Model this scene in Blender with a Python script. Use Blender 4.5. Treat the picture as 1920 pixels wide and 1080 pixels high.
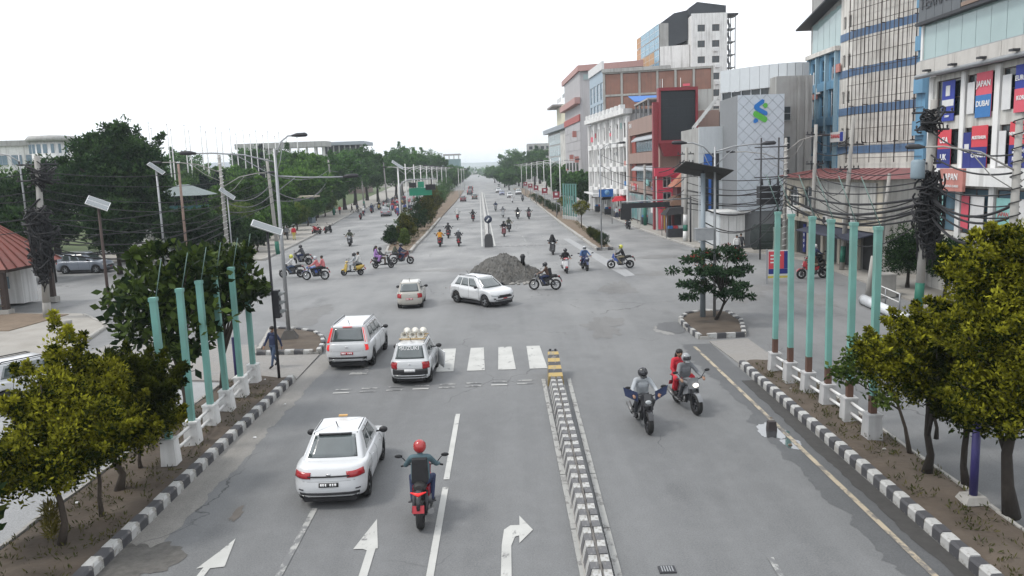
# A wide city junction seen from a footbridge: near carriageway with striped kerbs, far carriageway to hazy hills.
import bpy, bmesh, math, random
import numpy as np
from mathutils import Vector, Matrix

for _o in list(bpy.data.objects):
    bpy.data.objects.remove(_o)
SC = bpy.context.scene
COL = SC.collection
R = math.radians
PI = math.pi

# ---------------------------------------------------------------- camera
cam_d = bpy.data.cameras.new('camera')
cam = bpy.data.objects.new('camera', cam_d)
COL.objects.link(cam)
cam_d.sensor_width = 36.0
cam_d.lens = 36.0 * 1486.0 / 1920.0
cam_d.clip_start = 0.1
cam_d.clip_end = 20000
_r = Vector((0.99937941, 0.03472209, -0.00592991))
cam.matrix_world = Matrix(((0.99937941, 0.03472209, 0.00592991, 0.0),
                           (0.00066536, 0.14970680, -0.98873021, 0.0),
                           (-0.03521853, 0.98812057, 0.14959079, 7.8),
                           (0, 0, 0, 1)))
SC.camera = cam

# ---------------------------------------------------------------- sky, sun, exposure
SUN_EL, SUN_AZ = R(56), R(-98)      # azimuth from +Y towards +X
world = bpy.data.worlds.new('World')
SC.world = world
world.use_nodes = True
nt = world.node_tree
nt.nodes.clear()
def wn(t, **k):
    n = nt.nodes.new(t)
    for a, b in k.items():
        setattr(n, a, b)
    return n
sky = wn('ShaderNodeTexSky', sky_type='NISHITA')
sky.sun_disc = False
sky.sun_elevation = SUN_EL
sky.sun_rotation = SUN_AZ
sky.air_density = 1.0
sky.dust_density = 3.0
tc = wn('ShaderNodeTexCoord')
mp = wn('ShaderNodeMapping')
mp.inputs['Scale'].default_value = (1.0, 1.0, 3.2)
nz = wn('ShaderNodeTexNoise')
nz.inputs['Scale'].default_value = 2.1
nz.inputs['Detail'].default_value = 6
nz.inputs['Roughness'].default_value = 0.55
rp = wn('ShaderNodeValToRGB')
rp.color_ramp.elements[0].position = 0.36
rp.color_ramp.elements[0].color = (0.70, 0.70, 0.70, 1)
rp.color_ramp.elements[1].position = 0.56
rp.color_ramp.elements[1].color = (0.97, 0.97, 0.97, 1)
mx = wn('ShaderNodeMix', data_type='RGBA')
mx.inputs['B'].default_value = (11.6, 12.0, 12.5, 1)
bg = wn('ShaderNodeBackground')
bg.inputs['Strength'].default_value = 0.10
wo = wn('ShaderNodeOutputWorld')
nt.links.new(tc.outputs['Generated'], mp.inputs['Vector'])
nt.links.new(mp.outputs['Vector'], nz.inputs['Vector'])
nt.links.new(nz.outputs['Fac'], rp.inputs['Fac'])
nt.links.new(rp.outputs['Color'], mx.inputs['Factor'])
nt.links.new(sky.outputs['Color'], mx.inputs['A'])
nt.links.new(mx.outputs['Result'], bg.inputs['Color'])
nt.links.new(bg.outputs['Background'], wo.inputs['Surface'])

sun_d = bpy.data.lights.new('sun', 'SUN')
sun_d.energy = 1.5
sun_d.angle = R(12)
sun_d.color = (1.0, 0.96, 0.9)
sun = bpy.data.objects.new('sun', sun_d)
COL.objects.link(sun)
_d = Vector((math.sin(SUN_AZ) * math.cos(SUN_EL), math.cos(SUN_AZ) * math.cos(SUN_EL), math.sin(SUN_EL)))
sun.rotation_euler = (-_d).to_track_quat('-Z', 'Y').to_euler()

vs = SC.view_settings
vs.view_transform = 'Standard'
vs.look = 'None'
vs.exposure = 0.36
vs.gamma = 1.0
vs.use_curve_mapping = False
SC.render.engine = 'CYCLES'
SC.cycles.max_bounces = 5
SC.cycles.diffuse_bounces = 2
SC.cycles.glossy_bounces = 2
SC.cycles.transparent_max_bounces = 6
SC.cycles.volume_bounces = 1
SC.cycles.use_denoising = True

# ---------------------------------------------------------------- helpers: naming
def tag(o, label=None, cat=None, group=None, kind=None):
    if label: o['label'] = label
    if cat: o['category'] = cat
    if group: o['group'] = group
    if kind: o['kind'] = kind
    return o
def thing(name, label, cat, loc=(0, 0, 0), rz=0.0, group=None):
    o = bpy.data.objects.new(name, None)
    COL.objects.link(o)
    o.empty_display_size = 0.2
    o.location = loc
    o.rotation_euler = (0, 0, rz)
    return tag(o, label, cat, group)
def copy_tree(o, parent=None):
    c = o.copy()
    COL.objects.link(c)
    if parent is not None:
        c.parent = parent
    for ch in list(o.children):
        copy_tree(ch, c)
    return c
def link(name, me, parent=None, loc=None, rz=None):
    o = bpy.data.objects.new(name, me)
    COL.objects.link(o)
    if parent is not None: o.parent = parent
    if loc is not None: o.location = loc
    if rz is not None: o.rotation_euler = (0, 0, rz)
    return o

# ---------------------------------------------------------------- helpers: meshes
class MB:
    """collects faces; build() links them as one mesh object"""
    def __init__(s):
        s.v, s.f, s.m, s.sm = [], [], [], []
    def add(s, vs_, fs, mi=0, smooth=False):
        b = len(s.v)
        s.v.extend([tuple(map(float, p)) for p in vs_])
        for q in fs:
            s.f.append(tuple(b + i for i in q)); s.m.append(mi); s.sm.append(smooth)
        return s
    def box(s, x0, x1, y0, y1, z0, z1, mi=0):
        return s.add([(x0, y0, z0), (x1, y0, z0), (x1, y1, z0), (x0, y1, z0), (x0, y0, z1), (x1, y0, z1), (x1, y1, z1), (x0, y1, z1)],
                     [(3, 2, 1, 0), (4, 5, 6, 7), (0, 1, 5, 4), (1, 2, 6, 5), (2, 3, 7, 6), (3, 0, 4, 7)], mi)
    def hexa(s, b4, t4, mi=0):
        return s.add(list(b4) + list(t4), [(3, 2, 1, 0), (4, 5, 6, 7), (0, 1, 5, 4), (1, 2, 6, 5), (2, 3, 7, 6), (3, 0, 4, 7)], mi)
    def prism(s, poly, z0, z1, mi=0):
        n = len(poly)
        vv = [(p[0], p[1], z0) for p in poly] + [(p[0], p[1], z1) for p in poly]
        ff = [tuple(range(n - 1, -1, -1)), tuple(range(n, 2 * n))] + [(i, (i + 1) % n, n + (i + 1) % n, n + i) for i in range(n)]
        return s.add(vv, ff, mi)
    def tube(s, pts, rad, n=8, mi=0, smooth=True, cap=True):
        P = [Vector(p) for p in pts]
        m = len(P)
        if not hasattr(rad, '__len__'): rad = [rad] * m
        vv, ff = [], []
        t0 = (P[1] - P[0]).normalized()
        a = Vector((0, 0, 1)) if abs(t0.z) < 0.9 else Vector((1, 0, 0))
        u = t0.cross(a).normalized()
        for i in range(m):
            t = (P[min(i + 1, m - 1)] - P[max(i - 1, 0)])
            if t.length < 1e-9: t = t0
            t = t.normalized()
            u = (u - t * u.dot(t))
            if u.length < 1e-6: u = t.orthogonal()
            u.normalize()
            w = t.cross(u)
            for k in range(n):
                an = 2 * PI * k / n
                vv.append(P[i] + (u * math.cos(an) + w * math.sin(an)) * rad[i])
        for i in range(m - 1):
            for k in range(n):
                k2 = (k + 1) % n
                ff.append((i * n + k, i * n + k2, (i + 1) * n + k2, (i + 1) * n + k))
        s.add(vv, ff, mi, smooth)
        if cap:
            s.f.append(tuple(len(s.v) - m * n + k for k in range(n - 1, -1, -1))); s.m.append(mi); s.sm.append(False)
            s.f.append(tuple(len(s.v) - n + k for k in range(n))); s.m.append(mi); s.sm.append(False)
        return s
    def lathe(s, prof, n=16, c=(0, 0, 0), axis='z', mi=0, smooth=True):
        vv, ff = [], []
        m = len(prof)
        for (r, h) in prof:
            for k in range(n):
                a = 2 * PI * k / n
                x, y = r * math.cos(a), r * math.sin(a)
                p = (x, y, h) if axis == 'z' else ((x, h, y) if axis == 'y' else (h, x, y))
                vv.append((p[0] + c[0], p[1] + c[1], p[2] + c[2]))
        for i in range(m - 1):
            for k in range(n):
                k2 = (k + 1) % n
                ff.append((i * n + k, i * n + k2, (i + 1) * n + k2, (i + 1) * n + k))
        return s.add(vv, ff, mi, smooth)
    def ball(s, c, r, nu=10, nv=7, mi=0):
        if not hasattr(r, '__len__'): r = (r, r, r)
        vv, ff = [], []
        for j in range(nv + 1):
            th = PI * j / nv
            for i in range(nu):
                ph = 2 * PI * i / nu
                vv.append((c[0] + r[0] * math.sin(th) * math.cos(ph), c[1] + r[1] * math.sin(th) * math.sin(ph), c[2] + r[2] * math.cos(th)))
        for j in range(nv):
            for i in range(nu):
                i2 = (i + 1) % nu
                ff.append((j * nu + i, (j + 1) * nu + i, (j + 1) * nu + i2, j * nu + i2))
        return s.add(vv, ff, mi, True)
    def mesh(s, name, mats):
        me = bpy.data.meshes.new(name)
        me.from_pydata(s.v, [], s.f)
        if not isinstance(mats, (list, tuple)): mats = [mats]
        for m_ in mats: me.materials.append(m_)
        me.polygons.foreach_set('material_index', s.m)
        me.polygons.foreach_set('use_smooth', s.sm)
        bm = bmesh.new(); bm.from_mesh(me)
        bmesh.ops.recalc_face_normals(bm, faces=bm.faces)
        bm.to_mesh(me); bm.free()
        return me
    def build(s, name, mats, parent=None, loc=None, rz=None):
        return link(name, s.mesh(name, mats), parent, loc, rz)

def sheet(name, poly, z, m, sub=0):
    mb = MB()
    mb.add([(p[0], p[1], z) for p in poly], [tuple(range(len(poly)))])
    return mb.build(name, m)
def text_mesh(txt, size, m, depth=0.006, align='CENTER', bold=0.0):
    cu = bpy.data.curves.new('lettering', 'FONT')
    cu.body = txt; cu.size = size; cu.align_x = align; cu.align_y = 'CENTER'
    cu.extrude = depth; cu.offset = bold; cu.resolution_u = 2
    o = bpy.data.objects.new('lettering', cu)
    COL.objects.link(o)
    dg = bpy.context.evaluated_depsgraph_get()
    me = bpy.data.meshes.new_from_object(o.evaluated_get(dg))
    bpy.data.objects.remove(o); bpy.data.curves.remove(cu)
    me.materials.clear(); me.materials.append(m)
    return me

# ---------------------------------------------------------------- helpers: materials
MATS = {}
def pm(name, col, rough=0.6, metal=0.0, var=0.12, sc=3.0, bump=0.0, bsc=40.0, spec=0.4, streak=0.0, coat=0.0, dirt=0.0, emit=None, estr=1.0):
    """plain procedural surface: base colour broken up by noise, optional rain streaks, dirt blotches and fine relief"""
    if name in MATS: return MATS[name]
    m = bpy.data.materials.new(name); MATS[name] = m
    m.use_nodes = True
    t = m.node_tree; t.nodes.clear()
    N = t.nodes.new; K = t.links.new
    out = N('ShaderNodeOutputMaterial'); b = N('ShaderNodeBsdfPrincipled')
    K(b.outputs[0], out.inputs[0])
    b.inputs['Roughness'].default_value = rough
    b.inputs['Metallic'].default_value = metal
    b.inputs['Specular IOR Level'].default_value = spec
    b.inputs['Coat Weight'].default_value = coat
    b.inputs['Coat Roughness'].default_value = 0.08
    tcn = N('ShaderNodeTexCoord')
    no = N('ShaderNodeTexNoise'); no.inputs['Scale'].default_value = sc; no.inputs['Detail'].default_value = 5
    K(tcn.outputs['Object'], no.inputs['Vector'])
    mix = N('ShaderNodeMix'); mix.data_type = 'RGBA'
    mix.inputs['A'].default_value = tuple(max(0, c * (1 - var)) for c in col) + (1,)
    mix.inputs['B'].default_value = tuple(min(1, c * (1 + var)) for c in col) + (1,)
    K(no.outputs['Fac'], mix.inputs['Factor'])
    last = mix.outputs['Result']
    def overlay(vec_scale, nscale, lo, hi, amt, c2):
        nonlocal last
        mpn = N('ShaderNodeMapping'); mpn.inputs['Scale'].default_value = vec_scale
        K(tcn.outputs['Object'], mpn.inputs['Vector'])
        n2 = N('ShaderNodeTexNoise'); n2.inputs['Scale'].default_value = nscale; n2.inputs['Detail'].default_value = 6
        K(mpn.outputs['Vector'], n2.inputs['Vector'])
        r2 = N('ShaderNodeMapRange'); r2.inputs['From Min'].default_value = lo; r2.inputs['From Max'].default_value = hi
        r2.inputs['To Max'].default_value = amt
        K(n2.outputs['Fac'], r2.inputs['Value'])
        m2 = N('ShaderNodeMix'); m2.data_type = 'RGBA'
        m2.inputs['B'].default_value = c2 + (1,)
        K(r2.outputs['Result'], m2.inputs['Factor']); K(last, m2.inputs['A'])
        last = m2.outputs['Result']
    if streak: overlay((3.0, 3.0, 0.18), 1.0, 0.48, 0.75, streak, (0.10, 0.09, 0.075))
    if dirt: overlay((1, 1, 1), 0.7, 0.45, 0.75, dirt, (0.13, 0.11, 0.09))
    K(last, b.inputs['Base Color'])
    if bump:
        n3 = N('ShaderNodeTexNoise'); n3.inputs['Scale'].default_value = bsc; n3.inputs['Detail'].default_value = 4
        K(tcn.outputs['Object'], n3.inputs['Vector'])
        bp = N('ShaderNodeBump'); bp.inputs['Strength'].default_value = bump; bp.inputs['Distance'].default_value = 0.02
        K(n3.outputs['Fac'], bp.inputs['Height']); K(bp.outputs['Normal'], b.inputs['Normal'])
    if emit:
        b.inputs['Emission Color'].default_value = tuple(emit) + (1,)
        b.inputs['Emission Strength'].default_value = estr
    return m
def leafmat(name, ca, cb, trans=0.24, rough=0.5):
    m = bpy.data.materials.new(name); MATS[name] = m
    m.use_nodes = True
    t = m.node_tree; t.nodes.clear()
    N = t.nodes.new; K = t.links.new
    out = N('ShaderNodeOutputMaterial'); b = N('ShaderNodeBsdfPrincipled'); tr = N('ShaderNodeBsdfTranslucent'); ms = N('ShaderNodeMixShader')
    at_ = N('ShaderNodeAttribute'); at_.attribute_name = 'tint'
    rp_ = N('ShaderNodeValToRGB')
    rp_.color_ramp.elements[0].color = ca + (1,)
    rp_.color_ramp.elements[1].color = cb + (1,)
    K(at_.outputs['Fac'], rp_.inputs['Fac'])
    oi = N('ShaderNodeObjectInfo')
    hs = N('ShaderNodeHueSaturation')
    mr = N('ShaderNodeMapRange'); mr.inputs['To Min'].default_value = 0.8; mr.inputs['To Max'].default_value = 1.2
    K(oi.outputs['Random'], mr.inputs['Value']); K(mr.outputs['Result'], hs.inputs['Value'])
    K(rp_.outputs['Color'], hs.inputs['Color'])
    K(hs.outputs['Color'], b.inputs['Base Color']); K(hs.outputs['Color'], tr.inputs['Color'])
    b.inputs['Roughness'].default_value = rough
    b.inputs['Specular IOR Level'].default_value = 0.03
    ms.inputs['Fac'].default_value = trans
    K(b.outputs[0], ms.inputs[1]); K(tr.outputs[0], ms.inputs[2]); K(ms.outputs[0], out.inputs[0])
    return m

white_wall = pm('white_wall', (0.72, 0.72, 0.71), 0.8, var=0.08, sc=0.6, streak=0.42, dirt=0.2)
grey_wall = pm('grey_wall', (0.36, 0.36, 0.35), 0.85, var=0.15, sc=0.5, streak=0.5, dirt=0.3)
concrete = pm('concrete', (0.33, 0.32, 0.30), 0.9, var=0.22, sc=1.5, bump=0.25, bsc=25, streak=0.4)
steel = pm('galvanised_steel', (0.32, 0.33, 0.34), 0.5, 0.6, var=0.2, sc=4)
dark_steel = pm('dark_steel', (0.045, 0.045, 0.05), 0.55, 0.3, var=0.3, sc=5)
black_plastic = pm('black_plastic', (0.018, 0.018, 0.02), 0.45, var=0.3)
rubber = pm('rubber', (0.02, 0.02, 0.02), 0.85, var=0.35, sc=12)
rusty = pm('rusty_steel', (0.10, 0.055, 0.04), 0.8, 0.1, var=0.45, sc=6)
turquoise = pm('turquoise_paint', (0.155, 0.345, 0.305), 0.5, var=0.18, sc=2, streak=0.6, dirt=0.35)
white_paint = pm('white_paint', (0.66, 0.66, 0.65), 0.55, var=0.1, sc=3, streak=0.3, dirt=0.2)
glass_dark = pm('dark_glass', (0.03, 0.04, 0.045), 0.08, var=0.3, sc=0.8, spec=0.6)
glass_blue = pm('blue_glass', (0.10, 0.17, 0.22), 0.10, var=0.3, sc=0.8, spec=0.7)
glass_pale = pm('pale_glass', (0.30, 0.40, 0.40), 0.08, var=0.15, sc=0.4, spec=0.7)

# ================================================================ ground, roads, kerbs, markings
def asphalt(name, ca, cb, dust=0.5, crack=0.8, rough=0.72):
    m = bpy.data.materials.new(name); MATS[name] = m
    m.use_nodes = True
    t = m.node_tree; t.nodes.clear()
    N = t.nodes.new; K = t.links.new
    out = N('ShaderNodeOutputMaterial'); b = N('ShaderNodeBsdfPrincipled'); K(b.outputs[0], out.inputs[0])
    tcn = N('ShaderNodeTexCoord')
    def noise(sc, det=5, vs_=(1, 1, 1), rg=0.55):
        mpn = N('ShaderNodeMapping'); mpn.inputs['Scale'].default_value = vs_
        K(tcn.outputs['Object'], mpn.inputs['Vector'])
        n = N('ShaderNodeTexNoise'); n.inputs['Scale'].default_value = sc; n.inputs['Detail'].default_value = det; n.inputs['Roughness'].default_value = rg
        K(mpn.outputs['Vector'], n.inputs['Vector'])
        return n.outputs['Fac']
    def ramp(v, lo, hi, a=0.0, c=1.0):
        r = N('ShaderNodeMapRange'); r.inputs['From Min'].default_value = lo; r.inputs['From Max'].default_value = hi
        r.inputs['To Min'].default_value = a; r.inputs['To Max'].default_value = c
        K(v, r.inputs['Value']); return r.outputs['Result']
    def mixc(f, a, c):
        x = N('ShaderNodeMix'); x.data_type = 'RGBA'
        K(f, x.inputs['Factor'])
        for s_, v in (('A', a), ('B', c)):
            if isinstance(v, tuple): x.inputs[s_].default_value = v + (1,)
            else: K(v, x.inputs[s_])
        return x.outputs['Result']
    def mul(a, c):
        x = N('ShaderNodeMath'); x.operation = 'MULTIPLY'
        for i, v in enumerate((a, c)):
            if isinstance(v, float): x.inputs[i].default_value = v
            else: K(v, x.inputs[i])
        return x.outputs[0]
    col = mixc(ramp(noise(0.09, 6), 0.3, 0.7), ca, cb)
    # wheel-track streaks along the carriageway, dust drifts, dark oil and repair blotches
    col = mixc(mul(ramp(noise(0.9, 4, (1, 0.04, 1)), 0.40, 0.64), 0.6), col, tuple(c * 0.74 for c in ca))
    col = mixc(mul(ramp(noise(1.7, 7, (1, .8, 1), .65), 0.45, 0.72), 0.35), col, tuple(c * 1.28 for c in cb))
    col = mixc(mul(ramp(noise(5.0, 6, (1, .7, 1), .7), 0.5, 0.75), 0.3), col, tuple(c * 0.7 for c in ca))
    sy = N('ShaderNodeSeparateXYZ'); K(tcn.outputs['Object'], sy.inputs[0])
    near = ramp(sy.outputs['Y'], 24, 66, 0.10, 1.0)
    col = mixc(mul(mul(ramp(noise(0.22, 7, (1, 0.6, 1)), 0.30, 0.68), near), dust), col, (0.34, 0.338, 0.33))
    col = mixc(mul(ramp(noise(0.35, 6, (1, 0.5, 1)), 0.60, 0.74), 0.6), col, tuple(c * 0.58 for c in ca))
    col = mixc(ramp(noise(26, 3), 0.3, 0.7, 0.0, 0.42), col, tuple(c * 1.5 for c in cb))
    col = mixc(ramp(noise(40, 2), 0.52, 0.72, 0.0, 0.5), col, tuple(c * 0.5 for c in ca))
    # cracks
    vmp = N('ShaderNodeMapping'); vmp.inputs['Scale'].default_value = (1, 0.55, 1)
    wv = N('ShaderNodeTexNoise'); wv.inputs['Scale'].default_value = 0.8; wv.inputs['Detail'].default_value = 5
    K(tcn.outputs['Object'], wv.inputs['Vector'])
    va = N('ShaderNodeMixRGB'); va.blend_type = 'ADD'; va.inputs[0].default_value = 2.2
    K(tcn.outputs['Object'], va.inputs[1]); K(wv.outputs['Color'], va.inputs[2])
    K(va.outputs[0], vmp.inputs['Vector'])
    vo = N('ShaderNodeTexVoronoi'); vo.feature = 'DISTANCE_TO_EDGE'; vo.inputs['Scale'].default_value = 0.19
    K(vmp.outputs['Vector'], vo.inputs['Vector'])
    cr = ramp(vo.outputs['Distance'], 0.0, 0.0045, 1.0, 0.0)
    msk = ramp(noise(0.13, 3), 0.5, 0.6)
    col = mixc(mul(mul(cr, msk), crack), col, (0.03, 0.03, 0.03))
    K(col, b.inputs['Base Color'])
    b.inputs['Roughness'].default_value = rough
    b.inputs['Specular IOR Level'].default_value = 0.35
    bp = N('ShaderNodeBump'); bp.inputs['Strength'].default_value = 0.22; bp.inputs['Distance'].default_value = 0.01
    K(noise(70, 3), bp.inputs['Height']); K(bp.outputs['Normal'], b.inputs['Normal'])
    return m
def worn_paint(name, paint, under, wear=0.5, sc=3.0):
    m = bpy.data.materials.new(name); MATS[name] = m
    m.use_nodes = True
    t = m.node_tree; t.nodes.clear()
    N = t.nodes.new; K = t.links.new
    out = N('ShaderNodeOutputMaterial'); b = N('ShaderNodeBsdfPrincipled'); K(b.outputs[0], out.inputs[0])
    tcn = N('ShaderNodeTexCoord')
    mpn = N('ShaderNodeMapping'); mpn.inputs['Scale'].default_value = (1, 0.6, 1)
    K(tcn.outputs['Object'], mpn.inputs['Vector'])
    n1 = N('ShaderNodeTexNoise'); n1.inputs['Scale'].default_value = sc; n1.inputs['Detail'].default_value = 8; n1.inputs['Roughness'].default_value = 0.7
    K(mpn.outputs['Vector'], n1.inputs['Vector'])
    r1 = N('ShaderNodeMapRange'); r1.inputs['From Min'].default_value = 0.72 - 0.42 * wear; r1.inputs['From Max'].default_value = 0.80 - 0.42 * wear
    K(n1.outputs['Fac'], r1.inputs['Value'])
    n2 = N('ShaderNodeTexNoise'); n2.inputs['Scale'].default_value = 1.3; n2.inputs['Detail'].default_value = 5
    K(tcn.outputs['Object'], n2.inputs['Vector'])
    c1 = N('ShaderNodeMix'); c1.data_type = 'RGBA'
    c1.inputs['A'].default_value = tuple(c * 0.72 for c in paint) + (1,); c1.inputs['B'].default_value = tuple(min(1, c * 1.15) for c in paint) + (1,)
    K(n2.outputs['Fac'], c1.inputs['Factor'])
    c2 = N('ShaderNodeMix'); c2.data_type = 'RGBA'
    c2.inputs['B'].default_value = under + (1,)
    K(r1.outputs['Result'], c2.inputs['Factor']); K(c1.outputs['Result'], c2.inputs['A'])
    K(c2.outputs['Result'], b.inputs['Base Color'])
    b.inputs['Roughness'].default_value = 0.7
    return m
def paver(name, ca, cb, cm, sc=5.0):
    m = bpy.data.materials.new(name); MATS[name] = m
    m.use_nodes = True
    t = m.node_tree; t.nodes.clear()
    N = t.nodes.new; K = t.links.new
    out = N('ShaderNodeOutputMaterial'); b = N('ShaderNodeBsdfPrincipled'); K(b.outputs[0], out.inputs[0])
    tcn = N('ShaderNodeTexCoord')
    br = N('ShaderNodeTexBrick'); br.inputs['Scale'].default_value = sc
    br.inputs['Color1'].default_value = ca + (1,); br.inputs['Color2'].default_value = cb + (1,); br.inputs['Mortar'].default_value = cm + (1,)
    br.inputs['Mortar Size'].default_value = 0.03
    K(tcn.outputs['Object'], br.inputs['Vector'])
    n2 = N('ShaderNodeTexNoise'); n2.inputs['Scale'].default_value = 0.7; n2.inputs['Detail'].default_value = 7
    K(tcn.outputs['Object'], n2.inputs['Vector'])
    r1 = N('ShaderNodeMapRange'); r1.inputs['From Min'].default_value = 0.4; r1.inputs['From Max'].default_value = 0.7; r1.inputs['To Max'].default_value = 0.75
    K(n2.outputs['Fac'], r1.inputs['Value'])
    c2 = N('ShaderNodeMix'); c2.data_type = 'RGBA'; c2.inputs['B'].default_value = (0.24, 0.225, 0.205, 1)
    K(r1.outputs['Result'], c2.inputs['Factor']); K(br.outputs['Color'], c2.inputs['A'])
    K(c2.outputs['Result'], b.inputs['Base Color']); b.inputs['Roughness'].default_value = 0.85
    bp = N('ShaderNodeBump'); bp.inputs['Strength'].default_value = 0.5; bp.inputs['Distance'].default_value = 0.01; bp.invert = True
    K(br.outputs['Fac'], bp.inputs['Height']); K(bp.outputs['Normal'], b.inputs['Normal'])
    return m

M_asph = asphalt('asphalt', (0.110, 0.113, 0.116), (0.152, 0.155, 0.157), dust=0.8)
M_asph_dark = asphalt('newer_asphalt', (0.078, 0.081, 0.084), (0.105, 0.107, 0.11), dust=0.15, crack=0.3, rough=0.6)
M_lane = worn_paint('lane_paint', (0.46, 0.46, 0.44), (0.14, 0.14, 0.14), 0.34)
M_lane_old = worn_paint('old_lane_paint', (0.36, 0.36, 0.345), (0.145, 0.147, 0.15), 0.68)
M_cream = worn_paint('cream_edge_paint', (0.40, 0.34, 0.25), (0.15, 0.14, 0.13), 0.55)
M_kwhite = worn_paint('kerb_white_paint', (0.43, 0.43, 0.42), (0.23, 0.22, 0.20), 0.55, 6)
M_kblack = worn_paint('kerb_black_paint', (0.062, 0.062, 0.068), (0.17, 0.16, 0.15), 0.42, 6)
M_kyel = worn_paint('yellow_paint', (0.40, 0.29, 0.11), (0.25, 0.22, 0.16), 0.45, 5)
M_soil = pm('soil', (0.082, 0.064, 0.049), 0.95, var=0.5, sc=1.6, bump=0.9, bsc=9, dirt=0.35)
M_dry_soil = pm('dry_soil', (0.165, 0.125, 0.09), 0.95, var=0.4, sc=2.5, bump=0.9, bsc=9)
M_pave = paver('pavement_bricks', (0.30, 0.29, 0.28), (0.24, 0.235, 0.225), (0.16, 0.15, 0.14), 4.0)
M_pave_far = pm('dusty_pavement', (0.30, 0.285, 0.26), 0.9, var=0.2, sc=0.6, dirt=0.3, bump=0.3, bsc=8)
M_pale = asphalt('pale_service_road', (0.24, 0.245, 0.25), (0.31, 0.315, 0.32), dust=0.2, crack=0.4)
M_ground = pm('open_ground', (0.13, 0.125, 0.10), 0.95, var=0.4, sc=0.05)
M_wet = pm('wet_asphalt', (0.05, 0.053, 0.057), 0.02, var=0.25, sc=2, spec=1.0, coat=1.0)

def slope(x0, y0, y, k=-0.039):
    return x0 + k * (y - y0)
g_ = tag(sheet('ground', [(-6000, -300), (6000, -300), (6000, 9000), (-6000, 9000)], -0.03, M_ground), kind='structure')
mb = MB()
mb.add([(-70, -30, 0), (24, -30, 0), (24, 80, 0), (-70, 80, 0)], [(0, 1, 2, 3)])
road = tag(mb.build('road', M_asph), kind='structure')
mb = MB()
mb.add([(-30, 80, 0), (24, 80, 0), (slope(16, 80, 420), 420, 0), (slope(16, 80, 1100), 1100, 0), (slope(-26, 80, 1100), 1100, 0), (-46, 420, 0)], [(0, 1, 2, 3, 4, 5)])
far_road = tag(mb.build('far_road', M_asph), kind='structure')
tag(sheet('service_road', [(-20.4, -20), (-11.2, -20), (-11.2, 29.6), (-20.4, 31.5)], 0.005, M_pale), kind='structure')

rng = random.Random(5)
def ragged(x_in, x_out, y0, y1, amp, step=0.16):
    pts = [(x_in, y0), (x_in, y1)]
    y = y1
    w = 0.0
    out = []
    while y > y0:
        w = w * 0.75 + rng.uniform(-amp, amp) * 0.45 + (rng.uniform(-amp, amp) * .5 if rng.random() < .2 else 0)
        out.append((x_out + w, y)); y -= step * rng.uniform(0.5, 1.4)
    out.append((x_out, y0))
    return pts + out
tag(sheet('resurfaced_strip', ragged(8.30, 7.0, -8, 33.5, 0.22), 0.005, M_asph_dark), kind='structure')
tag(sheet('channel_shadow_strip', ragged(8.33, 7.90, -8, 27.5, 0.06), 0.012, pm('channel_dirt_and_shade', (0.052, 0.05, 0.048), 0.9, var=0.4, sc=4, bump=0.6, bsc=14)), kind='structure')  # dark flat strip; the deep shadow along the kerb is painted into its colour
tag(sheet('gutter_strip', ragged(-8.64, -7.85, -8, 34, 0.13), 0.005, asphalt('gutter_dust', (0.16, 0.155, 0.145), (0.23, 0.22, 0.205), dust=0.3)), kind='structure')
def blot(name, c, rx, ry, m, z, n=64, amp=0.25, seed=1):
    rg = random.Random(seed)
    ph = [rg.uniform(0, 6.28) for _ in range(4)]
    poly = []
    for i in range(n):
        a = 2 * PI * i / n
        k = 1 + amp * (math.sin(2 * a + ph[0]) * .5 + math.sin(3 * a + ph[1]) * .35 + math.sin(5 * a + ph[2]) * .3 + math.sin(11 * a + ph[3]) * .18 + rg.uniform(-.3, .3))
        poly.append((c[0] + rx * k * math.cos(a), c[1] + ry * k * math.sin(a)))
    return tag(sheet(name, poly, z, m), kind='structure')
blot('puddle', (7.25, 22.1), 0.36, 0.75, M_wet, 0.010, seed=3)
blot('puddle', (7.45, 21.0), 0.22, 0.5, M_wet, 0.010, seed=8)
blot('dirt_stain', (-8.1, 15.4), 0.8, 0.95, pm('damp_dirt', (0.10, 0.095, 0.088), 0.85, var=0.6, sc=5, bump=1.0, bsc=16), 0.010, seed=4, amp=.28)
blot('dirt_stain', (-6.75, 17.6), 0.11, 0.42, pm('brown_dirt', (0.125, 0.112, 0.10), 0.9, var=0.3), 0.010, seed=9, amp=.35)
blot('asphalt_patch', (7.35, 37.2), 0.75, 1.25, M_asph_dark, 0.010, seed=6, amp=.2)
blot('concrete_patch', (6.85, 36.6), 0.4, 1.1, pm('pale_concrete', (0.25, 0.248, 0.24), 0.85, var=0.2, sc=2, dirt=0.3), 0.007, seed=12, amp=.3)
for i, (x, y, rx, ry) in enumerate([(10.5, 56, 2.0, 1.1), (6.5, 50, .9, 3.0), (13.5, 47, 1.6, 3), (4.2, 38, 1.0, 2.2), (-12, 44, 1.6, 2.4), (-4.5, 62, 3, 1.2), (16.5, 44, 1.2, 2.2), (12, 66, 2.2, 1.0)]):
    blot('asphalt_patch', (x, y), rx, ry, asphalt('patched_asphalt%d' % i, (0.10, 0.10, 0.10), (0.15, 0.148, 0.145), dust=0.55) if i < 2 else MATS['patched_asphalt%d' % (i % 2)], 0.006 + 0.0006 * i, seed=20 + i, amp=.5)
tag(sheet('concrete_apron', [(5.2, 86), (5.9, 86), (7.0, 73), (8.2, 60), (8.4, 55.5), (7.6, 55), (7.1, 60), (6.2, 72)], 0.011, M_pale), kind='structure')

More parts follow.
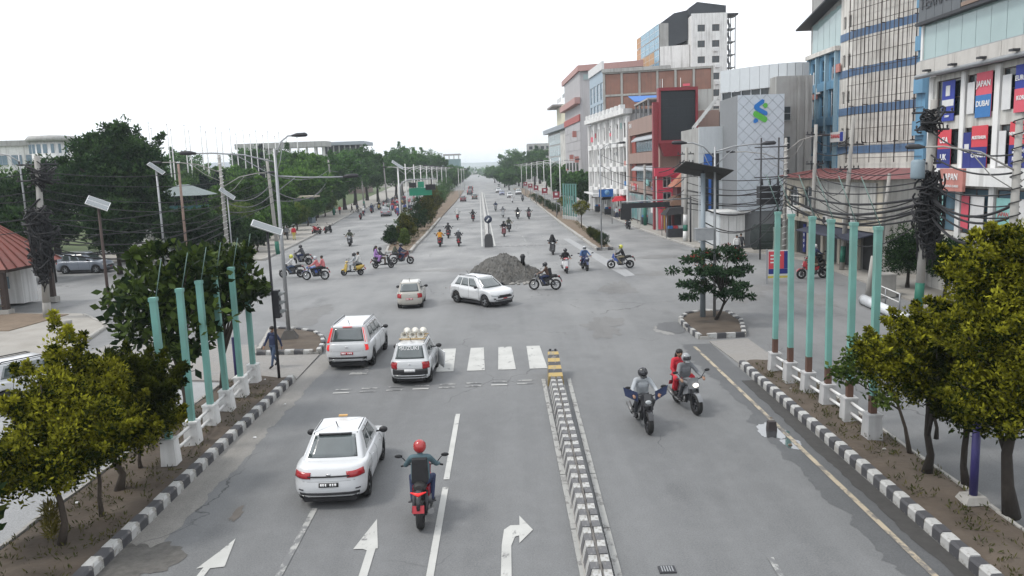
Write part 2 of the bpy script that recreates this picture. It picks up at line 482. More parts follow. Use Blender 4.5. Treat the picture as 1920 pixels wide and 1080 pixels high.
# dust-covered left pavement and corner
def slab(name, poly, h, m, side=None):
    mb = MB(); mb.prism(poly, -0.02, h)
    return tag(mb.build(name, m), kind='structure')
slab('pavement', [(-70, -20), (-20.6, -20), (-20.6, 34), (-22.5, 42.5), (-26, 46.5), (-70, 58)], 0.13, M_pave_far)
slab('pavement', [(-8.62, 29.75), (-8.72, 33.85), (-11.55, 34.0), (-12.2, 36.2), (-19.8, 38.5), (-20.2, 31.8), (-11.2, 29.75)], 0.05, M_pave)
slab('pavement', [(-23.8, 74.2), (-25.9, 100), (-32.3, 158), (-37.3, 250), (-52, 420), (-64, 420), (-46, 250), (-37, 150), (-31.5, 100), (-31, 84), (-70, 92), (-70, 82)], 0.15, M_pave_far)
slab('park_ground', [(-32, 85.2), (-32, 100), (-37.4, 150), (-46.5, 250), (-64, 420), (-400, 420), (-400, 60), (-70, 92.5)], 0.10, pm('park_grass', (0.07, 0.095, 0.035), 0.95, var=0.4, sc=0.4, bump=0.6, bsc=6))
slab('bare_ground', [(-70, 46), (-27.2, 41.5), (-26.6, 46.2), (-70, 57.5)], 0.17, M_dry_soil)
slab('pavement', [(15.8, 80), (15.0, 95), (14.2, 130), (7, 300), (3, 420), (60, 420), (60, 72), (17.2, 70), (16.4, 72)], 0.14, M_pave_far)
slab('pavement', [(20.8, -20), (60, -20), (60, 71.5), (17.8, 69.5), (20.6, 66), (22.2, 60), (21.4, 46), (20.4, 36)], 0.12, M_pave_far)
slab('pavement', [(8.5, 29.6), (8.3, 33.8), (10.05, 34.1), (10.1, 29.6)], 0.05, M_pave)

# ---- kerbs: every painted stone is a piece of its kerb
def kerb_mesh(l, w=0.2, h=0.24, ch=0.06, road_side=1):
    """stone along +Y, its road face towards road_side * X, chamfered top edge"""
    a = road_side
    sec = [(-w / 2 * a, 0), (w / 2 * a, 0), (w / 2 * a, h - ch), (w / 2 * a - ch * a * .8, h), (-w / 2 * a, h)]
    mb = MB()
    vv = [(x, 0.004, z) for x, z in sec] + [(x, l - 0.004, z) for x, z in sec]
    n = 5
    mb.add(vv, [tuple(range(n)), tuple(range(2 * n - 1, n - 1, -1))] + [(i, (i + 1) % n, n + (i + 1) % n, n + i) for i in range(n)])
    return mb
def kerb_line(p0, p1, l, w, h, side, start=0, base_m=None, jit=0.013, plain=False):
    """striped kerb from p0 to p1; side = +1 when the road lies to the right of the walking direction's +X"""
    d = Vector((p1[0] - p0[0], p1[1] - p0[1])); L = d.length; d.normalize()
    ang = math.atan2(d.y, d.x) - PI / 2
    base = MB(); base.box(-w / 2 * 0.9, w / 2 * 0.9, 0, L, -0.02, h * 0.55)
    k = tag(base.build('kerb', concrete, None, (p0[0], p0[1], 0), ang), kind='structure')
    mbk = kerb_mesh(l, w, h, 0.05, side)
    ms = [mbk.mesh('kerb_stone', M_kwhite), mbk.mesh('kerb_stone', M_kblack)]
    if plain: ms = [mbk.mesh('kerb_stone', concrete)] * 2
    n = int(L / l)
    for i in range(n):
        o = link('kerb_stone', ms[(i + start) % 2], k, (rng.uniform(-jit, jit), i * l, rng.uniform(-jit, jit)))
        o.rotation_euler = (rng.uniform(-.014, .014), rng.uniform(-.04, .04), rng.uniform(-.015, .015))
    return k
kerb_line((-8.76, 10.0), (-8.76, 29.75), 0.40, 0.24, 0.25, 1)
kerb_line((8.46, 10.0), (8.46, 29.5), 0.335, 0.22, 0.27, -1)
# island kerbs
ISL = [(-8.78, 34.0), (-8.95, 35.6), (-9.35, 37.1), (-10.1, 38.4), (-11.3, 39.3), (-12.6, 39.6), (-12.0, 36.6), (-11.55, 34.15)]
ISR = [(8.05, 34.45), (7.95, 36.4), (8.0, 38.4), (8.6, 39.7), (9.7, 40.4), (10.7, 39.9), (10.75, 37.6), (10.05, 34.6)]
for poly, nm in ((ISL, 'island'), (ISR, 'island')):
    slab(nm, poly, 0.17, M_soil)
    for i in range(len(poly)):
        a, b_ = poly[i], poly[(i + 1) % len(poly)]
        kerb_line(a, b_, 0.42, 0.2, 0.24, 1, i, plain=(i in (5, 6) and nm == 'island' and poly is ISL))
# soil verges
def verge(name, x0, x1, y0, y1, h, m, seed):
    rg = np.random.RandomState(seed)
    nx, ny = 7, int((y1 - y0) / 0.25)
    gx = np.linspace(x0, x1, nx); gy = np.linspace(y0, y1, ny)
    vv = []
    ph = rg.uniform(0, 6, 8)
    for y in gy:
        for i, x in enumerate(gx):
            e = 0 if i in (0, nx - 1) else 1
            vv.append((x, y, h + e * (0.02 + 0.035 * math.sin(y * 1.3 + ph[0] + x * 2) + 0.03 * math.sin(y * 2.9 + ph[1] - x * 3) + rg.uniform(-.015, .015))))
    ff = [(j * nx + i, j * nx + i + 1, (j + 1) * nx + i + 1, (j + 1) * nx + i) for j in range(ny - 1) for i in range(nx - 1)]
    mb = MB(); mb.add(vv, ff, 0, True); mb.box(x0, x1, y0, y1, -0.02, h - 0.06)
    return tag(mb.build(name, m), kind='structure')
verge('verge', -11.15, -8.87, 8, 29.7, 0.16, M_soil, 1)
verge('verge', 8.56, 10.05, 8, 29.5, 0.19, M_soil, 2)
kerb_line((-11.25, 8), (-11.25, 29.6), 0.8, 0.12, 0.2, -1, plain=True)
kerb_line((10.12, 8), (10.12, 29.5), 0.8, 0.12, 0.22, 1, plain=True)
# far median strips with plain kerbs
def strip(name, pts_l, pts_r, h, m):
    poly = pts_l + pts_r[::-1]
    return slab(name, poly, h, m)
LM_r = [(-10.2, 76.8), (-10.5, 84), (-10.9, 98), (-12.1, 130), (-14.6, 205), (-18.5, 300)]
LM_l = [(-12.6, 76.8), (-13.4, 84), (-15.4, 100), (-17.4, 130), (-21, 205), (-27, 300)]
strip('median_verge', LM_l, LM_r, 0.16, M_dry_soil)
RM_l = [(7.6, 73.0), (7.2, 84), (6.4, 108), (3.9, 205), (0, 300)]
RM_r = [(9.0, 73.0), (9.1, 84), (8.9, 108), (7.6, 205), (4, 300)]
strip('median_verge', RM_l, RM_r, 0.16, M_dry_soil)
def poly_kerb(pts, l, w, h, side):
    for a, b_ in zip(pts[:-1], pts[1:]):
        kerb_line(a, b_, l, w, h, side, plain=True)
poly_kerb(LM_r[:4], 1.5, 0.3, 0.24, 1); poly_kerb(LM_l[:4], 1.5, 0.25, 0.22, -1)
poly_kerb(RM_l[:4], 1.5, 0.3, 0.24, -1); poly_kerb(RM_r[:3], 1.5, 0.25, 0.22, 1)
kerb_line((-12.6, 76.7), (-10.1, 76.7), 0.6, 0.3, 0.26, 1, 0)
kerb_line((7.5, 72.9), (9.1, 72.9), 0.5, 0.3, 0.26, 1, 1)
poly_kerb([(-23.75, 74.2), (-25.85, 100), (-32.2, 158)], 1.2, 0.25, 0.2, 1)
poly_kerb([(16.4, 72), (15.75, 80), (14.95, 95), (14.15, 130)], 1.2, 0.22, 0.18, -1)
poly_kerb([(-20.55, 12), (-20.55, 34), (-22.4, 42.5), (-25.9, 46.5)], 1.0, 0.2, 0.17, 1)

# ---- near median: two rows of painted blocks between flat white edge strips, striped nose
mbm = MB(); mbm.box(1.10, 1.60, 8, 27.6, -0.02, 0.05)
med = tag(mbm.build('median', concrete), kind='structure')
def block(w, l, h):
    mb = MB(); c = 0.025
    mb.hexa([(0, 0, 0), (w, 0, 0), (w, l, 0), (0, l, 0)], [(c, c, h), (w - c, c, h), (w - c, l - c, h), (c, l - c, h)])
    return mb
def mblock(mirror):
    sx = -1 if mirror else 1
    mb = MB(); P = lambda x, y, z: (sx * x, y, z)
    mb.hexa([P(-.265, 0, 0), P(-.02, 0, 0), P(-.02, .289, 0), P(-.265, .289, 0)], [P(-.19, .012, .32), P(-.035, .012, .32), P(-.035, .277, .32), P(-.19, .277, .32)])
    return mb
M_strip = worn_paint('edge_strip_paint', (.34, .34, .325), (.17, .165, .16), .5, 5)
mgrey = worn_paint('median_grey_paint', (.115, .115, .12), (.2, .19, .18), .45, 6)
bms = [[mblock(k).mesh('block', M_kwhite), mblock(k).mesh('block', mgrey)] for k in (0, 1)]
def med_x(y): return 1.345 - .0078 * (y - 20)
for i in range(62):
    y = 9.4 + 0.293 * i
    for k in range(2):
        o = link('block', bms[k][i % 2], med, (med_x(y) + rng.uniform(-.01, .01), y, 0.05 + rng.uniform(-.012, .01)))
        o.rotation_euler = (rng.uniform(-.02, .02), rng.uniform(-.025, .025), rng.uniform(-.03, .03))
mb = MB(); mb.hexa([(med_x(9.4) - .03, 9.4, .06), (med_x(9.4) + .03, 9.4, .06), (med_x(27.5) + .03, 27.5, .06), (med_x(27.5) - .03, 27.5, .06)], [(med_x(9.4) - .03, 9.4, .325), (med_x(9.4) + .03, 9.4, .325), (med_x(27.5) + .03, 27.5, .325), (med_x(27.5) - .03, 27.5, .325)])
mb.build('centre_joint', pm('joint_dirt', (.17, .16, .15), .95, var=.3, sc=6, bump=.6, bsc=20), med)
for i in range(6):
    for (xa, xb) in ((1.06, .80), (1.68, 1.74)):
        y0, y1 = 10 + 3.1 * i, 13.05 + 3.1 * i; f = lambda y: xa + (xb - xa) * (y - 12) / 16.5
        mb = MB(); mb.hexa([(f(y0), y0, 0), (f(y0) + .14, y0, 0), (f(y1) + .14, y1, 0), (f(y1), y1, 0)], [(f(y0), y0, .035), (f(y0) + .14, y0, .035), (f(y1) + .14, y1, .035), (f(y1), y1, .035)])
        mb.build('edge_strip', M_strip, med)
nose = thing('median_nose', 'tapered concrete block with yellow and black stripes at the near median end', 'barrier', (1.29, 27.65, 0))
ny = 8
def nose_sec(t):
    y = 1.9 * t
    h = 0.36 + 0.52 * min(1, t / 0.85)
    w = 0.30 - 0.08 * t
    return [(-w, y, 0), (w, y, 0), (w * 0.86, y, h), (-w * 0.86, y, h)]
for i in range(ny):
    a, b_ = nose_sec(i / ny), nose_sec((i + 1) / ny)
    for q in (a, b_): pass
    mb = MB(); mb.hexa([a[0], a[1], b_[1], b_[0]], [a[3], a[2], b_[2], b_[3]])
    mb.build('stripe', M_kyel if i % 2 == 0 else M_kblack, nose)
for x in (-.1, .1):
    mb = MB(); mb.lathe([(0.0, 0), (0.045, 0), (0.045, 0.05), (0, 0.06)], 10, (x, 1.85, 0.885)); mb.build('reflector', dark_steel, nose)

# ---- painted markings, each a thin sheet on the road
def mark(name, poly, m=M_lane, z=0.016, par=road):
    mb = MB(); mb.add([(p[0], p[1], z) for p in poly], [tuple(range(len(poly)))])
    return mb.build(name, m, par)
def rect(x0, x1, y0, y1): return [(x0, y0), (x1, y0), (x1, y1), (x0, y1)]
def line(x0, y0, x1, y1, w): return [(x0 - w / 2, y0), (x0 + w / 2, y0), (x1 + w / 2, y1), (x1 - w / 2, y1)]
for i, x in enumerate((-6.75, -4.55, -3.35, -2.12, -0.9, 0.34)):
    mark('zebra_stripe', [(x, 34.2), (x + 0.58, 34.2), (x + 0.76, 30.2), (x + 0.06, 30.2)], M_lane if i > 0 else M_lane_old)
for i in range(8):
    x = -6.75 + i * 0.95
    y = 27.6 + 0.06 * i
    mark('give_way_dash', rect(x, x + .58, y, y + .13), M_lane_old if i % 3 else M_lane)
    mark('give_way_dash', rect(x, x + .58, y + .42, y + .56), M_lane_old)
mark('lane_line', line(-1.96, 19.25, -2.04, 24.7, 0.15)); mark('lane_line', line(-1.80, 8.0, -1.94, 18.75, 0.15))
mark('lane_line', line(-4.82, 11, -4.95, 17.75, 0.14), M_lane_old)
for y in (9.0, 13.85): mark('lane_line', line(4.8, y, 4.83, y + .85, 0.12), M_lane_old)
mark('edge_line', line(7.62, 11.5, 7.48, 33.0, 0.13), M_cream)
# arrows: straight-and-left, straight, right
mark('lane_arrow', [(-6.55, 11.5), (-6.40, 11.5), (-6.40, 15.0), (-6.12, 15.05), (-6.33, 16.3), (-6.47, 15.7), (-6.68, 15.0), (-6.55, 15.05)])
mark('lane_arrow', [(-3.20, 11.5), (-3.03, 11.5), (-3.15, 15.62), (-3.10, 15.62), (-3.36, 17.05), (-3.62, 15.62), (-3.42, 15.62), (-3.32, 15.55)])
mark('lane_arrow', [(-0.50, 11.5), (-0.27, 11.5), (-0.30, 15.55), (-0.22, 15.95), (-0.13, 16.0), (-0.13, 15.65), (0.17, 16.25), (-0.12, 16.98), (-0.12, 16.5), (-0.32, 16.5), (-0.46, 16.3), (-0.50, 15.6)])
# far carriageway
for y in range(84, 300, 18):
    mark('lane_line', line(slope(1.3, 80, y), y, slope(1.3, 80, y + 9), y + 9, 0.15), M_lane_old, par=far_road, z=0.014)
for x0 in (-3.35, -2.05):
    mark('edge_line', line(slope(x0, 80, 80.5, -.042), 80.5, slope(x0, 80, 260, -.042), 260, 0.14), M_lane, par=far_road, z=0.014)
mark('stop_line', rect(-1.5, 5.2, 79.6, 80.1), M_lane_old)
mark('edge_line', line(-9.9, 82, -13.3, 190, 0.14), M_lane_old, par=far_road, z=0.014)
mark('lane_line', line(-19.5, 88, -21.5, 112, 0.16), M_lane_old, par=far_road, z=0.014)
for i, (x, y) in enumerate([(3.2, 88), (3.5, 104), (1.4, 128), (-1.2, 126), (-1.2, 142), (1.9, 150)]):
    mark('lane_arrow', [(x - .08, y), (x + .08, y), (x + .08, y + 2), (x + .25, y + 2), (x, y + 3.2), (x - .25, y + 2), (x - .08, y + 2)], M_lane_old, par=far_road, z=0.014)
for y in (118, 119.4): mark('speed_strip', rect(slope(-9.5, 80, y), slope(7.5, 80, y), y, y + .5), M_asph_dark, par=far_road, z=0.012)
# far median: low double rail kerb, end block with round sign
mbm = MB(); mbm.hexa([(-2.98, 80.2, 0), (-2.42, 80.2, 0), (-9.9, 260, 0), (-10.5, 260, 0)], [(-2.9, 80.2, .3), (-2.5, 80.2, .3), (-9.98, 260, .3), (-10.42, 260, .3)])
tag(mbm.build('far_median', M_kwhite), kind='structure')
e_ = thing('median_end_block', 'dark rounded concrete block at the start of the far median', 'barrier', (-2.66, 79.4, 0))
mb = MB()
prof = [(-.42, 0), (.42, 0), (.42, .8), (.34, 1.15), (.18, 1.32), (-.18, 1.32), (-.34, 1.15), (-.42, .8)]
mb.add([(x, 0, z) for x, z in prof] + [(x, .7, z) for x, z in prof], [tuple(range(8)), tuple(range(15, 7, -1))] + [(i, (i + 1) % 8, 8 + (i + 1) % 8, 8 + i) for i in range(8)])
mb.build('body', pm('dark_block', (0.07, 0.07, 0.072), .8, var=.3), e_)
sg = thing('keep_left_sign', 'round dark sign with pale arrow on a post over the far median', 'sign', (-2.66, 80.5, 0))
mb = MB(); mb.tube([(0, 0, 0), (0, 0, 2.55)], 0.045, 8); mb.build('post', M_kblack, sg)
mb = MB(); mb.lathe([(0, -.03), (.40, -.03), (.40, .03), (0, .03)], 20, (0, -.06, 2.75), 'y'); f_ = mb.build('disc', pm('sign_blue_black', (.03, .04, .07), .4), sg)
mb = MB(); mb.hexa([(-.2, -.10, 2.62), (-.1, -.10, 2.53), (-.1, -.095, 2.53), (-.2, -.095, 2.62)], [(.06, -.10, 2.92), (.16, -.10, 2.83), (.16, -.095, 2.83), (.06, -.095, 2.92)]); mb.build('arrow', white_paint, f_)

# ---- gravel heap
def heap():
    rg = np.random.RandomState(4)
    n = 64
    vv = []
    hx, hy = 2.95, 3.2
    k = rg.uniform(-1, 1, (n + 1, n + 1))
    for j in range(n + 1):
        for i in range(n + 1):
            u, v = i / n * 2 - 1, j / n * 2 - 1
            r = math.hypot(u, v)
            ang = math.atan2(v, u)
            e = 1 + .10 * math.sin(3 * ang + 1) + .06 * math.sin(7 * ang)
            q = max(0, 1 - r / e)
            z = 2.2 * q ** .95 * min(1, q * 5)
            z *= (1 - 0.32 * max(0, u)) * (1 + .12 * math.sin(u * 9 + v * 4) * q)
            z = z if z < 1.3 else 1.3 + (z - 1.3) * .55
            if q > 0.02: z += .10 * k[j, i] * min(1, q * 5) + .07 * math.sin(u * 21 + v * 17) * min(1, q * 4)
            vv.append((u * hx, v * hy, max(z, -0.01) if q > 0 else -0.01))
    ff = [(j * (n + 1) + i, j * (n + 1) + i + 1, (j + 1) * (n + 1) + i + 1, (j + 1) * (n + 1) + i) for j in range(n) for i in range(n)]
    mb = MB(); mb.add(vv, ff, 0, False)
    o = mb.build('gravel_heap', pm('gravel', (0.112, 0.109, 0.102), .95, var=.55, sc=4, bump=1.0, bsc=16, dirt=.2), None, (-.95, 56.2, 0.0))
    tag(o, 'heap of grey gravel and sand dumped in the middle of the junction', 'heap')
heap()
st = thing('marker_post', 'short dark post stuck in the gravel heap beside a pale stick', 'post', (0.5, 56.1, .92))
mb = MB(); mb.lathe([(0, 0), (.16, 0), (.15, .5), (.2, .62), (.12, .8), (0, .82)], 10); mb.build('post', black_plastic, st)
mb = MB(); mb.tube([(.2, -.05, 0), (.05, -.05, .7)], .035, 6); mb.build('stick', white_paint, st)
rg_ = random.Random(9)
for i in range(26):
    mb = MB(); s = rg_.uniform(.05, .15)
    mb.ball((0, 0, s * .5), (s, s * .8, s * .6), 6, 4)
    tag(mb.build('stone', concrete, None, (rg_.gauss(-1.2, 1.9), rg_.gauss(53.0, .5), 0)), 'small loose stone lying around the gravel heap', 'stone', 'loose stones by the heap')
mb = MB(); mb.hexa([(-.13, -.11, 0), (.13, -.11, 0), (.13, .11, 0), (-.13, .11, 0)], [(-.11, -.09, .26), (.11, -.09, .26), (.11, .09, .26), (-.11, .09, .26)])
tag(mb.build('stone_block', pm('dark_stone', (.05, .042, .042), .9, var=.3), None, (7.27, 22.2, 0.005)), 'dark square stone block standing in the puddle by the right kerb', 'stone')
mb = MB(); mb.box(-.16, .16, -.13, .13, 0.0, .03); o = mb.build('drain_cover', dark_steel, None, (2.72, 14.35, 0)); tag(o, 'small square drain cover in the right carriageway', 'drain cover')
for x in (-.1, -.05, 0, .05, .1):
    mb = MB(); mb.box(x - .012, x + .012, -.1, .1, .03, .04); mb.build('bar', steel, o)

# ================================================================ buildings
class Fac:
    """a wall line from a to b (outer face on the right-hand side when walking from a to b); u along, v up, d outwards"""
    def __init__(s, a, b, base):
        s.a = Vector((a[0] - base[0], a[1] - base[1])); e = Vector((b[0] - a[0], b[1] - a[1]))
        s.L = e.length; s.e = e.normalized(); s.n = Vector((s.e.y, -s.e.x)); s.rz = math.atan2(s.e.y, s.e.x)
    def pt(s, u, d, v):
        p = s.a + s.e * u + s.n * d
        return (p.x, p.y, v)
class Bld:
    WC = {}
    def __init__(s, name, label, base, cat='building'):
        s.base = base
        s.o = thing(name, label, cat, (base[0], base[1], 0))
    def F(s, a, b): return Fac(a, b, s.base)
    def core(s, poly, z0, z1, m, name='core'):
        mb = MB(); mb.prism([(p[0] - s.base[0], p[1] - s.base[1]) for p in poly], z0, z1)
        return mb.build(name, m, s.o)
    def box(s, F, name, u0, u1, v0, v1, d0, d1, m, par=None):
        mb = MB()
        mb.hexa([F.pt(u0, d0, v0), F.pt(u1, d0, v0), F.pt(u1, d1, v0), F.pt(u0, d1, v0)], [F.pt(u0, d0, v1), F.pt(u1, d0, v1), F.pt(u1, d1, v1), F.pt(u0, d1, v1)])
        return mb.build(name, m, par or s.o)
    def wall(s, F, u0, u1, v0, v1, holes, m, depth=0.22, name='wall'):
        us = sorted({u0, u1} | {h[0] for h in holes} | {h[1] for h in holes})
        vs_ = sorted({v0, v1} | {h[2] for h in holes} | {h[3] for h in holes})
        mb = MB()
        inside = lambda a, c: any(h[0] < a < h[1] and h[2] < c < h[3] for h in holes)
        for i in range(len(us) - 1):
            for j in range(len(vs_) - 1):
                if not inside((us[i] + us[i + 1]) / 2, (vs_[j] + vs_[j + 1]) / 2):
                    mb.add([F.pt(us[i], 0, vs_[j]), F.pt(us[i + 1], 0, vs_[j]), F.pt(us[i + 1], 0, vs_[j + 1]), F.pt(us[i], 0, vs_[j + 1])], [(0, 1, 2, 3)])
        for (a, b, c, d) in holes:
            r = [(a, c), (b, c), (b, d), (a, d)]
            for k in range(4):
                p, q = r[k], r[(k + 1) % 4]
                mb.add([F.pt(p[0], 0, p[1]), F.pt(q[0], 0, q[1]), F.pt(q[0], -depth, q[1]), F.pt(p[0], -depth, p[1])], [(0, 1, 2, 3)])
        r = [(u0, v0), (u1, v0), (u1, v1), (u0, v1)]
        for k in range(4):
            p, q = r[k], r[(k + 1) % 4]
            mb.add([F.pt(p[0], 0, p[1]), F.pt(q[0], 0, q[1]), F.pt(q[0], -depth, q[1]), F.pt(p[0], -depth, p[1])], [(0, 1, 2, 3)])
        return mb.build(name, m, s.o)
    def window(s, F, u, v, w, h, fm, gm, cols=2, rows=1, inset=0.12, fw=0.06):
        key = (round(w, 3), round(h, 3), fm.name, gm.name, cols, rows, fw)
        if key not in Bld.WC:
            mb = MB()
            mb.box(0, w, -.03, .05, 0, fw); mb.box(0, w, -.03, .05, h - fw, h); mb.box(0, fw, -.03, .05, fw, h - fw); mb.box(w - fw, w, -.03, .05, fw, h - fw)
            for i in range(1, cols): mb.box(w * i / cols - fw / 2, w * i / cols + fw / 2, -.02, .04, fw, h - fw)
            for j in range(1, rows): mb.box(fw, w - fw, -.015, .035, h * j / rows - fw / 2, h * j / rows + fw / 2)
            g = MB(); g.box(fw * .5, w - fw * .5, 0.0, .02, fw * .5, h - fw * .5)
            Bld.WC[key] = (mb.mesh('window', fm), g.mesh('pane', gm))
        a, b = Bld.WC[key]
        o = link('window', a, s.o, F.pt(u, -inset, v), F.rz)
        link('pane', b, o)
        return o
    def grid(s, F, us, vs_, w, h, fm, gm, cols=2, rows=1, inset=0.12):
        hs = []
        for u in us:
            for v in vs_:
                s.window(F, u, v, w, h, fm, gm, cols, rows, inset)
                hs.append((u, u + w, v, v + h))
        return hs
    def text(s, F, txt, u, v, size, m, d=0.03, par=None, bold=0.0):
        me = text_mesh(txt, size, m, 0.01, bold=bold)
        o = link('lettering', me, par or s.o, F.pt(u, d, v))
        o.rotation_euler = (PI / 2, 0, F.rz)
        if par is not None and par is not s.o:
            o.location = Vector(o.location) - Vector(par.location)
        return o

red_b = pm('banner_red', (.58, .06, .08), .6, var=.08); blue_b = pm('banner_blue', (.03, .05, .30), .6, var=.1); sky_b = pm('banner_mid_blue', (.04, .17, .42), .6, var=.1)
coral_b = pm('banner_coral', (.62, .10, .14), .6, var=.08); salmon = pm('sign_salmon', (.48, .20, .17), .6, var=.12, streak=.3); poster_w = pm('poster_white', (.62, .62, .62), .6, var=.1)
teal_p = pm('poster_teal', (.25, .50, .48), .6, var=.15); navy_b = pm('banner_navy', (.02, .03, .18), .6); maroon = pm('frame_maroon', (.12, .03, .03), .6)
cream_w = pm('cream_wall', (.52, .48, .40), .8, var=.1, sc=.7, streak=.5, dirt=.2); off_white = pm('off_white_wall', (.56, .55, .52), .8, var=.14, sc=.5, streak=.65, dirt=.4)
blue_w = pm('blue_wall', (.13, .28, .42), .75, var=.15, sc=.7, streak=.4); band_b = pm('blue_band', (.06, .13, .27), .75, var=.25, sc=.8, streak=.4)
letter_w = pm('letter_white', (.75, .75, .75), .5, var=.03); letter_r = pm('letter_red', (.5, .04, .05), .5)

# ---- banner building on the right
b1 = Bld('office_building', 'pale office building hung with red and blue study abroad banners at the right edge', (24, 46.5))
F = b1.F((24, 46.5), (24, 26.0))
b1.core([(24.25, 46.4), (40, 46.4), (40, 26.1), (24.25, 26.1)], 0, 20, grey_wall)
us = [0.75, 3.75, 6.8, 9.8, 12.8]
dk = pm('window_brown_frame', (.07, .05, .045), .5)
h1 = b1.grid(F, us, [9.75], 2.4, 2.0, dk, glass_dark, 2, 2)
h2 = b1.grid(F, us, [7.15], 2.4, 1.9, dk, glass_dark, 2, 2)
h3 = b1.grid(F, us, [3.5], 2.4, 2.4, dk, glass_blue, 2, 2)
b1.wall(F, 0, 20.5, 0, 12.05, h1 + h2 + h3, cream_w if False else off_white, .24)
for u in [0.12] + [x + 2.62 for x in us[:4]]:
    b1.box(F, 'pilaster', u, u + .42, 0.1, 12.0, .002, .12, white_wall)
ledge = pm('ledge_panel', (.50, .48, .45), .7, var=.1, streak=.3)
for i in range(10): b1.box(F, 'fascia_panel', -.4 + i * 2.0, 1.57 + i * 2.0, 12.2, 12.95, .12, .62, ledge)
mb = MB(); mb.tube([F.pt(-.4, .62, 12.12), F.pt(20, .62, 12.12)], .13, 8); mb.build('pipe', steel, b1.o)
for i in range(6): b1.box(F, 'floodlight', .9 + i * 2.6, 1.25 + i * 2.6, 12.3, 12.4, .62, .95, dark_steel)
for i in range(14):
    b1.box(F, 'glass_panel', -.2 + i * 1.28, 1.05 + i * 1.28, 13.0, 14.95, .30, .34, glass_pale)
b1.box(F, 'handrail', -.4, 18, 12.95, 13.02, .3, .5, steel)
b1.box(F, 'corner_post', -.42, -.2, 13.0, 14.95, .2, .42, white_wall)
b1.box(F, 'beam', -.5, 18.5, 14.95, 15.12, .1, .75, dark_steel)
dp = pm('sign_dark_panel', (.10, .11, .12), .5, var=.15)
for i in range(5):
    for j in range(2):
        b1.box(F, 'sign_panel', -.4 + i * .86, .43 + i * .86, 15.13 + j * .8, 15.9 + j * .8, .55, .62, dp)
t_ = b1.text(F, 'TERRACE', 1.75, 16.05, .95, pm('sign_letters', (.02, .02, .025), .3), .66)
brz = pm('bronze_slat', (.24, .17, .13), .5, .2, var=.15)
for j in range(9): b1.box(F, 'louvre', 3.95, 18, 15.2 + j * .34, 15.40 + j * .34, .5, .64, brz)
def banner(F, u0, u1, v0, v1, cols, texts, tilt=0.0, bl=b1):
    n = len(cols); hh = (v1 - v0) / n
    o = bl.box(F, 'banner', u0, u1, v0, v1, .06, .085, cols[0])
    for i in range(1, n): bl.box(F, 'banner_field', u0 + .002, u1 - .002, v0 + .002, v1 - i * hh, .0855, .10, cols[i], o)
    for (tx, fu, fv, sz) in texts:
        bl.text(F, tx, u0 + (u1 - u0) * fu, v0 + (v1 - v0) * fv, sz, letter_w, .115, o, .006)
    return o
z1, z2 = 9.65, 7.05
ba = banner(F, 1.5, 2.75, z1 - .15, z1 + 2.0, [blue_b], [('CONSULTANCY', .5, .22, .13), ('STUDY', .5, .12, .14)])
b1.box(F, 'emblem', 1.9, 2.3, 10.85, 11.4, .086, .11, poster_w, ba); b1.box(F, 'strip', 1.55, 2.7, 10.3, 10.65, .086, .10, poster_w, ba)
banner(F, 4.75, 6.1, z1 - .15, z1 + 2.1, [coral_b, sky_b], [('JAPAN', .5, .74, .42), ('DUBAI', .5, .3, .40)])
banner(F, 3.95, 4.6, z1 + .1, z1 + 1.7, [poster_w], [])
banner(F, 6.95, 7.65, z1 + .1, z1 + 1.75, [poster_w], [])
banner(F, 7.95, 9.25, z1 - .1, z1 + 2.1, [blue_b, coral_b], [('EUROPE', .5, .72, .34), ('KOREA', .5, .3, .28)])
banner(F, 1.25, 2.6, z2 - .1, z2 + 2.0, [red_b, navy_b], [('USA', .5, .72, .46), ('UK', .5, .28, .46)])
banner(F, 4.55, 5.95, z2 - .1, z2 + 2.05, [red_b, navy_b], [('AUSTRALIA', .5, .72, .24), ('CANADA', .5, .3, .30)])
bn = banner(F, 3.8, 4.5, z2 - .1, z2 + 1.75, [navy_b], []); b1.box(F, 'emblem', 3.95, 4.35, z2 + .7, z2 + 1.15, .086, .1, poster_w, bn)
banner(F, 6.9, 7.45, z2, z2 + 1.7, [poster_w], [])
banner(F, 7.75, 9.25, z2 - .1, z2 + 2.1, [red_b, navy_b], [('NEW ZEALAND', .5, .74, .21), ('SOUTH', .5, .36, .26), ('KOREA', .5, .2, .26)])
b1.box(F, 'fascia', 0.6, 18, 6.05, 6.95, .14, .5, white_wall)
js = b1.box(F, 'sign_board', 2.7, 4.95, 5.75, 6.95, .5, .66, salmon); b1.text(F, 'JAPAN', 3.8, 6.5, .48, letter_w, .68, js, .006); b1.text(F, 'LANGUAGE CLASSES', 3.8, 6.02, .17, letter_w, .68, js)
for (u, m_, t) in ((.85, teal_p, ''), (3.9, coral_b, ''), (4.75, poster_w, ''), (7.0, teal_p, 'JAPAN'), (8.3, poster_w, '')):
    p_ = b1.box(F, 'poster', u, u + (.7 if m_ is coral_b else 1.2), 3.7, 5.5, .06, .085, m_)
    if t: b1.text(F, t, u + .6, 4.7, .3, letter_r, .09, p_)

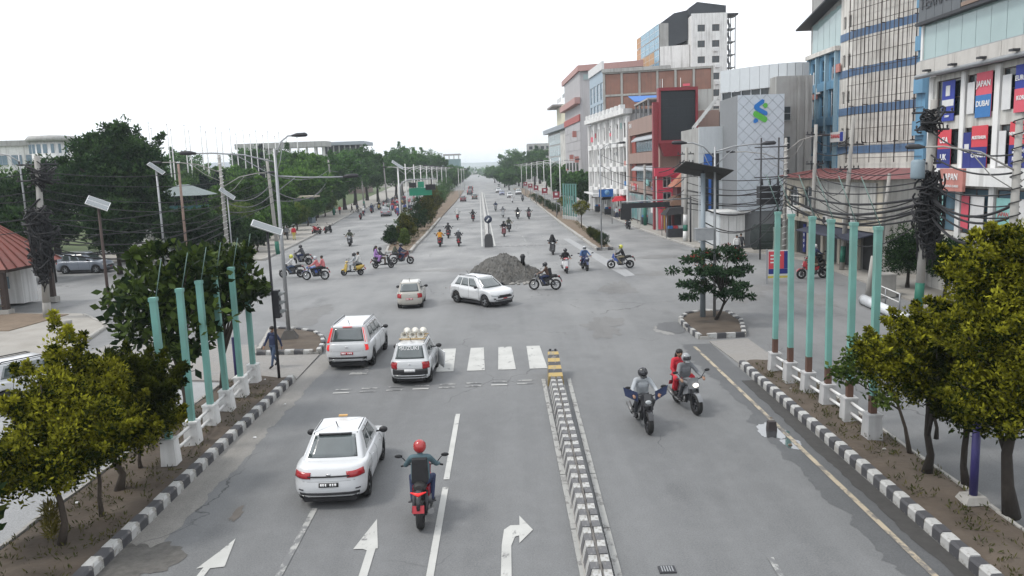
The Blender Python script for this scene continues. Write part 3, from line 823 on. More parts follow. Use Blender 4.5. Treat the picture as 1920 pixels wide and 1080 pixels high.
# ---- blue and white building behind a cage of rusty bars
muted_band = pm('muted_band', (.10, .17, .29), .75, var=.25, sc=.8, streak=.45); cage_wall = pm('cage_wall', (.64, .62, .58), .8, var=.14, sc=.5, streak=.5, dirt=.3); thin_bar = pm('thin_dark_bar', (.06, .045, .04), .75, .2, var=.4)
b2 = Bld('commercial_building', 'tall stained white building with blue bands and a blue window wing', (30, 71.4))
b2.core([(30.25, 82.0), (45, 82), (45, 62.5), (32.4, 62.6), (30.25, 71.3)], 0, 24.5, grey_wall)
F = b2.F((30, 71.4), (32.2, 62.6))
b2.wall(F, 0, F.L, 0, 24.5, [], cage_wall, .24)
for z in (8.0, 11.4, 14.7, 17.9, 21.2): b2.box(F, 'blue_band', 0.02, F.L - .9, z, z + .65, .004, .05, muted_band)
b2.box(F, 'pillar', F.L - .85, F.L + .1, 4, 24.5, .004, .35, blue_w)
for z in (9.2, 12.4, 15.6, 18.8): b2.box(F, 'planter_box', F.L - .8, F.L + .15, z, z + 1.1, .352, .7, blue_w)
mb = MB()
for i in range(int(F.L / .52)):
    for j in range(12): mb.box(.25 + i * .52, .25 + i * .52 + .48, -.02, .0, 8.8 + j * 1.3, 8.8 + j * 1.3 + 1.26)
for i in range(7):
    for j in range(12):
        b2.box(F, 'cladding_panel', .12 + i * 1.12, 1.2 + i * 1.12, 8.72 + j * 1.085, 9.77 + j * 1.085, .003, .03 + .008 * ((i * 7 + j * 3) % 3), cage_wall) if (8.72 + j * 1.085) % 3.3 > .3 or True else None
# bars of the cage
sc_ = thing('scaffold_cage', 'cage of rusty vertical steel bars in front of the stained white building', 'scaffold', (30, 71.4, 0))
for i in range(17):
    u = .15 + i * .50
    mb = MB(); mb.tube([F.pt(u, .5, 8.9 if i % 3 else 7.2), F.pt(u, .5, 24.6)], .03 if i % 4 else .045, 6); mb.build('bar', thin_bar, sc_)
for j in range(14):
    z = 7.6 + j * 1.25
    mb = MB(); mb.tube([F.pt(-.1, .42, z), F.pt(F.L, .42, z)], .024, 6); mb.build('rail', thin_bar, sc_)
for i in range(5):
    for z in (8.9, 12.1, 15.3, 18.5):
        mb = MB(); mb.tube([F.pt(.3 + i * 1.9, 0, z), F.pt(.3 + i * 1.9, .5, z)], .04, 6); mb.build('bracket', thin_bar, sc_)
# corner bay with slit windows and blue wing
F2 = b2.F((30, 81.5), (30, 71.4))
hs = b2.grid(F2, [.7, 3.0, 5.3], [5.0, 8.3, 11.6, 14.9], 1.25, 2.0, blue_w, glass_dark, 2, 2)
hs2 = b2.grid(F2, [8.0, 9.1], [9.2, 12.4, 15.6, 18.9], .55, 1.1, cage_wall, glass_dark, 1, 1)
b2.wall(F2, 0, 7.4, 0, 17.6, hs, blue_w, .24, 'blue_wing')
b2.wall(F2, 7.4, F2.L, 0, 24.5, hs2, cage_wall, .24)
for z in (8.0, 11.4, 14.7, 17.9): b2.box(F2, 'blue_band', 7.45, F2.L, z, z + .65, .004, .05, muted_band)
for u in (.05, 2.3, 4.6, 6.9): b2.box(F2, 'fin', u, u + .22, .1, 17.4, .004, .35, pm('pale_blue', (.30, .44, .52), .7, streak=.3))
for z in (4.6, 7.9, 11.2, 14.5):
    for u in (.45, 2.75, 5.05): b2.box(F2, 'window_box', u, u + 1.7, z - .5, z + .25, .004, .3, blue_w)
for i in range(5): b2.box(F2, 'glass_panel', .3 + i * 1.42, 1.66 + i * 1.42, 17.7, 20.6 + i * .18, -.15, -.1, glass_pale)
b2.box(F2, 'parapet', 0, 7.4, 17.3, 17.7, .05, .5, cage_wall)
mb = MB(); mb.hexa([F2.pt(-1.4, 1.0, 20.4), F2.pt(8, 1.0, 22.2), F2.pt(8, -3, 22.2), F2.pt(-1.4, -3, 20.4)], [F2.pt(-1.4, 1.0, 20.55), F2.pt(8, 1.0, 22.35), F2.pt(8, -3, 22.35), F2.pt(-1.4, -3, 20.55)])
mb.build('canopy_roof', dark_steel, b2.o)
sb = b2.box(F2, 'sign_board', 7.0, 10.0, 9.1, 10.0, .4, .6, poster_w); b2.text(F2, 'KANAAD', 8.3, 9.6, .5, letter_r, .62, sb, .008); b2.box(F2, 'sign_end', 9.3, 9.95, 9.15, 9.95, .6, .62, blue_b, sb)
b2.box(F2, 'awning', .3, 2.9, 7.3, 7.9, .35, 1.1, poster_w)

# ---- low cream building with a red roof
b3 = Bld('shop_building', 'two storey cream shop building with red hipped roof and arched windows', (22.9, 67.5))
b3.core([(23.2, 67.3), (30, 67.3), (30, 51.2), (23.85, 51.2)], 0, 6.2, grey_wall)
F = b3.F((22.9, 67.5), (23.6, 51.0))
hs = [(1.0, 3.1, 3.9, 5.3), (3.9, 6.0, 3.9, 5.3)]
b3.wall(F, 0, F.L, 3.1, 6.25, [(a, b, c, 5.6) for a, b, c, d in hs], cream_w, .24)
for (a, b, c, d) in hs:      # arch spandrels, frame and panes
    mb = MB(); cx = (a + b) / 2; rr = (b - a) / 2
    n = 10
    for sgn in (-1, 1):
        poly = [(cx + sgn * rr, 5.6)] + [(cx + sgn * rr * math.sin(PI / 2 * k / n), 4.6 + 1.0 * math.cos(PI / 2 * k / n)) for k in range(n + 1)]
        mb.add([F.pt(p[0], .004, p[1]) for p in poly] + [F.pt(p[0], -.2, p[1]) for p in poly], [tuple(range(n + 2)), tuple(range(2 * n + 3, n + 1, -1))] + [(i, (i + 1) % (n + 2), n + 2 + (i + 1) % (n + 2), n + 2 + i) for i in range(n + 2)])
    mb.build('arch', cream_w, b3.o)
    b3.window(F, a, c, b - a, 1.7, white_paint, glass_dark, 3, 2, .16)
    b3.box(F, 'sill', a - .1, b + .1, c - .25, c - .02, .004, .2, white_wall)
b3.box(F, 'blank_sign', 6.6, 15.8, 3.55, 6.0, .02, .12, pm('canvas_sign', (.42, .42, .40), .8, var=.1, streak=.5))
b3.box(F, 'ledge', -.1, F.L + .2, 2.85, 3.1, .0, .45, cream_w)
for u in (0, 2.2, 5.0, 7.6, 10.4, 13.2, 16.0): b3.box(F, 'pillar', u, u + .4, 0, 2.85, -.1, .1, cream_w)
sh = pm('roller_shutter', (.20, .20, .20), .6, .2, var=.2)
for k, u in enumerate((.42, 2.62, 5.42, 8.02, 10.82, 13.62)):
    b3.box(F, 'shutter' if k < 2 else 'shop_front', u, u + (1.76 if k == 0 else 2.1), 0.1, 2.8, -.35, -.25, sh if k == 0 else pm('dark_shop', (.03, .03, .032), .6))
mb = MB(); mb.hexa([F.pt(7.3, .1, 2.75), F.pt(16.3, .1, 2.75), F.pt(16.3, 1.9, 2.35), F.pt(7.3, 1.9, 2.35)], [F.pt(7.3, .1, 2.83), F.pt(16.3, .1, 2.83), F.pt(16.3, 1.9, 2.43), F.pt(7.3, 1.9, 2.43)]); mb.build('awning', pm('awning_dark', (.05, .055, .08), .8), b3.o)
b3.box(F, 'shop_sign', 4.55, 4.95, .4, 2.6, .12, .2, navy_b); b3.text(F, 'S', 4.75, 2.2, .35, letter_w, .21); b3.text(F, 'H', 4.75, 1.75, .35, letter_w, .21); b3.text(F, 'O', 4.75, 1.3, .35, letter_w, .21); b3.text(F, 'P', 4.75, .85, .35, letter_w, .21)
rd = pm('red_roof_sheet', (.19, .068, .066), .6, var=.2, sc=1.2, streak=.4)
mb = MB()
q = [F.pt(-.4, .7, 6.25), F.pt(F.L + .5, .7, 6.25), F.pt(F.L + .5, -6.5, 6.25), F.pt(-.4, -6.5, 6.25)]
t_ = [F.pt(2.4, -2.2, 6.85), F.pt(F.L - 2.3, -2.2, 6.85), F.pt(F.L - 2.3, -3.6, 6.85), F.pt(2.4, -3.6, 6.85)]
mb.hexa(q, t_); rf_ = mb.build('roof', rd, b3.o)
for i in range(16):
    f0 = i / 15
    a_ = Vector(q[0]).lerp(Vector(q[1]), f0); c_ = Vector(t_[0]).lerp(Vector(t_[1]), f0)
    mb = MB(); mb.tube([a_ + Vector((0, 0, .03)), c_ + Vector((0, 0, .03))], .035, 5); mb.build('seam', rd, rf_)
F3 = b3.F((23.6, 51.0), (30, 50.6)); b3.wall(F3, .02, F3.L, 0, 6.25, [], off_white, .2)

# ---- bank with diamond cladding and ribbon logo
b4 = Bld('bank_building', 'silver bank building with diamond cladding and blue and green ribbon logo', (19.6, 70))
pan = pm('silver_panel', (.55, .60, .65), .45, .25, var=.06, sc=.8); pan2 = pm('silver_ribbed', (.55, .58, .60), .45, .2, var=.06)
b4.core([(19.62, 70.06), (23.6, 70.06), (23.6, 76), (19.62, 76)], 0, 13.3, pm('cladding_joint', (.20, .21, .22), .7))
F = b4.F((19.6, 70), (23.65, 70))
def clip(poly, x0, x1, y0, y1):
    for (ax, lim, sg_) in ((0, x0, 1), (0, x1, -1), (1, y0, 1), (1, y1, -1)):
        out = []
        for i in range(len(poly)):
            p, q_ = poly[i], poly[(i + 1) % len(poly)]
            ip, iq = (p[ax] - lim) * sg_ >= 0, (q_[ax] - lim) * sg_ >= 0
            if ip: out.append(p)
            if ip != iq:
                t = (lim - p[ax]) / (q_[ax] - p[ax])
                out.append((p[0] + t * (q_[0] - p[0]), p[1] + t * (q_[1] - p[1])))
        poly = out
        if not poly: return []
    return poly
hd, gp = .50, .018
for i in range(-1, 10):
    for j in range(0, 23):
        cxp, cyp = i * hd, 3.3 + j * hd
        if (i + j) % 2: continue
        pl = clip([(cxp - hd + gp, cyp), (cxp, cyp - hd + gp), (cxp + hd - gp, cyp), (cxp, cyp + hd - gp)], .02, 4.03, 3.3, 13.3)
        if len(pl) < 3: continue
        mb = MB(); n = len(pl)
        mb.add([F.pt(p[0], .02, p[1]) for p in pl] + [F.pt(p[0], -.05, p[1]) for p in pl], [tuple(range(n)), tuple(range(2 * n - 1, n - 1, -1))] + [(k, (k + 1) % n, n + (k + 1) % n, n + k) for k in range(n)])
        mb.build('panel', pan, b4.o)
lb, lg = pm('logo_blue', (.02, .17, .50), .4, var=.02), pm('logo_green', (.10, .42, .06), .4, var=.02)
def logo_poly(pts, m_, d0, par=None):
    S = .0131; mb = MB(); n = len(pts)
    P = [(1.95 + (x - 90) * S, 11.95 - (y - 760) * S) for x, y in pts]
    mb.add([F.pt(p[0], d0 + .05, p[1]) for p in P] + [F.pt(p[0], d0, p[1]) for p in P], [tuple(range(n)), tuple(range(2 * n - 1, n - 1, -1))] + [(k, (k + 1) % n, n + (k + 1) % n, n + k) for k in range(n)])
    return mb.build('logo_ribbon', m_, b4.o)
logo_poly([(100, 688), (116, 692), (114, 712), (82, 734), (84, 740), (133, 768), (138, 778), (134, 792), (120, 792), (58, 756), (48, 742), (52, 722)], lb, .03)
logo_poly([(104, 726), (120, 712), (134, 716), (138, 732), (128, 746), (116, 742)], lg, .03)
logo_poly([(48, 764), (62, 762), (132, 804), (138, 818), (128, 836), (116, 838), (48, 796), (42, 782)], lg, .03)
logo_poly([(46, 822), (58, 808), (74, 818), (76, 830), (60, 840), (46, 838)], lb, .03)
# curved parapet and ribbon window behind
arc = [(20.9 + 6.8 * t + 0.0, 80.5 - 5.2 * math.sin(t * PI * .62)) for t in [k / 10 for k in range(11)]]
for k in range(10):
    b4_f = b4.F(arc[k], arc[k + 1])
    b4.box(b4_f, 'parapet_panel', .01, b4_f.L - .01, 14.4, 16.5, -.1, .12, pan2)
    b4.box(b4_f, 'pane', .02, b4_f.L - .02, 12.2, 14.38, -.3, -.2, glass_dark)
    b4.box(b4_f, 'mullion', -.04, .04, 12.2, 14.38, -.2, -.1, pan2)
b4.core([(24.3, 74.2), (27.6, 74.2), (27.6, 86), (24.3, 86)], 0, 15.2, grey_wall, 'service_tower')
Fs = b4.F((24.3, 74.1), (27.6, 74.1))
for z in (5.5, 8.5, 11.2): b4.window(Fs, .6, z, .7, 1.3, steel, glass_dark, 1, 2, -.06)
for u in (1.9, 2.6): b4.box(Fs, 'pier', u, u + .25, 0.2, 15.1, .0, .12, grey_wall)
# left wing: ribbed white block, dark recess with blue panel
F = b4.F((17.4, 75), (20.6, 75))
b4.core([(17.45, 75.2), (20.6, 75.2), (20.6, 83), (17.45, 83)], 0, 10.9, grey_wall)
for i in range(12): b4.box(F, 'ribbed_panel', .0 + i * .265, .255 + i * .265, 8.5, 10.95, -.1, .06 + .012 * (i % 2), pan2)
b4.box(F, 'cladding', .0, .45, 0.2, 8.48, -.1, .05, pan2); b4.box(F, 'blue_panel', .46, 1.25, 7.2, 8.45, -.1, .02, pm('panel_blue', (.03, .12, .42), .5)); b4.box(F, 'dark_panel', 1.27, 1.9, 7.2, 8.45, -.1, .02, dark_steel)
b4.box(F, 'recess', .46, 1.9, 3.2, 7.18, -.12, -.05, glass_dark)
for i in range(8): b4.box(F, 'cladding', 1.92, 3.2, 3.25 + i * .655, 3.89 + i * .655, -.1, .05, pan2)
b4.box(F, 'blue_post', .95, 1.15, 3.2, 7.18, -.05, .1, pm('panel_blue', (.03, .12, .42), .5))
F = b4.F((18.0, 69.6), (21.4, 69.6))
b4.core([(18.0, 69.7), (19.58, 69.7), (19.58, 74.9), (18.0, 74.9)], 0, 3.2, pan2, 'kiosk')
for i in range(3): b4.box(F, 'kiosk_panel', .05 + i * .72, .73 + i * .72, .3, 3.1, .0, .1, white_paint)
b4.box(F, 'kiosk_roof', -.2, 2.6, 3.2, 3.4, -3.5, .5, white_paint)
mb = MB()
for i in range(7): mb.tube([F.pt(1.6, .6 - i * .02, 7.0), F.pt(2.4, .6, 7.0)], .02, 4)
stl = thing('roof_stair', 'white steel stair climbing to the roof beside the silver bank', 'stair', (19.0, 78.5, 10.9))
for s_ in (0, 1.0):
    mb = MB(); mb.hexa([(-1.2, s_, 0), (1.2, s_, 2.9), (1.2, s_ + .06, 2.9), (-1.2, s_ + .06, 0)], [(-1.2, s_, .25), (1.2, s_, 3.15), (1.2, s_ + .06, 3.15), (-1.2, s_ + .06, .25)]); mb.build('stringer', white_paint, stl)
for i in range(9):
    mb = MB(); mb.box(-1.15 + i * .27, -.92 + i * .27, .06, 1.0, .12 + i * .325, .16 + i * .325); mb.build('step', steel, stl)

# ---- LED screen in a red frame
fr = pm('red_frame', (.24, .035, .045), .55, var=.15, streak=.2)
bb = thing('led_billboard', 'large switched off dark LED screen in a red frame high on a red column', 'billboard', (16.9, 92, 0))
def bxo(name, x0, x1, y0, y1, z0, z1, m_, par): 
    mb = MB(); mb.box(x0, x1, y0, y1, z0, z1); return mb.build(name, m_, par)
scn = pm('led_screen', (.022, .027, .032), .5, var=.06, sc=8, bump=.2, bsc=80)
for i in range(4):
    for j in range(6): bxo('screen_module', .15 + i * .955, 1.1 + i * .955, -.12, -.05, 10.35 + j * .9, 11.245 + j * .9, scn, bb)
bxo('backing', .1, 4.05, -.05, .9, 10.3, 15.8, dark_steel, bb)
bxo('frame_top', -.15, 4.3, -.35, .9, 15.8, 16.15, fr, bb); bxo('frame_side', -.15, .1, -.35, .9, 10.3, 15.8, fr, bb); bxo('frame_side', 4.05, 4.3, -.35, .9, 10.3, 15.8, fr, bb); bxo('frame_bottom', -.15, 4.3, -.35, .9, 9.95, 10.3, fr, bb)
mb = MB(); mb.hexa([(.5, 0, 8.5), (3.9, 0, 8.5), (3.9, .9, 8.5), (.5, .9, 8.5)], [(-.1, -.3, 9.95), (4.25, -.3, 9.95), (4.25, .9, 9.95), (-.1, .9, 9.95)]); mb.build('soffit', fr, bb)
bxo('column', -.75, -.17, -.1, .7, 0, 14.6, fr, bb)
# red shop and brown hip roof pavilion at street level
pk = pm('pink_red_paint', (.55, .05, .09), .6, var=.12)
b5 = Bld('red_shop', 'bright red framed shop with two stacked openings below the LED screen', (16.3, 90.5), 'shop')
F = b5.F((16.3, 90.5), (19.0, 90.5))
b5.core([(16.35, 90.75), (19.0, 90.75), (19.0, 91.8), (16.35, 91.8)], 0, 6.6, grey_wall)
hs = b5.grid(F, [.65], [3.3, 5.0], .95, 1.2, white_paint, glass_dark, 2, 1)
b5.wall(F, 0, 2.7, 2.7, 6.6, hs, pk, .22); b5.box(F, 'canopy', -.3, 1.9, 6.3, 7.2, -.2, .4, pk)
for i, m_ in enumerate((coral_b, pm('gold_cloth', (.5, .3, .05), .7), maroon, coral_b)): b5.box(F, 'hanging_cloth', .1 + i * .6, .6 + i * .6, .3, 2.6, .05, .12, m_)
b6 = Bld('tiled_pavilion', 'small pavilion with brown tiled hip roof and dark open front beside the red shop', (18.6, 86), 'pavilion')
tile = pm('brown_tile', (.13, .075, .05), .8, var=.3, sc=3, bump=.5, bsc=12)
for (zb, ex, zt) in ((3.3, 2.4, 4.9), (5.2, 1.7, 6.8)):
    mb = MB(); mb.hexa([(-ex, -ex, zb), (ex, -ex, zb), (ex, ex, zb), (-ex, ex, zb)], [(-.35, -.2, zt), (.35, -.2, zt), (.35, .2, zt), (-.35, .2, zt)]); mb.build('roof', tile if zb < 4 else pm('orange_tile', (.35, .14, .09), .8, var=.3, sc=3), b6.o)
for x in (-1.8, 1.8):
    for y in (-1.8, 1.8): bxo('pillar', x - .12, x + .12, y - .12, y + .12, 0, 3.3, maroon, b6.o)
bxo('upper_room', -1.2, 1.2, -1.2, 1.2, 4.3, 5.2, maroon, b6.o); bxo('back_wall', -1.7, 1.7, 1.2, 1.5, 0.1, 3.3, dark_steel, b6.o)

# ---- brown ribbon window building
b7 = Bld('brown_office', 'brown panelled office building with long recessed ribbon windows', (16.4, 113.5))
brn = pm('brown_panel', (.30, .21, .18), .7, var=.12, sc=.6, streak=.35)
b7.core([(16.9, 113.4), (26, 113.4), (26, 93.6), (17.7, 93.6)], 0, 13.4, pm('brown_dark', (.12, .07, .06), .8))
F = b7.F((16.4, 113.5), (17.2, 93.5))
hs = [(1.2, F.L - 1.0, 9.2, 11.6), (1.2, F.L - 1.0, 5.4, 7.8)]
b7.wall(F, 0, F.L, 4.0, 13.6, hs, brn, .5)
for (a, b, c, d) in hs:
    n = 8; w = (b - a - 3.2) / n
    for i in range(n): b7.window(F, a + 3.1 + i * w, c + .1, w - .06, 1.35, steel, glass_blue, 2, 1, .35)
    mb = MB(); mb.hexa([F.pt(a + 2.8, -.3, c + 1.55), F.pt(b, -.3, c + 1.55), F.pt(b, .35, c + 1.45), F.pt(a + 2.8, .35, c + 1.45)], [F.pt(a + 2.8, -.3, c + 2.1), F.pt(b, -.3, c + 2.1), F.pt(b, .35, c + 1.6), F.pt(a + 2.8, .35, c + 1.6)]); mb.build('sunshade', pm('zinc', (.38, .40, .42), .5, .3), b7.o)
    b7.box(F, 'red_panel', a, a + 2.6, c + .02, d - .02, -.45, -.3, pm('rust_panel', (.26, .06, .045), .7))
n = 9; w = F.L / n
for i in range(n): b7.window(F, i * w + .03, .3, w - .06, 3.5, steel, pm('teal_glass', (.16, .34, .34), .12, var=.25) if i % 3 else glass_pale, 2, 2, -.02)
b7.box(F, 'sign_board', F.L - 4.2, F.L - .5, 1.8, 3.4, .12, .25, poster_w); b7.box(F, 'sign_board', F.L - 2.2, F.L - .3, 4.2, 5.2, .02, .15, poster_w); b7.box(F, 'sign_board', 4.2, 6.0, 4.3, 5.1, .02, .15, red_b)
F3 = b7.F((17.2, 93.5), (24, 93.3)); b7.wall(F3, .02, F3.L, 0, 13.6, [], brn, .2)
b7.text(F, 'EDAS', 1.9, 12.9, .8, letter_w, .04)
# roof terrace with blue canopy
bxo('terrace_roof', .6, 7, -13, -2, 15.6, 15.8, pm('tin_roof', (.35, .33, .31), .6, var=.2), b7.o)
for y in (-12.5, -9, -6, -2.5): bxo('terrace_post', .7, .9, y, y + .2, 13.4, 15.6, steel, b7.o)
mb = MB(); mb.hexa([(.4, -4, 16.0), (5, -4, 16.0), (5, 2, 17.2), (.4, 2, 17.2)], [(.4, -4, 16.1), (5, -4, 16.1), (5, 2, 17.3), (.4, 2, 17.3)]); mb.build('blue_canopy', pm('blue_tarp', (.03, .14, .42), .6), b7.o)

# ---- ornate white building
b8 = Bld('white_arcade_building', 'white building with tall pilasters and projecting window boxes', (13.9, 141))
b8.core([(14.4, 141), (26, 141), (26, 114.5), (17.1, 114.5)], 0, 15.4, grey_wall)
F = b8.F((13.9, 141), (16.7, 114))
n = 6; w = F.L / n
hs = b8.grid(F, [i * w + 1.2 for i in range(n)], [1.4, 4.6, 8.0, 11.6], w - 2.2, 2.1, dk, glass_dark, 2, 1)
b8.wall(F, 0, F.L, 0, 14.8, hs, white_wall, .3)
for i in range(n + 1): b8.box(F, 'pilaster', i * w - .35, i * w + .35, 0.1, 14.5, .004, .5, white_wall)
for i in range(n):
    for z in (3.9, 7.2, 10.8): b8.box(F, 'window_box', i * w + .8, i * w + w - .8, z - .5, z + .25, .004, .75, white_wall)
b8.box(F, 'cornice', -.8, F.L + .5, 14.8, 15.5, -.3, 1.0, white_wall)
for i in range(10): b8.box(F, 'cornice_block', i * 2.7, i * 2.7 + 1.2, 15.5, 16.2, .2, .9, white_wall)
F3 = b8.F((16.7, 114), (24, 113.8)); b8.wall(F3, .02, F3.L, 0, 14.8, [], white_wall, .2)
mb = MB()
bxo('market_roof', -1.8, .8, -24, -4, 3.2, 3.35, pm('white_tin', (.6, .6, .6), .5), b8.o)

# ---- brick building with concrete frame and glass stair column
b9 = Bld('brick_building', 'unplastered brick building with grey concrete frame and blue glass column', (16.4, 142))
brick = pm('brick_wall', (.24, .125, .095), .85, var=.25, sc=.8, streak=.35, dirt=.2, bump=.4, bsc=30)
b9.core([(16.4, 142.3), (34.3, 138.3), (34.3, 147), (20, 149)], 0, 23.6, brick)
F = b9.F((16.4, 142), (34.4, 138))
for i in range(6):
    for j in range(3):
        b9.box(F, 'brick_panel', i * 3.05 + .3, i * 3.05 + 2.88, 12.2 + j * 3.8, 15.6 + j * 3.8, -.2, .04 + .02 * ((i + j) % 2), brick)
for i in range(7): b9.box(F, 'column', i * 3.05 - .12, i * 3.05 + .26, 9, 23.7, -.2, .14, concrete)
for j in range(4): b9.box(F, 'beam', -.1, F.L, 11.8 + j * 3.85, 12.15 + j * 3.85, -.2, .12, concrete)
b9.box(F, 'roof_edge', -.3, F.L * .62, 23.6, 24.2, -3, .4, grey_wall)
F3 = b9.F((15.4, 157), (16.4, 142))
hs = b9.grid(F3, [.8, 4.4, 8.0, 11.6], [8.4, 12.0, 15.6, 19.2], 2.9, 3.0, steel, glass_blue, 2, 2)
b9.wall(F3, 0, F3.L, 0, 24.2, hs, pm('blue_grey_panel', (.30, .38, .45), .5), .2)
b9.box(F3, 'sign_band', .5, F3.L, 24.2, 25.6, -.1, .3, poster_w)

# ---- grey panel building with pink roof slabs, behind
b10 = Bld('pink_roof_building', 'grey panelled building with overhanging pink roof slabs behind the brick one', (14.6, 178))
lil = pm('lilac_grey_panel', (.40, .39, .40), .7, var=.08, sc=.5, streak=.3); pinkr = pm('pink_roof', (.42, .25, .23), .7, var=.12)
b10.core([(13.4, 200), (14.8, 172), (30, 166), (34, 195)], 0, 27.4, lil)
b10.core([(12.9, 203), (14.4, 171.3), (31, 165), (35, 197)], 27.4, 28.6, pinkr, 'roof_slab')
F = b10.F((13.4, 200), (14.8, 172))
for z in (20.8,): b10.box(F, 'roof_slab', -1, F.L + .3, z, z + 1.3, .02, 1.2, pinkr)
b10.box(F, 'red_band', 0, F.L, 17.2, 18.6, .02, .3, pm('red_band', (.36, .10, .09), .7))
for i in range(5):
    for j in range(4): b10.box(F, 'panel', i * 5.6 + .05, i * 5.6 + 5.5, 9.2 + j * 2, 11.1 + j * 2, .02, .08 + .02 * ((i + j) % 2), lil)
hs = b10.grid(F, [2, 8, 14, 20], [3.0, 6.2], 3.4, 2.3, dk, glass_dark, 2, 1, -.05)
F3 = b10.F((14.8, 172), (30, 166))
for i in range(9): b10.window(F3, .8 + i * 1.7, 25.6, 1.3, 1.2, steel, glass_pale, 2, 1, -.05)
for (u, z, m_) in ((23, 14, coral_b), (26, 8.5, coral_b), (12, 5.5, poster_w), (17, 9, coral_b)): b10.box(F, 'hanging_sign', u, u + .3, z, z + 1.3, .3, 1.2, salmon if m_ is coral_b else m_)

# ---- far cream and grey block
b11 = Bld('far_apartment_block', 'distant cream topped block with a grey glass grid and concrete face', (11.4, 250))
b11.core([(11.4, 250), (15.9, 200), (40, 205), (40, 255)], 0, 19.0, grey_wall)
F = b11.F((11.4, 250), (15.9, 200))
hs = b11.grid(F, [2 + i * 4.2 for i in range(6)], [4.2 + j * 3.3 for j in range(4)], 3.9, 3.0, steel, glass_pale, 3, 2, -.02)
b11.box(F, 'concrete_face', 28, F.L, 4, 17.2, .02, .5, off_white); b11.box(F, 'eave', -1.5, F.L, 17.6, 18.8, .0, 1.4, pm('slate_grey', (.28, .31, .34), .7))
b11.core([(14, 246), (15.7, 215), (36, 219), (36, 250)], 19, 25, pm('pale_yellow', (.58, .55, .42), .8, streak=.3), 'upper_storey')
F3 = b11.F((14, 246), (15.7, 215))
for (u, z) in ((22, 23.4), (23, 20.6), (27, 23.2)): b11.window(F3, u, z, 3.4, .9, dk, glass_dark, 2, 1, -.05)
b11.box(F3, 'roof', -4, 12, 25.0, 25.5, -6, 2.5, pm('grey_tile', (.25, .22, .21), .8)); b11.box(F3, 'roof_sign', 4, 14, 26.2, 27.4, .2, .3, poster_w); b11.box(F3, 'roof_sign', 18, 25, 26.6, 27.6, .2, .3, steel)

# ---- white tower with dark cladding and outside stair
b12 = Bld('white_tower_block', 'tall white tower block with small windows and charcoal upper cladding', (33.5, 150))
b12.core([(33.6, 150.3), (40.0, 150.3), (40.0, 172), (33.6, 172)], 0, 34.2, white_wall)
F = b12.F((33.5, 150), (40.0, 150))
hs = b12.grid(F, [1.1, 3.75], [16.6, 19.6, 22.6, 25.6, 28.4, 31.2], 1.35, 1.2, dk, glass_dark, 2, 1)
b12.wall(F, 0, F.L, 0, 34.4, hs, white_wall, .28)
for (u, z) in ((4.0, 27.6), (4.3, 24.7), (4.3, 21.7)): b12.box(F, 'air_conditioner', u, u + .75, z, z + .55, .02, .4, poster_w)
b12.core([(28.4, 153), (33.5, 151.5), (33.5, 172), (28.4, 172)], 0, 29.2, white_wall, 'lower_block')
chc = pm('charcoal_cladding', (.045, .05, .058), .7, var=.2, sc=.6)
mb = MB(); q = b12.base
mb.add([(x - q[0], y - q[1], z) for (x, y, z) in [(28.3, 154, 28.6), (33.5, 153, 30.2), (33.5, 153, 35.6), (31, 153.4, 35.2), (28.3, 154, 33.4), (28.3, 172, 28.6), (33.5, 172, 30.2), (33.5, 172, 35.6), (31, 172, 35.2), (28.3, 172, 33.4)]],
       [(0, 1, 2, 3, 4), (9, 8, 7, 6, 5), (0, 5, 6, 1), (1, 6, 7, 2), (2, 7, 8, 3), (3, 8, 9, 4), (4, 9, 5, 0)])
mb.build('charcoal_gable', chc, b12.o)
mb = MB(); mb.add([(x - q[0], y - q[1], z) for (x, y, z) in [(33.5, 152, 34.4), (40.3, 152, 34.4), (40.3, 152, 36.0), (35, 152, 36.8), (33.5, 152, 35.8), (33.5, 172, 34.4), (40.3, 172, 34.4), (40.3, 172, 36.0), (35, 172, 36.8), (33.5, 172, 35.8)]],
       [(0, 1, 2, 3, 4), (9, 8, 7, 6, 5), (0, 5, 6, 1), (1, 6, 7, 2), (2, 7, 8, 3), (3, 8, 9, 4), (4, 9, 5, 0)]); mb.build('charcoal_gable', chc, b12.o)
F3 = b12.F((27.0, 172), (28.3, 153.5))
ob = pm('orange_panel', (.45, .25, .11), .6, var=.15); bg2 = pm('sky_glass', (.10, .28, .40), .2, var=.3, sc=1.5)
for i in range(5):
    for j in range(8): b12.window(F3, i * 3.7, 15.2 + j * 2.3, 3.6, 2.2, poster_w, ob if (j % 4 in (1,) and 0 < i < 4) or i == 0 else bg2, 3, 2, -.05)
b12.core([(27.2, 172), (28.4, 153.6), (30, 153.6), (30, 172)], 0, 33.5, grey_wall, 'glass_wing')
sf = thing('fire_stair', 'open steel fire stair tower beside the white tower block', 'stair', (40.4, 150.5, 0))
for x in (0, 1.2):
    for y in (0, 3): mb = MB(); mb.tube([(x, y, 0), (x, y, 34)], .09, 6); mb.build('post', dark_steel, sf)
for j in range(13):
    bxo('landing', -.1, 1.3, 0, 3, 4 + j * 2.3, 4.12 + j * 2.3, steel, sf)
    mb = MB(); mb.hexa([(.1, 0, 4.1 + j * 2.3), (.5, 0, 4.1 + j * 2.3), (.5, 3, 6.3 + j * 2.3), (.1, 3, 6.3 + j * 2.3)], [(.1, 0, 4.25 + j * 2.3), (.5, 0, 4.25 + j * 2.3), (.5, 3, 6.45 + j * 2.3), (.1, 3, 6.45 + j * 2.3)]); mb.build('flight', steel, sf)
bxo('stair_roof', -.4, 1.7, -.3, 3.3, 34, 34.3, dark_steel, sf)
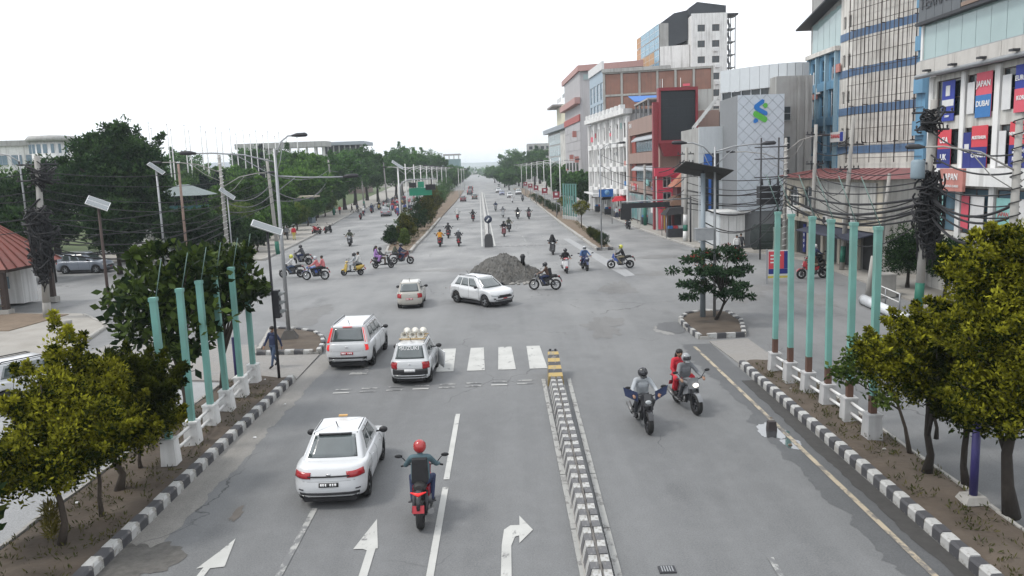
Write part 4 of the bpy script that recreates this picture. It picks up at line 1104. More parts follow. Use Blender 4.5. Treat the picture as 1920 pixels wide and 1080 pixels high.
# ---- concrete block with water tanks
b13 = Bld('concrete_block', 'plain grey concrete building with a setback roof behind the LED screen', (21.6, 105))
b13.core([(21.6, 105), (27.5, 104), (28.5, 118), (22, 118)], 0, 14.4, off_white); b13.core([(22.4, 108), (26.6, 107.2), (27, 117), (22.6, 117)], 14.4, 17.2, grey_wall, 'upper_floor')
F = b13.F((21.6, 105), (27.5, 104)); b13.grid(F, [.8, 3.4], [8.4, 11.4], 1.4, 1.3, white_paint, glass_dark, 2, 1, -.05)
for i in range(6): b13.box(F, 'tin_panel', .1 + i * .95, 1.0 + i * .95, 5.2, 8.0, .02, .1, pan2)
for i, (x, y) in enumerate(((22.2, 106.5), (23.9, 106.7))):
    mb = MB(); mb.lathe([(0, 0), (.75, 0), (.75, 1.3), (.6, 1.6), (.25, 1.75), (0, 1.75)], 16)
    tag(mb.build('water_tank', pm('tank_black', (.03, .035, .035), .5) if i else pm('tank_green', (.07, .11, .11), .5), None, (x, y, 14.4)), ['dark green plastic water tank on a roof behind the LED screen', 'black plastic water tank on a roof behind the LED screen'][i], 'water tank')

# ---- left side, far behind the trees
l1 = Bld('domed_office', 'white office block with a round drum and flat disc roof at far left', (-102.7, 180))
l1.core([(-122, 178), (-103, 182), (-103, 195), (-122, 195)], 0, 16.6, white_wall)
F = l1.F((-122, 177.9), (-103, 181.9)); l1.grid(F, [1 + i * 3 for i in range(6)], [8, 12.4], 2.2, 2.2, steel, glass_blue, 2, 1, -.05)
l1.box(F, 'roof_band', -1, 19.4, 16.6, 17.8, -4, .5, grey_wall)
mb = MB(); mb.lathe([(0, 0), (4.2, 0), (4.2, 17.2), (0, 17.2)], 24); mb.build('drum', white_wall, l1.o)
mb = MB(); mb.lathe([(0, 17.2), (5.0, 17.2), (5.2, 17.7), (4.6, 18.4), (0, 18.7)], 24); mb.build('disc_roof', grey_wall, l1.o)
for k in range(8):
    a = -PI / 2 + (k - 3.5) * .32; bxo('drum_window', 4.22 * math.cos(a) - .45, 4.22 * math.cos(a) + .45, 4.22 * math.sin(a) - .05, 4.22 * math.sin(a) + .1, 14.6, 16.6, glass_blue, l1.o)
l2 = Bld('assembly_hall', 'long pale assembly hall with ribbed end block and deep flat roof beam', (-102, 300))
l2.core([(-102, 300), (-92, 300), (-92, 330), (-102, 330)], 0, 18.2, white_wall)
F = l2.F((-102, 299.9), (-92, 299.9))
for i in range(12): l2.box(F, 'rib', .2 + i * .55, .5 + i * .55, .2, 16.4, .0, .45, pm('slate_rib', (.26, .30, .36), .7))
l2.box(F, 'roof_beam', -1, 33, 18.2, 20.2, -8, .8, grey_wall)
for i in range(7): l2.box(F, 'column', 12 + i * 3.2, 12.7 + i * 3.2, 0, 18.2, -2, -1.3, white_wall)
l2.core([(-90, 310), (-70, 310), (-70, 330), (-90, 330)], 0, 15.5, grey_wall)
l3 = Bld('terrace_block', 'dark brown block with a roof terrace rising above the park trees', (-74, 312))
l3.core([(-76, 312), (-58, 312), (-58, 330), (-76, 330)], 0, 15.6, pm('dull_brown', (.20, .15, .13), .8)); l3.core([(-77, 311), (-57, 311), (-57, 331), (-77, 331)], 18.9, 20.2, pm('slate_grey', (.28, .31, .34), .7), 'roof')
F = l3.F((-76, 311.9), (-58, 311.9))
for i in range(9): l3.box(F, 'terrace_post', .2 + i * 2.15, .6 + i * 2.15, 15.6, 18.9, -.6, -.1, grey_wall)
l3.box(F, 'terrace_wall', 2, 16, 15.6, 18.9, -6, -4, dark_steel); l3.grid(F, [1 + i * 3.4 for i in range(5)], [11.6], 2.4, 2.0, dk, glass_dark, 2, 1, -.05)
for k, (x, y, w, h, dsc) in enumerate(((-93, 240, 9, 12.6, 'small pale house with shallow roof beyond the flagpoles'), (-79, 250, 7, 12.8, 'pale house with a pitched grey roof left of the assembly hall'), (-70, 262, 6, 11.6, 'low white house partly behind the flagpoles'))):
    l4 = Bld('house', dsc, (x, y), 'house')
    l4.core([(x, y), (x + w, y), (x + w, y + 8), (x, y + 8)], 0, h - 1.6, off_white)
    mb = MB(); mb.add([(-.5, -.6, h - 1.6), (w + .5, -.6, h - 1.6), (w + .5, 8.6, h - 1.6), (-.5, 8.6, h - 1.6), (1, 4, h), (w - 1, 4, h)], [(0, 1, 5, 4), (1, 2, 5), (2, 3, 4, 5), (3, 0, 4), (3, 2, 1, 0)]); mb.build('roof', pm('slate_grey', (.28, .31, .34), .7), l4.o)
    F = l4.F((x, y - .06), (x + w, y - .06)); l4.grid(F, [.6, w - 2.0], [h - 4.2], 1.3, 1.4, dk, glass_dark, 2, 1, .0)
l5 = Bld('netted_tower', 'distant unfinished tower wrapped in green grey netting with open top floor', (-42.6, 500))
l5.core([(-42.6, 500), (-33, 500), (-33, 515), (-42.6, 515)], 0, 14.6, pm('green_netting', (.16, .24, .24), .9, var=.2)); l5.core([(-43, 499.5), (-32.6, 499.5), (-32.6, 515), (-43, 515)], 17.0, 17.8, grey_wall, 'roof_slab')
F = l5.F((-42.6, 500), (-33, 500))
for i in range(4): l5.box(F, 'column', i * 3 + .05, i * 3 + .6, 14.6, 17.0, -.6, 0, grey_wall)
for k, (x, y, w, dp_, h, m_, dsc) in enumerate(((8, 420, 12, 20, 20, grey_wall, 'hazy grey block rising over the trees on the right horizon'), (-5.5, 640, 9, 12, 16, pm('hazy_blue_block', (.16, .2, .3), .8), 'distant narrow blue building at the road vanishing point'),
                                             (25, 330, 14, 20, 17, off_white, 'pale far building behind the dark roadside trees on the right'))):
    l6 = Bld('far_building', dsc, (x, y)); l6.core([(x, y), (x + w, y), (x + w, y + dp_), (x, y + dp_)], 0, h, m_)
    F = l6.F((x, y - .05), (x + w, y - .05)); l6.grid(F, [1 + i * 3 for i in range(int(w / 3))], [h - 3, h - 6.5, h - 10], 1.8, 1.6, dk, glass_dark, 2, 1, 0)
# hills
rg = np.random.RandomState(11)
mb = MB(); xs = np.linspace(-5500, 5500, 160)
for (yy, h0, sd) in ((3300, 17, 1), (4600, 34, 2)):
    top = [h0 * (1 + .35 * math.sin(x * .0024 + sd) + .25 * math.sin(x * .0061 + 2 * sd) + .12 * math.sin(x * .013 + sd)) + rg.uniform(-1.2, 1.2) for x in xs]
    n = len(xs)
    vv = [(x, yy, -2) for x in xs] + [(x, yy + 250, z) for x, z in zip(xs, top)] + [(x, yy + 900, -2) for x in xs]
    mb.add(vv, [(i, i + 1, n + i + 1, n + i) for i in range(n - 1)] + [(n + i, n + i + 1, 2 * n + i + 1, 2 * n + i) for i in range(n - 1)], 0, True)
tag(mb.build('hills', pm('wooded_hill', (.05, .075, .045), .95, var=.5, sc=.03)), kind='structure')

# ================================================================ cars
def lerp_tab(tab, x):
    if x <= tab[0][0]: return tab[0][1]
    for (a, va), (b, vb) in zip(tab[:-1], tab[1:]):
        if x <= b:
            f = (x - a) / (b - a); f = f * f * (3 - 2 * f) * .5 + f * .5
            return va + (vb - va) * f
    return tab[-1][1]
class Car:
    SIDE = [(0, -.06), (.08, -.02), (.2, 0), (.45, .012), (.62, .0), (.72, .012), (.88, -.015), (.96, -.05), (1, -.085)]
    def __init__(s, **k): s.__dict__.update(k)
    @staticmethod
    def ring(p, xf, xr, b, Rr):
        p = p % 4.0; e = int(p); f = p - e
        if e == 0: x, y = xf, -b + 2 * b * f
        elif e == 1: x, y = xf + (xr - xf) * f, b
        elif e == 2: x, y = xr, b - 2 * b * f
        else: x, y = xr + (xf - xr) * f, -b
        for sx, X in ((1, xf), (-1, xr)):
            for sy in (1, -1):
                cx_, cy_ = X - sx * Rr, sy * (b - Rr)
                if (x - cx_) * sx > 0 and (y - cy_) * sy > 0:
                    d = math.hypot(x - cx_, y - cy_)
                    if d > 0: x, y = cx_ + (x - cx_) / d * Rr, cy_ + (y - cy_) / d * Rr
        return x, y
    def B(s, p, t):
        off = lerp_tab(s.SIDE, t); ef = lerp_tab(s.nose, t); er = lerp_tab(s.tail, t)
        b = s.W / 2 + off
        x, y = s.ring(p, s.L / 2 + ef, -s.L / 2 - er, b, s.cr)
        k = abs(x) / (s.L / 2)
        y *= 1 - (.06 * max(0, (k - .55) / .45) ** 2)
        x -= math.copysign(.09 * (y / b) ** 2 * max(0, (k - .8) / .2), x)
        z0 = s.sill
        e = int(p % 4)
        if e in (1, 3):
            for xw in (s.xf, s.xr):
                ra = s.r + .055
                if abs(x - xw) < ra: z0 = max(z0, s.r + math.sqrt(ra * ra - (x - xw) ** 2))
        zb = lerp_tab(s.belt, x)
        return Vector((x, y, z0 + (zb - z0) * t))
    def G(s, p, t):
        k = min(t, .92) / .92
        xs = lambda a, c: a + (c - a) * k
        ex = 0; zf = t / .92 * .96 if t <= .92 else .96 + .04 * math.sin((t - .92) / .08 * PI / 2)
        if t > .92: ex = .09 * (1 - math.cos((t - .92) / .08 * PI / 2))
        x, y = s.ring(p, xs(s.gf, s.tf) - ex, xs(s.gr, s.tr) + ex, xs(s.gb, s.tb) - ex, .16)
        zb = lerp_tab(s.belt, x) - .04 if True else 0
        x -= math.copysign(.10 * (y / s.gb) ** 2, x - (s.gf + s.gr) / 2) * (1 if int(p % 4) in (0, 2) else 0) * .6
        return Vector((x, y, zb + (s.H - zb) * zf))
    def shell(s, fn, ts, cap, crown, zfn):
        ps = []
        for e in range(4):
            n = 12 if e in (0, 2) else 46
            ps += [e + i / n for i in range(n)]
        mb = MB(); n = len(ps); vv = []
        for t in ts: vv += [fn(p, t) for p in ps]
        last = [fn(p, ts[-1]) for p in ps]
        xc = sum(v.x for v in last) / n
        for q in cap:
            for v in last:
                x, y = xc + (v.x - xc) * q, v.y * q
                z = zfn(x, v) + crown * (1 - q * q)
                vv.append(Vector((x, y, z)))
        m = len(ts) + len(cap)
        ff = [(i * n + k, i * n + (k + 1) % n, (i + 1) * n + (k + 1) % n, (i + 1) * n + k) for i in range(m - 1) for k in range(n)]
        mb.add(vv, ff, 0, True)
        return mb
    def panel(s, fn, p0, p1, t0, t1, off, np_=8, nt_=5, skirt=.03):
        mb = MB(); pts = []; inn = []
        for j in range(nt_ + 1):
            for i in range(np_ + 1):
                p, t = p0 + (p1 - p0) * i / np_, t0 + (t1 - t0) * j / nt_
                v = fn(p, t); e = 1e-3
                n_ = (fn(p + e, t) - fn(p - e, t)).cross(fn(p, min(t + e, 1)) - fn(p, t - e))
                if n_.length < 1e-12: n_ = Vector((v.x, v.y, 0))
                n_.normalize()
                if n_.x * v.x + n_.y * v.y + n_.z * .2 < 0 and abs(n_.z) < .9: n_ = -n_
                if n_.z < -.6: n_ = -n_
                pts.append(v + n_ * off); inn.append(v + n_ * (off - skirt))
        w = np_ + 1
        N_ = len(pts)
        ff = [(j * w + i, j * w + i + 1, (j + 1) * w + i + 1, (j + 1) * w + i) for j in range(nt_) for i in range(np_)]
        rim = [i for i in range(w)] + [j * w + w - 1 for j in range(1, nt_ + 1)] + [nt_ * w + i for i in range(w - 2, -1, -1)] + [j * w for j in range(nt_ - 1, 0, -1)]
        ff2 = [(rim[k], rim[(k + 1) % len(rim)], N_ + rim[(k + 1) % len(rim)], N_ + rim[k]) for k in range(len(rim))]
        mb.add(pts + inn, ff + ff2, 0, False)
        for k in range(len(ff)): mb.sm[k] = True
        return mb
car_glass = pm('car_glass', (.060, .075, .076), .05, var=.45, sc=1.6, spec=1.0, coat=1.0)
lamp_red = pm('lamp_red', (.32, .015, .02), .2, var=.1, coat=.5); lamp_clear = pm('lamp_clear', (.45, .47, .48), .15, var=.1, coat=.6)
lamp_on_red = pm('lamp_red_lit', (.6, .02, .02), .3, emit=(1, .05, .05), estr=.3); lamp_on = pm('headlamp_lit', (.9, .9, .85), .3, emit=(1, .93, .8), estr=3)
alloy = pm('alloy', (.30, .31, .32), .35, .7, var=.15); plate_red = pm('plate_red', (.35, .03, .04), .5, var=.1); plate_black = pm('plate_black', (.03, .03, .03), .5)
chrome = pm('chrome', (.55, .56, .57), .2, .9, var=.1)
def paint(name, col): return pm(name, col, .32, var=.05, sc=2, coat=.7, dirt=.10)
car_white = paint('car_white', (.56, .57, .58)); car_beige = paint('car_beige', (.40, .38, .34))
WHEELS = {}
def wheel_meshes(r, w, spokes=5):
    key = (r, w, spokes)
    if key in WHEELS: return WHEELS[key]
    a = MB(); a.lathe([(r * .62, -w / 2), (r * .93, -w / 2), (r, -w * .32), (r, w * .32), (r * .93, w / 2), (r * .62, w / 2), (r * .6, 0), (r * .62, -w / 2)], 26, axis='y')
    b = MB(); b.lathe([(0, w * .30), (r * .16, w * .34), (r * .2, w * .28)], 16, axis='y')
    b.lathe([(r * .56, w * .38), (r * .65, w * .42), (r * .65, -w * .3), (r * .58, -w * .3)], 22, axis='y')
    for k in range(spokes):
        an = 2 * PI * k / spokes; c, s_ = math.cos(an), math.sin(an); pw = r * .09
        P = lambda d, l, y: (c * d - s_ * l, y, s_ * d + c * l)
        b.hexa([P(r * .12, -pw, w * .18), P(r * .12, pw, w * .18), P(r * .6, pw * .8, w * .2), P(r * .6, -pw * .8, w * .2)], [P(r * .12, -pw, w * .3), P(r * .12, pw, w * .3), P(r * .6, pw * .8, w * .36), P(r * .6, -pw * .8, w * .36)])
    d = MB(); d.lathe([(0, -.02), (r * .6, -.02), (r * .6, .0), (0, .0)], 20, axis='y')
    b.v, b.f, b.m, b.sm = b.v, b.f, b.m, b.sm
    nb = len(b.f); b.add(d.v, d.f, 1, False)
    WHEELS[key] = (a.mesh('wheel', rubber), b.mesh('rim', [alloy, black_plastic]))
    return WHEELS[key]
def put_wheels(par, xs, y, r, w, sp=5):
    a, b = wheel_meshes(r, w, sp)
    for x in xs:
        for sg_ in (1, -1):
            o = link('wheel', a, par, (x, sg_ * y, r)); rm = link('rim', b, o)
            if sg_ < 0: rm.rotation_euler = (0, 0, PI)
def heading(h): return PI / 2 - R(h)
NOSE = [(0, -.10), (.12, -.01), (.35, 0), (.6, -.03), (.85, -.10), (1, -.22)]
TAIL = [(0, -.10), (.15, -.01), (.4, 0), (.6, -.04), (.85, -.06), (1, -.12)]
SPEC = {
 'sedan': dict(L=4.05, W=1.72, H=1.51, sill=.27, r=.31, xf=1.22, xr=-1.23, cr=.32, nose=NOSE, tail=TAIL, belt=[(-2, .95), (-1.75, 1.0), (-1.2, 1.0), (0, .95), (.9, .94), (1.5, .86), (1.9, .72)],
               gf=1.15, gr=-1.52, tf=.38, tr=-.86, gb=.765, tb=.585),
 'suv': dict(L=4.6, W=1.87, H=1.76, sill=.34, r=.36, xf=1.42, xr=-1.36, cr=.34, nose=NOSE, tail=[(0, -.10), (.15, 0), (.4, 0), (.6, -.02), (.85, -.03), (1, -.07)], belt=[(-2.3, 1.08), (-1.6, 1.1), (.6, 1.07), (1.2, 1.08), (1.9, 1.0), (2.2, .86)],
             gf=1.35, gr=-2.2, tf=.45, tr=-1.9, gb=.86, tb=.68),
 'hatch': dict(L=3.45, W=1.50, H=1.49, sill=.25, r=.275, xf=1.08, xr=-1.10, cr=.34, nose=NOSE, tail=[(0, -.08), (.15, 0), (.4, 0), (.6, -.02), (.85, -.03), (1, -.06)], belt=[(-1.72, .93), (-1.2, .95), (.5, .91), (1.0, .9), (1.4, .8), (1.65, .68)],
               gf=1.08, gr=-1.64, tf=.32, tr=-1.32, gb=.685, tb=.54),
 'crossover': dict(L=4.3, W=1.80, H=1.62, sill=.34, r=.345, xf=1.30, xr=-1.31, cr=.36, nose=[(0, -.10), (.12, -.01), (.35, 0), (.6, -.02), (.85, -.05), (1, -.14)], tail=TAIL, belt=[(-2.15, 1.04), (-1.5, 1.06), (.5, 1.0), (1.0, 1.02), (1.75, .96), (2.05, .84)],
                   gf=1.22, gr=-1.98, tf=.40, tr=-1.45, gb=.82, tb=.62),
}
def make_car(name, label, kind, pt, loc, h, group=None, tail='wrap', side_glass=((.16, .47), (.505, .82)), rails=False, plate=plate_red, lit=False, cladding=False, lower_black=True):
    s = Car(**SPEC[kind])
    t = thing(name, label, 'car', loc, heading(h), group)
    s.shell(s.B, [x[0] for x in s.SIDE], [.93, .8, .6, .3, 0.02], .03, lambda x, v: lerp_tab(s.belt, x)).build('body', pt, t)
    s.shell(s.G, [0, .12, .3, .5, .7, .84, .92, .94, .96, .98, 1.0], [.86, .6, .3, .02], .035, lambda x, v: v.z).build('cabin', pt, t)
    mb = MB(); mb.box(-s.L / 2 + .12, s.L / 2 - .15, -s.W / 2 + .24, s.W / 2 - .24, .17, .75); mb.box(s.xr + s.r + .1, s.xf - s.r - .1, -s.W / 2 + .1, s.W / 2 - .1, .16, .45); mb.build('underbody', black_plastic, t)
    s.panel(s.G, .07, .93, .10, .88, .006).build('windscreen', car_glass, t)
    rg_ = s.panel(s.G, 2.09, 2.91, .16, .86, .006).build('rear_window', car_glass, t)
    for (a, b) in side_glass:
        s.panel(s.G, 1 + a, 1 + b, .16, .84, .006).build('side_window', car_glass, t)
        s.panel(s.G, 4 - b, 4 - a, .16, .84, .006).build('side_window', car_glass, t)
    put_wheels(t, (s.xf, s.xr), s.W / 2 - .125, s.r, .21)
    lr = lamp_on_red if lit else lamp_red
    if tail == 'wrap':
        s.panel(s.B, 1.955, 2.24, .70, .9, .012, 10, 3).build('tail_light', lr, t); s.panel(s.B, 2.76, 3.045, .70, .9, .012, 10, 3).build('tail_light', lr, t)
    elif tail == 'tall':
        for (a, b) in ((1.98, 2.075), (2.925, 3.02)):
            s.panel(s.B, a, b, .62, .97, .012, 6, 4).build('tail_light', lr, t); s.panel(s.G, a + .005, b - .005, .10, .84, .014, 5, 5).build('tail_light', lr, t)
    elif tail == 'mid':
        for (a, b) in ((1.94, 2.17), (2.83, 3.06)): s.panel(s.B, a, b, .56, .93, .012, 8, 4).build('tail_light', lr, t)
    for (a, b) in ((-.04, .26), (.74, 1.04)): s.panel(s.B, a % 4 if a < 0 else a, b if a >= 0 else 4 + b, .62, .84, .012, 10, 3).build('headlight', lamp_clear, t)
    s.panel(s.B, .2, .8, .42, .72, .010, 8, 3).build('grille', black_plastic, t)
    s.panel(s.B, .12, .88, .05, .24, .012, 8, 3).build('front_bumper_intake', black_plastic, t)
    if lower_black: s.panel(s.B, 2.04, 2.96, .0, .22 if not cladding else .30, .014, 10, 3).build('rear_bumper', black_plastic, t)
    if cladding:
        for (a, b) in ((1.34, 1.66), (3.34, 3.66)): s.panel(s.B, a, b, .0, .12, .012, 10, 2).build('side_cladding', black_plastic, t)
    pl = s.panel(s.B, 2.36, 2.64, .42, .56, .016, 4, 2).build('number_plate', plate, t)
    [s.panel(s.B, 2.38 + q * .034, 2.38 + q * .034 + (.02 if q % 3 else .026), .45, .53, .020, 2, 1, .006).build('plate_mark', letter_w, pl) for q in range(7) if q != 3]
    s.panel(s.B, .42, .58, .3, .40, .018, 4, 2).build('number_plate', plate, t)
    s.panel(s.B, 2.47, 2.53, .80, .86, .014, 3, 2).build('badge', chrome, t)
    for sg_ in (1, -1):
        mb = MB(); zc = lerp_tab(s.belt, s.gf - .5) + .10
        mb.ball((s.gf - .52, sg_ * (s.W / 2 + .09), zc), (.09, .12, .085), 10, 6); mb.tube([(s.gf - .5, sg_ * (s.W / 2 - .1), zc - .05), (s.gf - .5, sg_ * (s.W / 2 + .05), zc - .03)], .025, 5)
        mb.build('mirror', black_plastic, t)
        for f_ in (.36, .66):
            p_ = (1 + f_) if sg_ > 0 else (4 - f_)
            s.panel(s.B, p_ - .018, p_ + .018, .80, .835, .022, 3, 1).build('door_handle', chrome if pt is not car_white else pt, t)
        for f_ in (.30, .52, .74):
            p_ = (1 + f_) if sg_ > 0 else (4 - f_)
            s.panel(s.B, p_ - .0016, p_ + .0016, .12, .97, .003, 1, 10, .004).build('door_gap', black_plastic, t)
    s.panel(s.B, 2.12, 2.88, .60, .608, .004, 10, 1, .005).build('boot_gap', black_plastic, t)
    mb = MB(); mb.tube([(s.tr + .35, 0, s.H + .02), (s.tr + .15, 0, s.H + .22)], .012, 5); mb.build('antenna', black_plastic, t)
    for sg_ in (1, -1):
        mb = MB(); y = sg_ * (s.tb - .05); mb.tube([(s.tf - .02, y * .99, s.H - .035), (s.tf - .2, y, s.H + .004), (s.tr + .25, y, s.H + .004), (s.tr + .02, y * .99, s.H - .035)], .012, 5); mb.build('roof_gutter', black_plastic, t)
    if rails:
        for sg_ in (1, -1):
            mb = MB(); y = sg_ * (s.tb - .06)
            mb.tube([(s.tf - .1, y, s.H - .0), (s.tf - .25, y, s.H + .06), (s.tr + .3, y, s.H + .06), (s.tr + .15, y, s.H - .0)], .022, 6); mb.build('roof_rail', black_plastic if kind == 'crossover' else steel, t)
    t['spec'] = kind
    return t, s
# sedan taxi
c1, s1 = make_car('sedan_car', 'white sedan with dark boot strip nearest the camera in the left lanes', 'sedan', car_white, (-4.62, 19.68, 0), -1.5, plate=plate_black, side_glass=((.17, .47), (.50, .76)))
s1.panel(s1.B, 2.2, 2.8, .74, .79, .016, 8, 1).build('boot_strip', black_plastic, c1)
s1.panel(s1.B, 2.10, 2.9, .10, .145, .026, 10, 1).build('bumper_trim', chrome, c1)
for a, b in ((2.02, 2.12), (2.88, 2.98)): s1.panel(s1.B, a, b, .30, .335, .012, 4, 1).build('bumper_reflector', dark_steel, c1)
s1.panel(s1.G, 2.16, 2.84, .85, .90, .03, 8, 1, .05).build('roof_spoiler', black_plastic, c1)
bxo('taxi_light', .22, .30, -.10, .12, 1.565, 1.60, pm('taxi_yellow', (.6, .35, .12), .5), c1)
# tall SUV
c2, s2 = make_car('suv_car', 'large white SUV with tall red tail lights and red number plate', 'suv', car_white, (-6.83, 33.2, 0), 1.0, tail='tall', rails=True, lit=True, cladding=True, side_glass=((.14, .36), (.385, .60), (.625, .84)))
s2.panel(s2.G, 2.36, 2.64, .88, .905, .02, 5, 1).build('brake_light', lamp_on_red, c2); s2.panel(s2.B, 2.12, 2.88, .155, .19, .03, 10, 1).build('bumper_trim', chrome, c2)
# hatchback with loudspeakers on the roof
c3, s3 = make_car('hatchback_car', 'white hatchback with black bumper carrying loudspeaker horns on its roof', 'hatch', car_white, (-4.0, 30.0, 0), 1.0, tail='mid', plate=poster_w)
s3.panel(s3.B, 1.99, 3.01, .24, .56, .010, 12, 3).build('black_bumper', black_plastic, c3); s3.panel(s3.B, 2.06, 2.94, .20, .245, .05, 10, 1, .06).build('bumper_bar', chrome, c3)
me_ = text_mesh('SUZUKI', .2, letter_w, .003); o = link('lettering', me_, c3); v_ = s3.G(2.5, .74); o.location = (v_.x - .025, 0, v_.z); o.rotation_euler = (R(68), 0, -PI / 2)
dm = MB(); dm.hexa([(0, 0, .28), (.03, 0, .28), (-.92, -.38, .30), (-.94, -.35, .30)], [(0, -.02, .92), (.03, -.02, .92), (-.92, -.42, .92), (-.94, -.39, .92)]); dm.build('open_door', car_white, c3, (.62, -.76, 0))
rk = thing('roof_loudspeakers', 'row of white horn loudspeakers on a wooden rack on the hatchback roof', 'loudspeaker', (-4.0, 29.72, 1.5), heading(1))
wood = pm('pale_wood', (.45, .33, .18), .7, var=.2); ivory = pm('ivory_plastic', (.66, .64, .58), .5, var=.06)
for x in (-.42, .05, .45): bxo('cross_bar', x - .04, x + .04, -.5, .5, .03, .08, wood, rk)
for y in (-.5, .46): bxo('rail', -.5, .55, y, y + .04, .0, .05, steel, rk)
for y in (-.31, 0, .31):
    for (xa, sg_) in ((-.15, -1), (.2, 1)):
        mb = MB(); mb.lathe([(.02, 0), (.05, .02), (.06, .12), (.13, .24), (.145, .25), (.12, .235), (.045, .12)], 14, axis='x')
        o = mb.build('horn', ivory, rk, (xa, y, .19)); o.rotation_euler = (0, 0, 0 if sg_ > 0 else PI)
    bxo('horn_bracket', -.02, .06, y - .02, y + .02, .07, .2, dark_steel, rk)
# beige hatchback
c4, s4 = make_car('hatchback_car', 'small beige hatchback seen from behind in the left of the junction', 'hatch', car_beige, (-6.25, 46.5, 0), -3.0, tail='mid', lower_black=False)
# crossover turning
c5, s5 = make_car('crossover_car', 'white crossover seen from its front corner turning beside the gravel heap', 'crossover', car_white, (-2.1, 46.1, 0), 138, rails=True, cladding=True, side_glass=((.15, .40), (.43, .66), (.69, .86)))
s5.panel(s5.B, .05, .95, .0, .10, .02, 10, 2).build('front_skid', pm('silver_trim', (.4, .41, .42), .4, .5), c5); s5.panel(s5.B, .25, .75, .72, .755, .016, 8, 1).build('grille_trim', chrome, c5)
for a in (.08, .92): s5.panel(s5.B, a - .05, a + .05, .28, .42, .014, 4, 3).build('fog_light', black_plastic, c5)
# left edge SUV
c6, s6 = make_car('suv_car', 'white SUV cut off by the left edge on the service road', 'crossover', car_white, (-18.0, 28.4, 0), 34, rails=True, tail='wrap', cladding=True)
# parked pickup beyond the shelter
c7, s7 = make_car('suv_car', 'silver blue SUV parked side on under the trees at left', 'suv', paint('car_silver_blue', (.22, .25, .30)), (-38.0, 69.5, .0), 92, rails=True, side_glass=((.14, .36), (.385, .60), (.625, .84)))
c8, s8 = make_car('sedan_car', 'grey sedan driving away into the crowd on the left road', 'sedan', paint('car_grey', (.20, .21, .23)), (-23.2, 144.3, 0), -3)
def recolour(o, names, m):
    for c in o.children:
        if c.name.split('.')[0] in names and len(c.material_slots):
            c.material_slots[0].link = 'OBJECT'; c.material_slots[0].material = m
def car_copy(src, label, loc, h, m, group=None, name=None):
    o = copy_tree(src); o.location = loc; o.rotation_euler = (0, 0, heading(h)); o['label'] = label
    if group: o['group'] = group
    if name: o.name = name
    recolour(o, ('body', 'cabin'), m); return o
GF = 'far cars on the main road'
car_copy(c4, 'small dull red car driving away in the far left lane', (-12.6, 199, 0), -2.2, paint('car_maroon', (.16, .06, .07)), GF)
car_copy(c2, 'dark SUV driving away beside the far median', (-13.6, 250, 0), -2.2, paint('car_charcoal', (.05, .055, .06)), GF)
car_copy(c4, 'greenish grey car driving away beside the far median', (-10.3, 211, 0), -2.2, paint('car_olive_grey', (.16, .17, .15)), GF)
for i, (x, y, k) in enumerate(((-1.0, 214, 'white car approaching with others in the far right lanes'), (-4.9, 262, 'white car approaching beyond the motorbikes near the far median'), (-6.0, 330, 'white car tiny in the distance near the vanishing point'), (1.5, 236, 'white car approaching close to the right kerb far away'))):
    car_copy(c5 if i % 2 else c4, k, (x, y, 0), 178, car_white, GF)
car_copy(c4, 'pale blue car approaching among the far traffic', (-3.4, 236, 0), 178, paint('car_pale_blue', (.25, .28, .42)), GF)
car_copy(c2, 'black SUV far ahead of the red car', (-16.0, 300, 0), -2.2, MATS['car_charcoal'], GF)
car_copy(c4, 'red car parked on the right side road behind the verge', (10.6, 168, 0), 178, paint('car_red', (.3, .05, .06)), 'cars on the right side road')
car_copy(c5, 'white car parked on the right side road further back', (11.5, 186, 0), 178, car_white, 'cars on the right side road')
car_copy(c4, 'white hatchback parked beside the white wall at far left', (-34.5, 79.5, 0), 88, car_white)

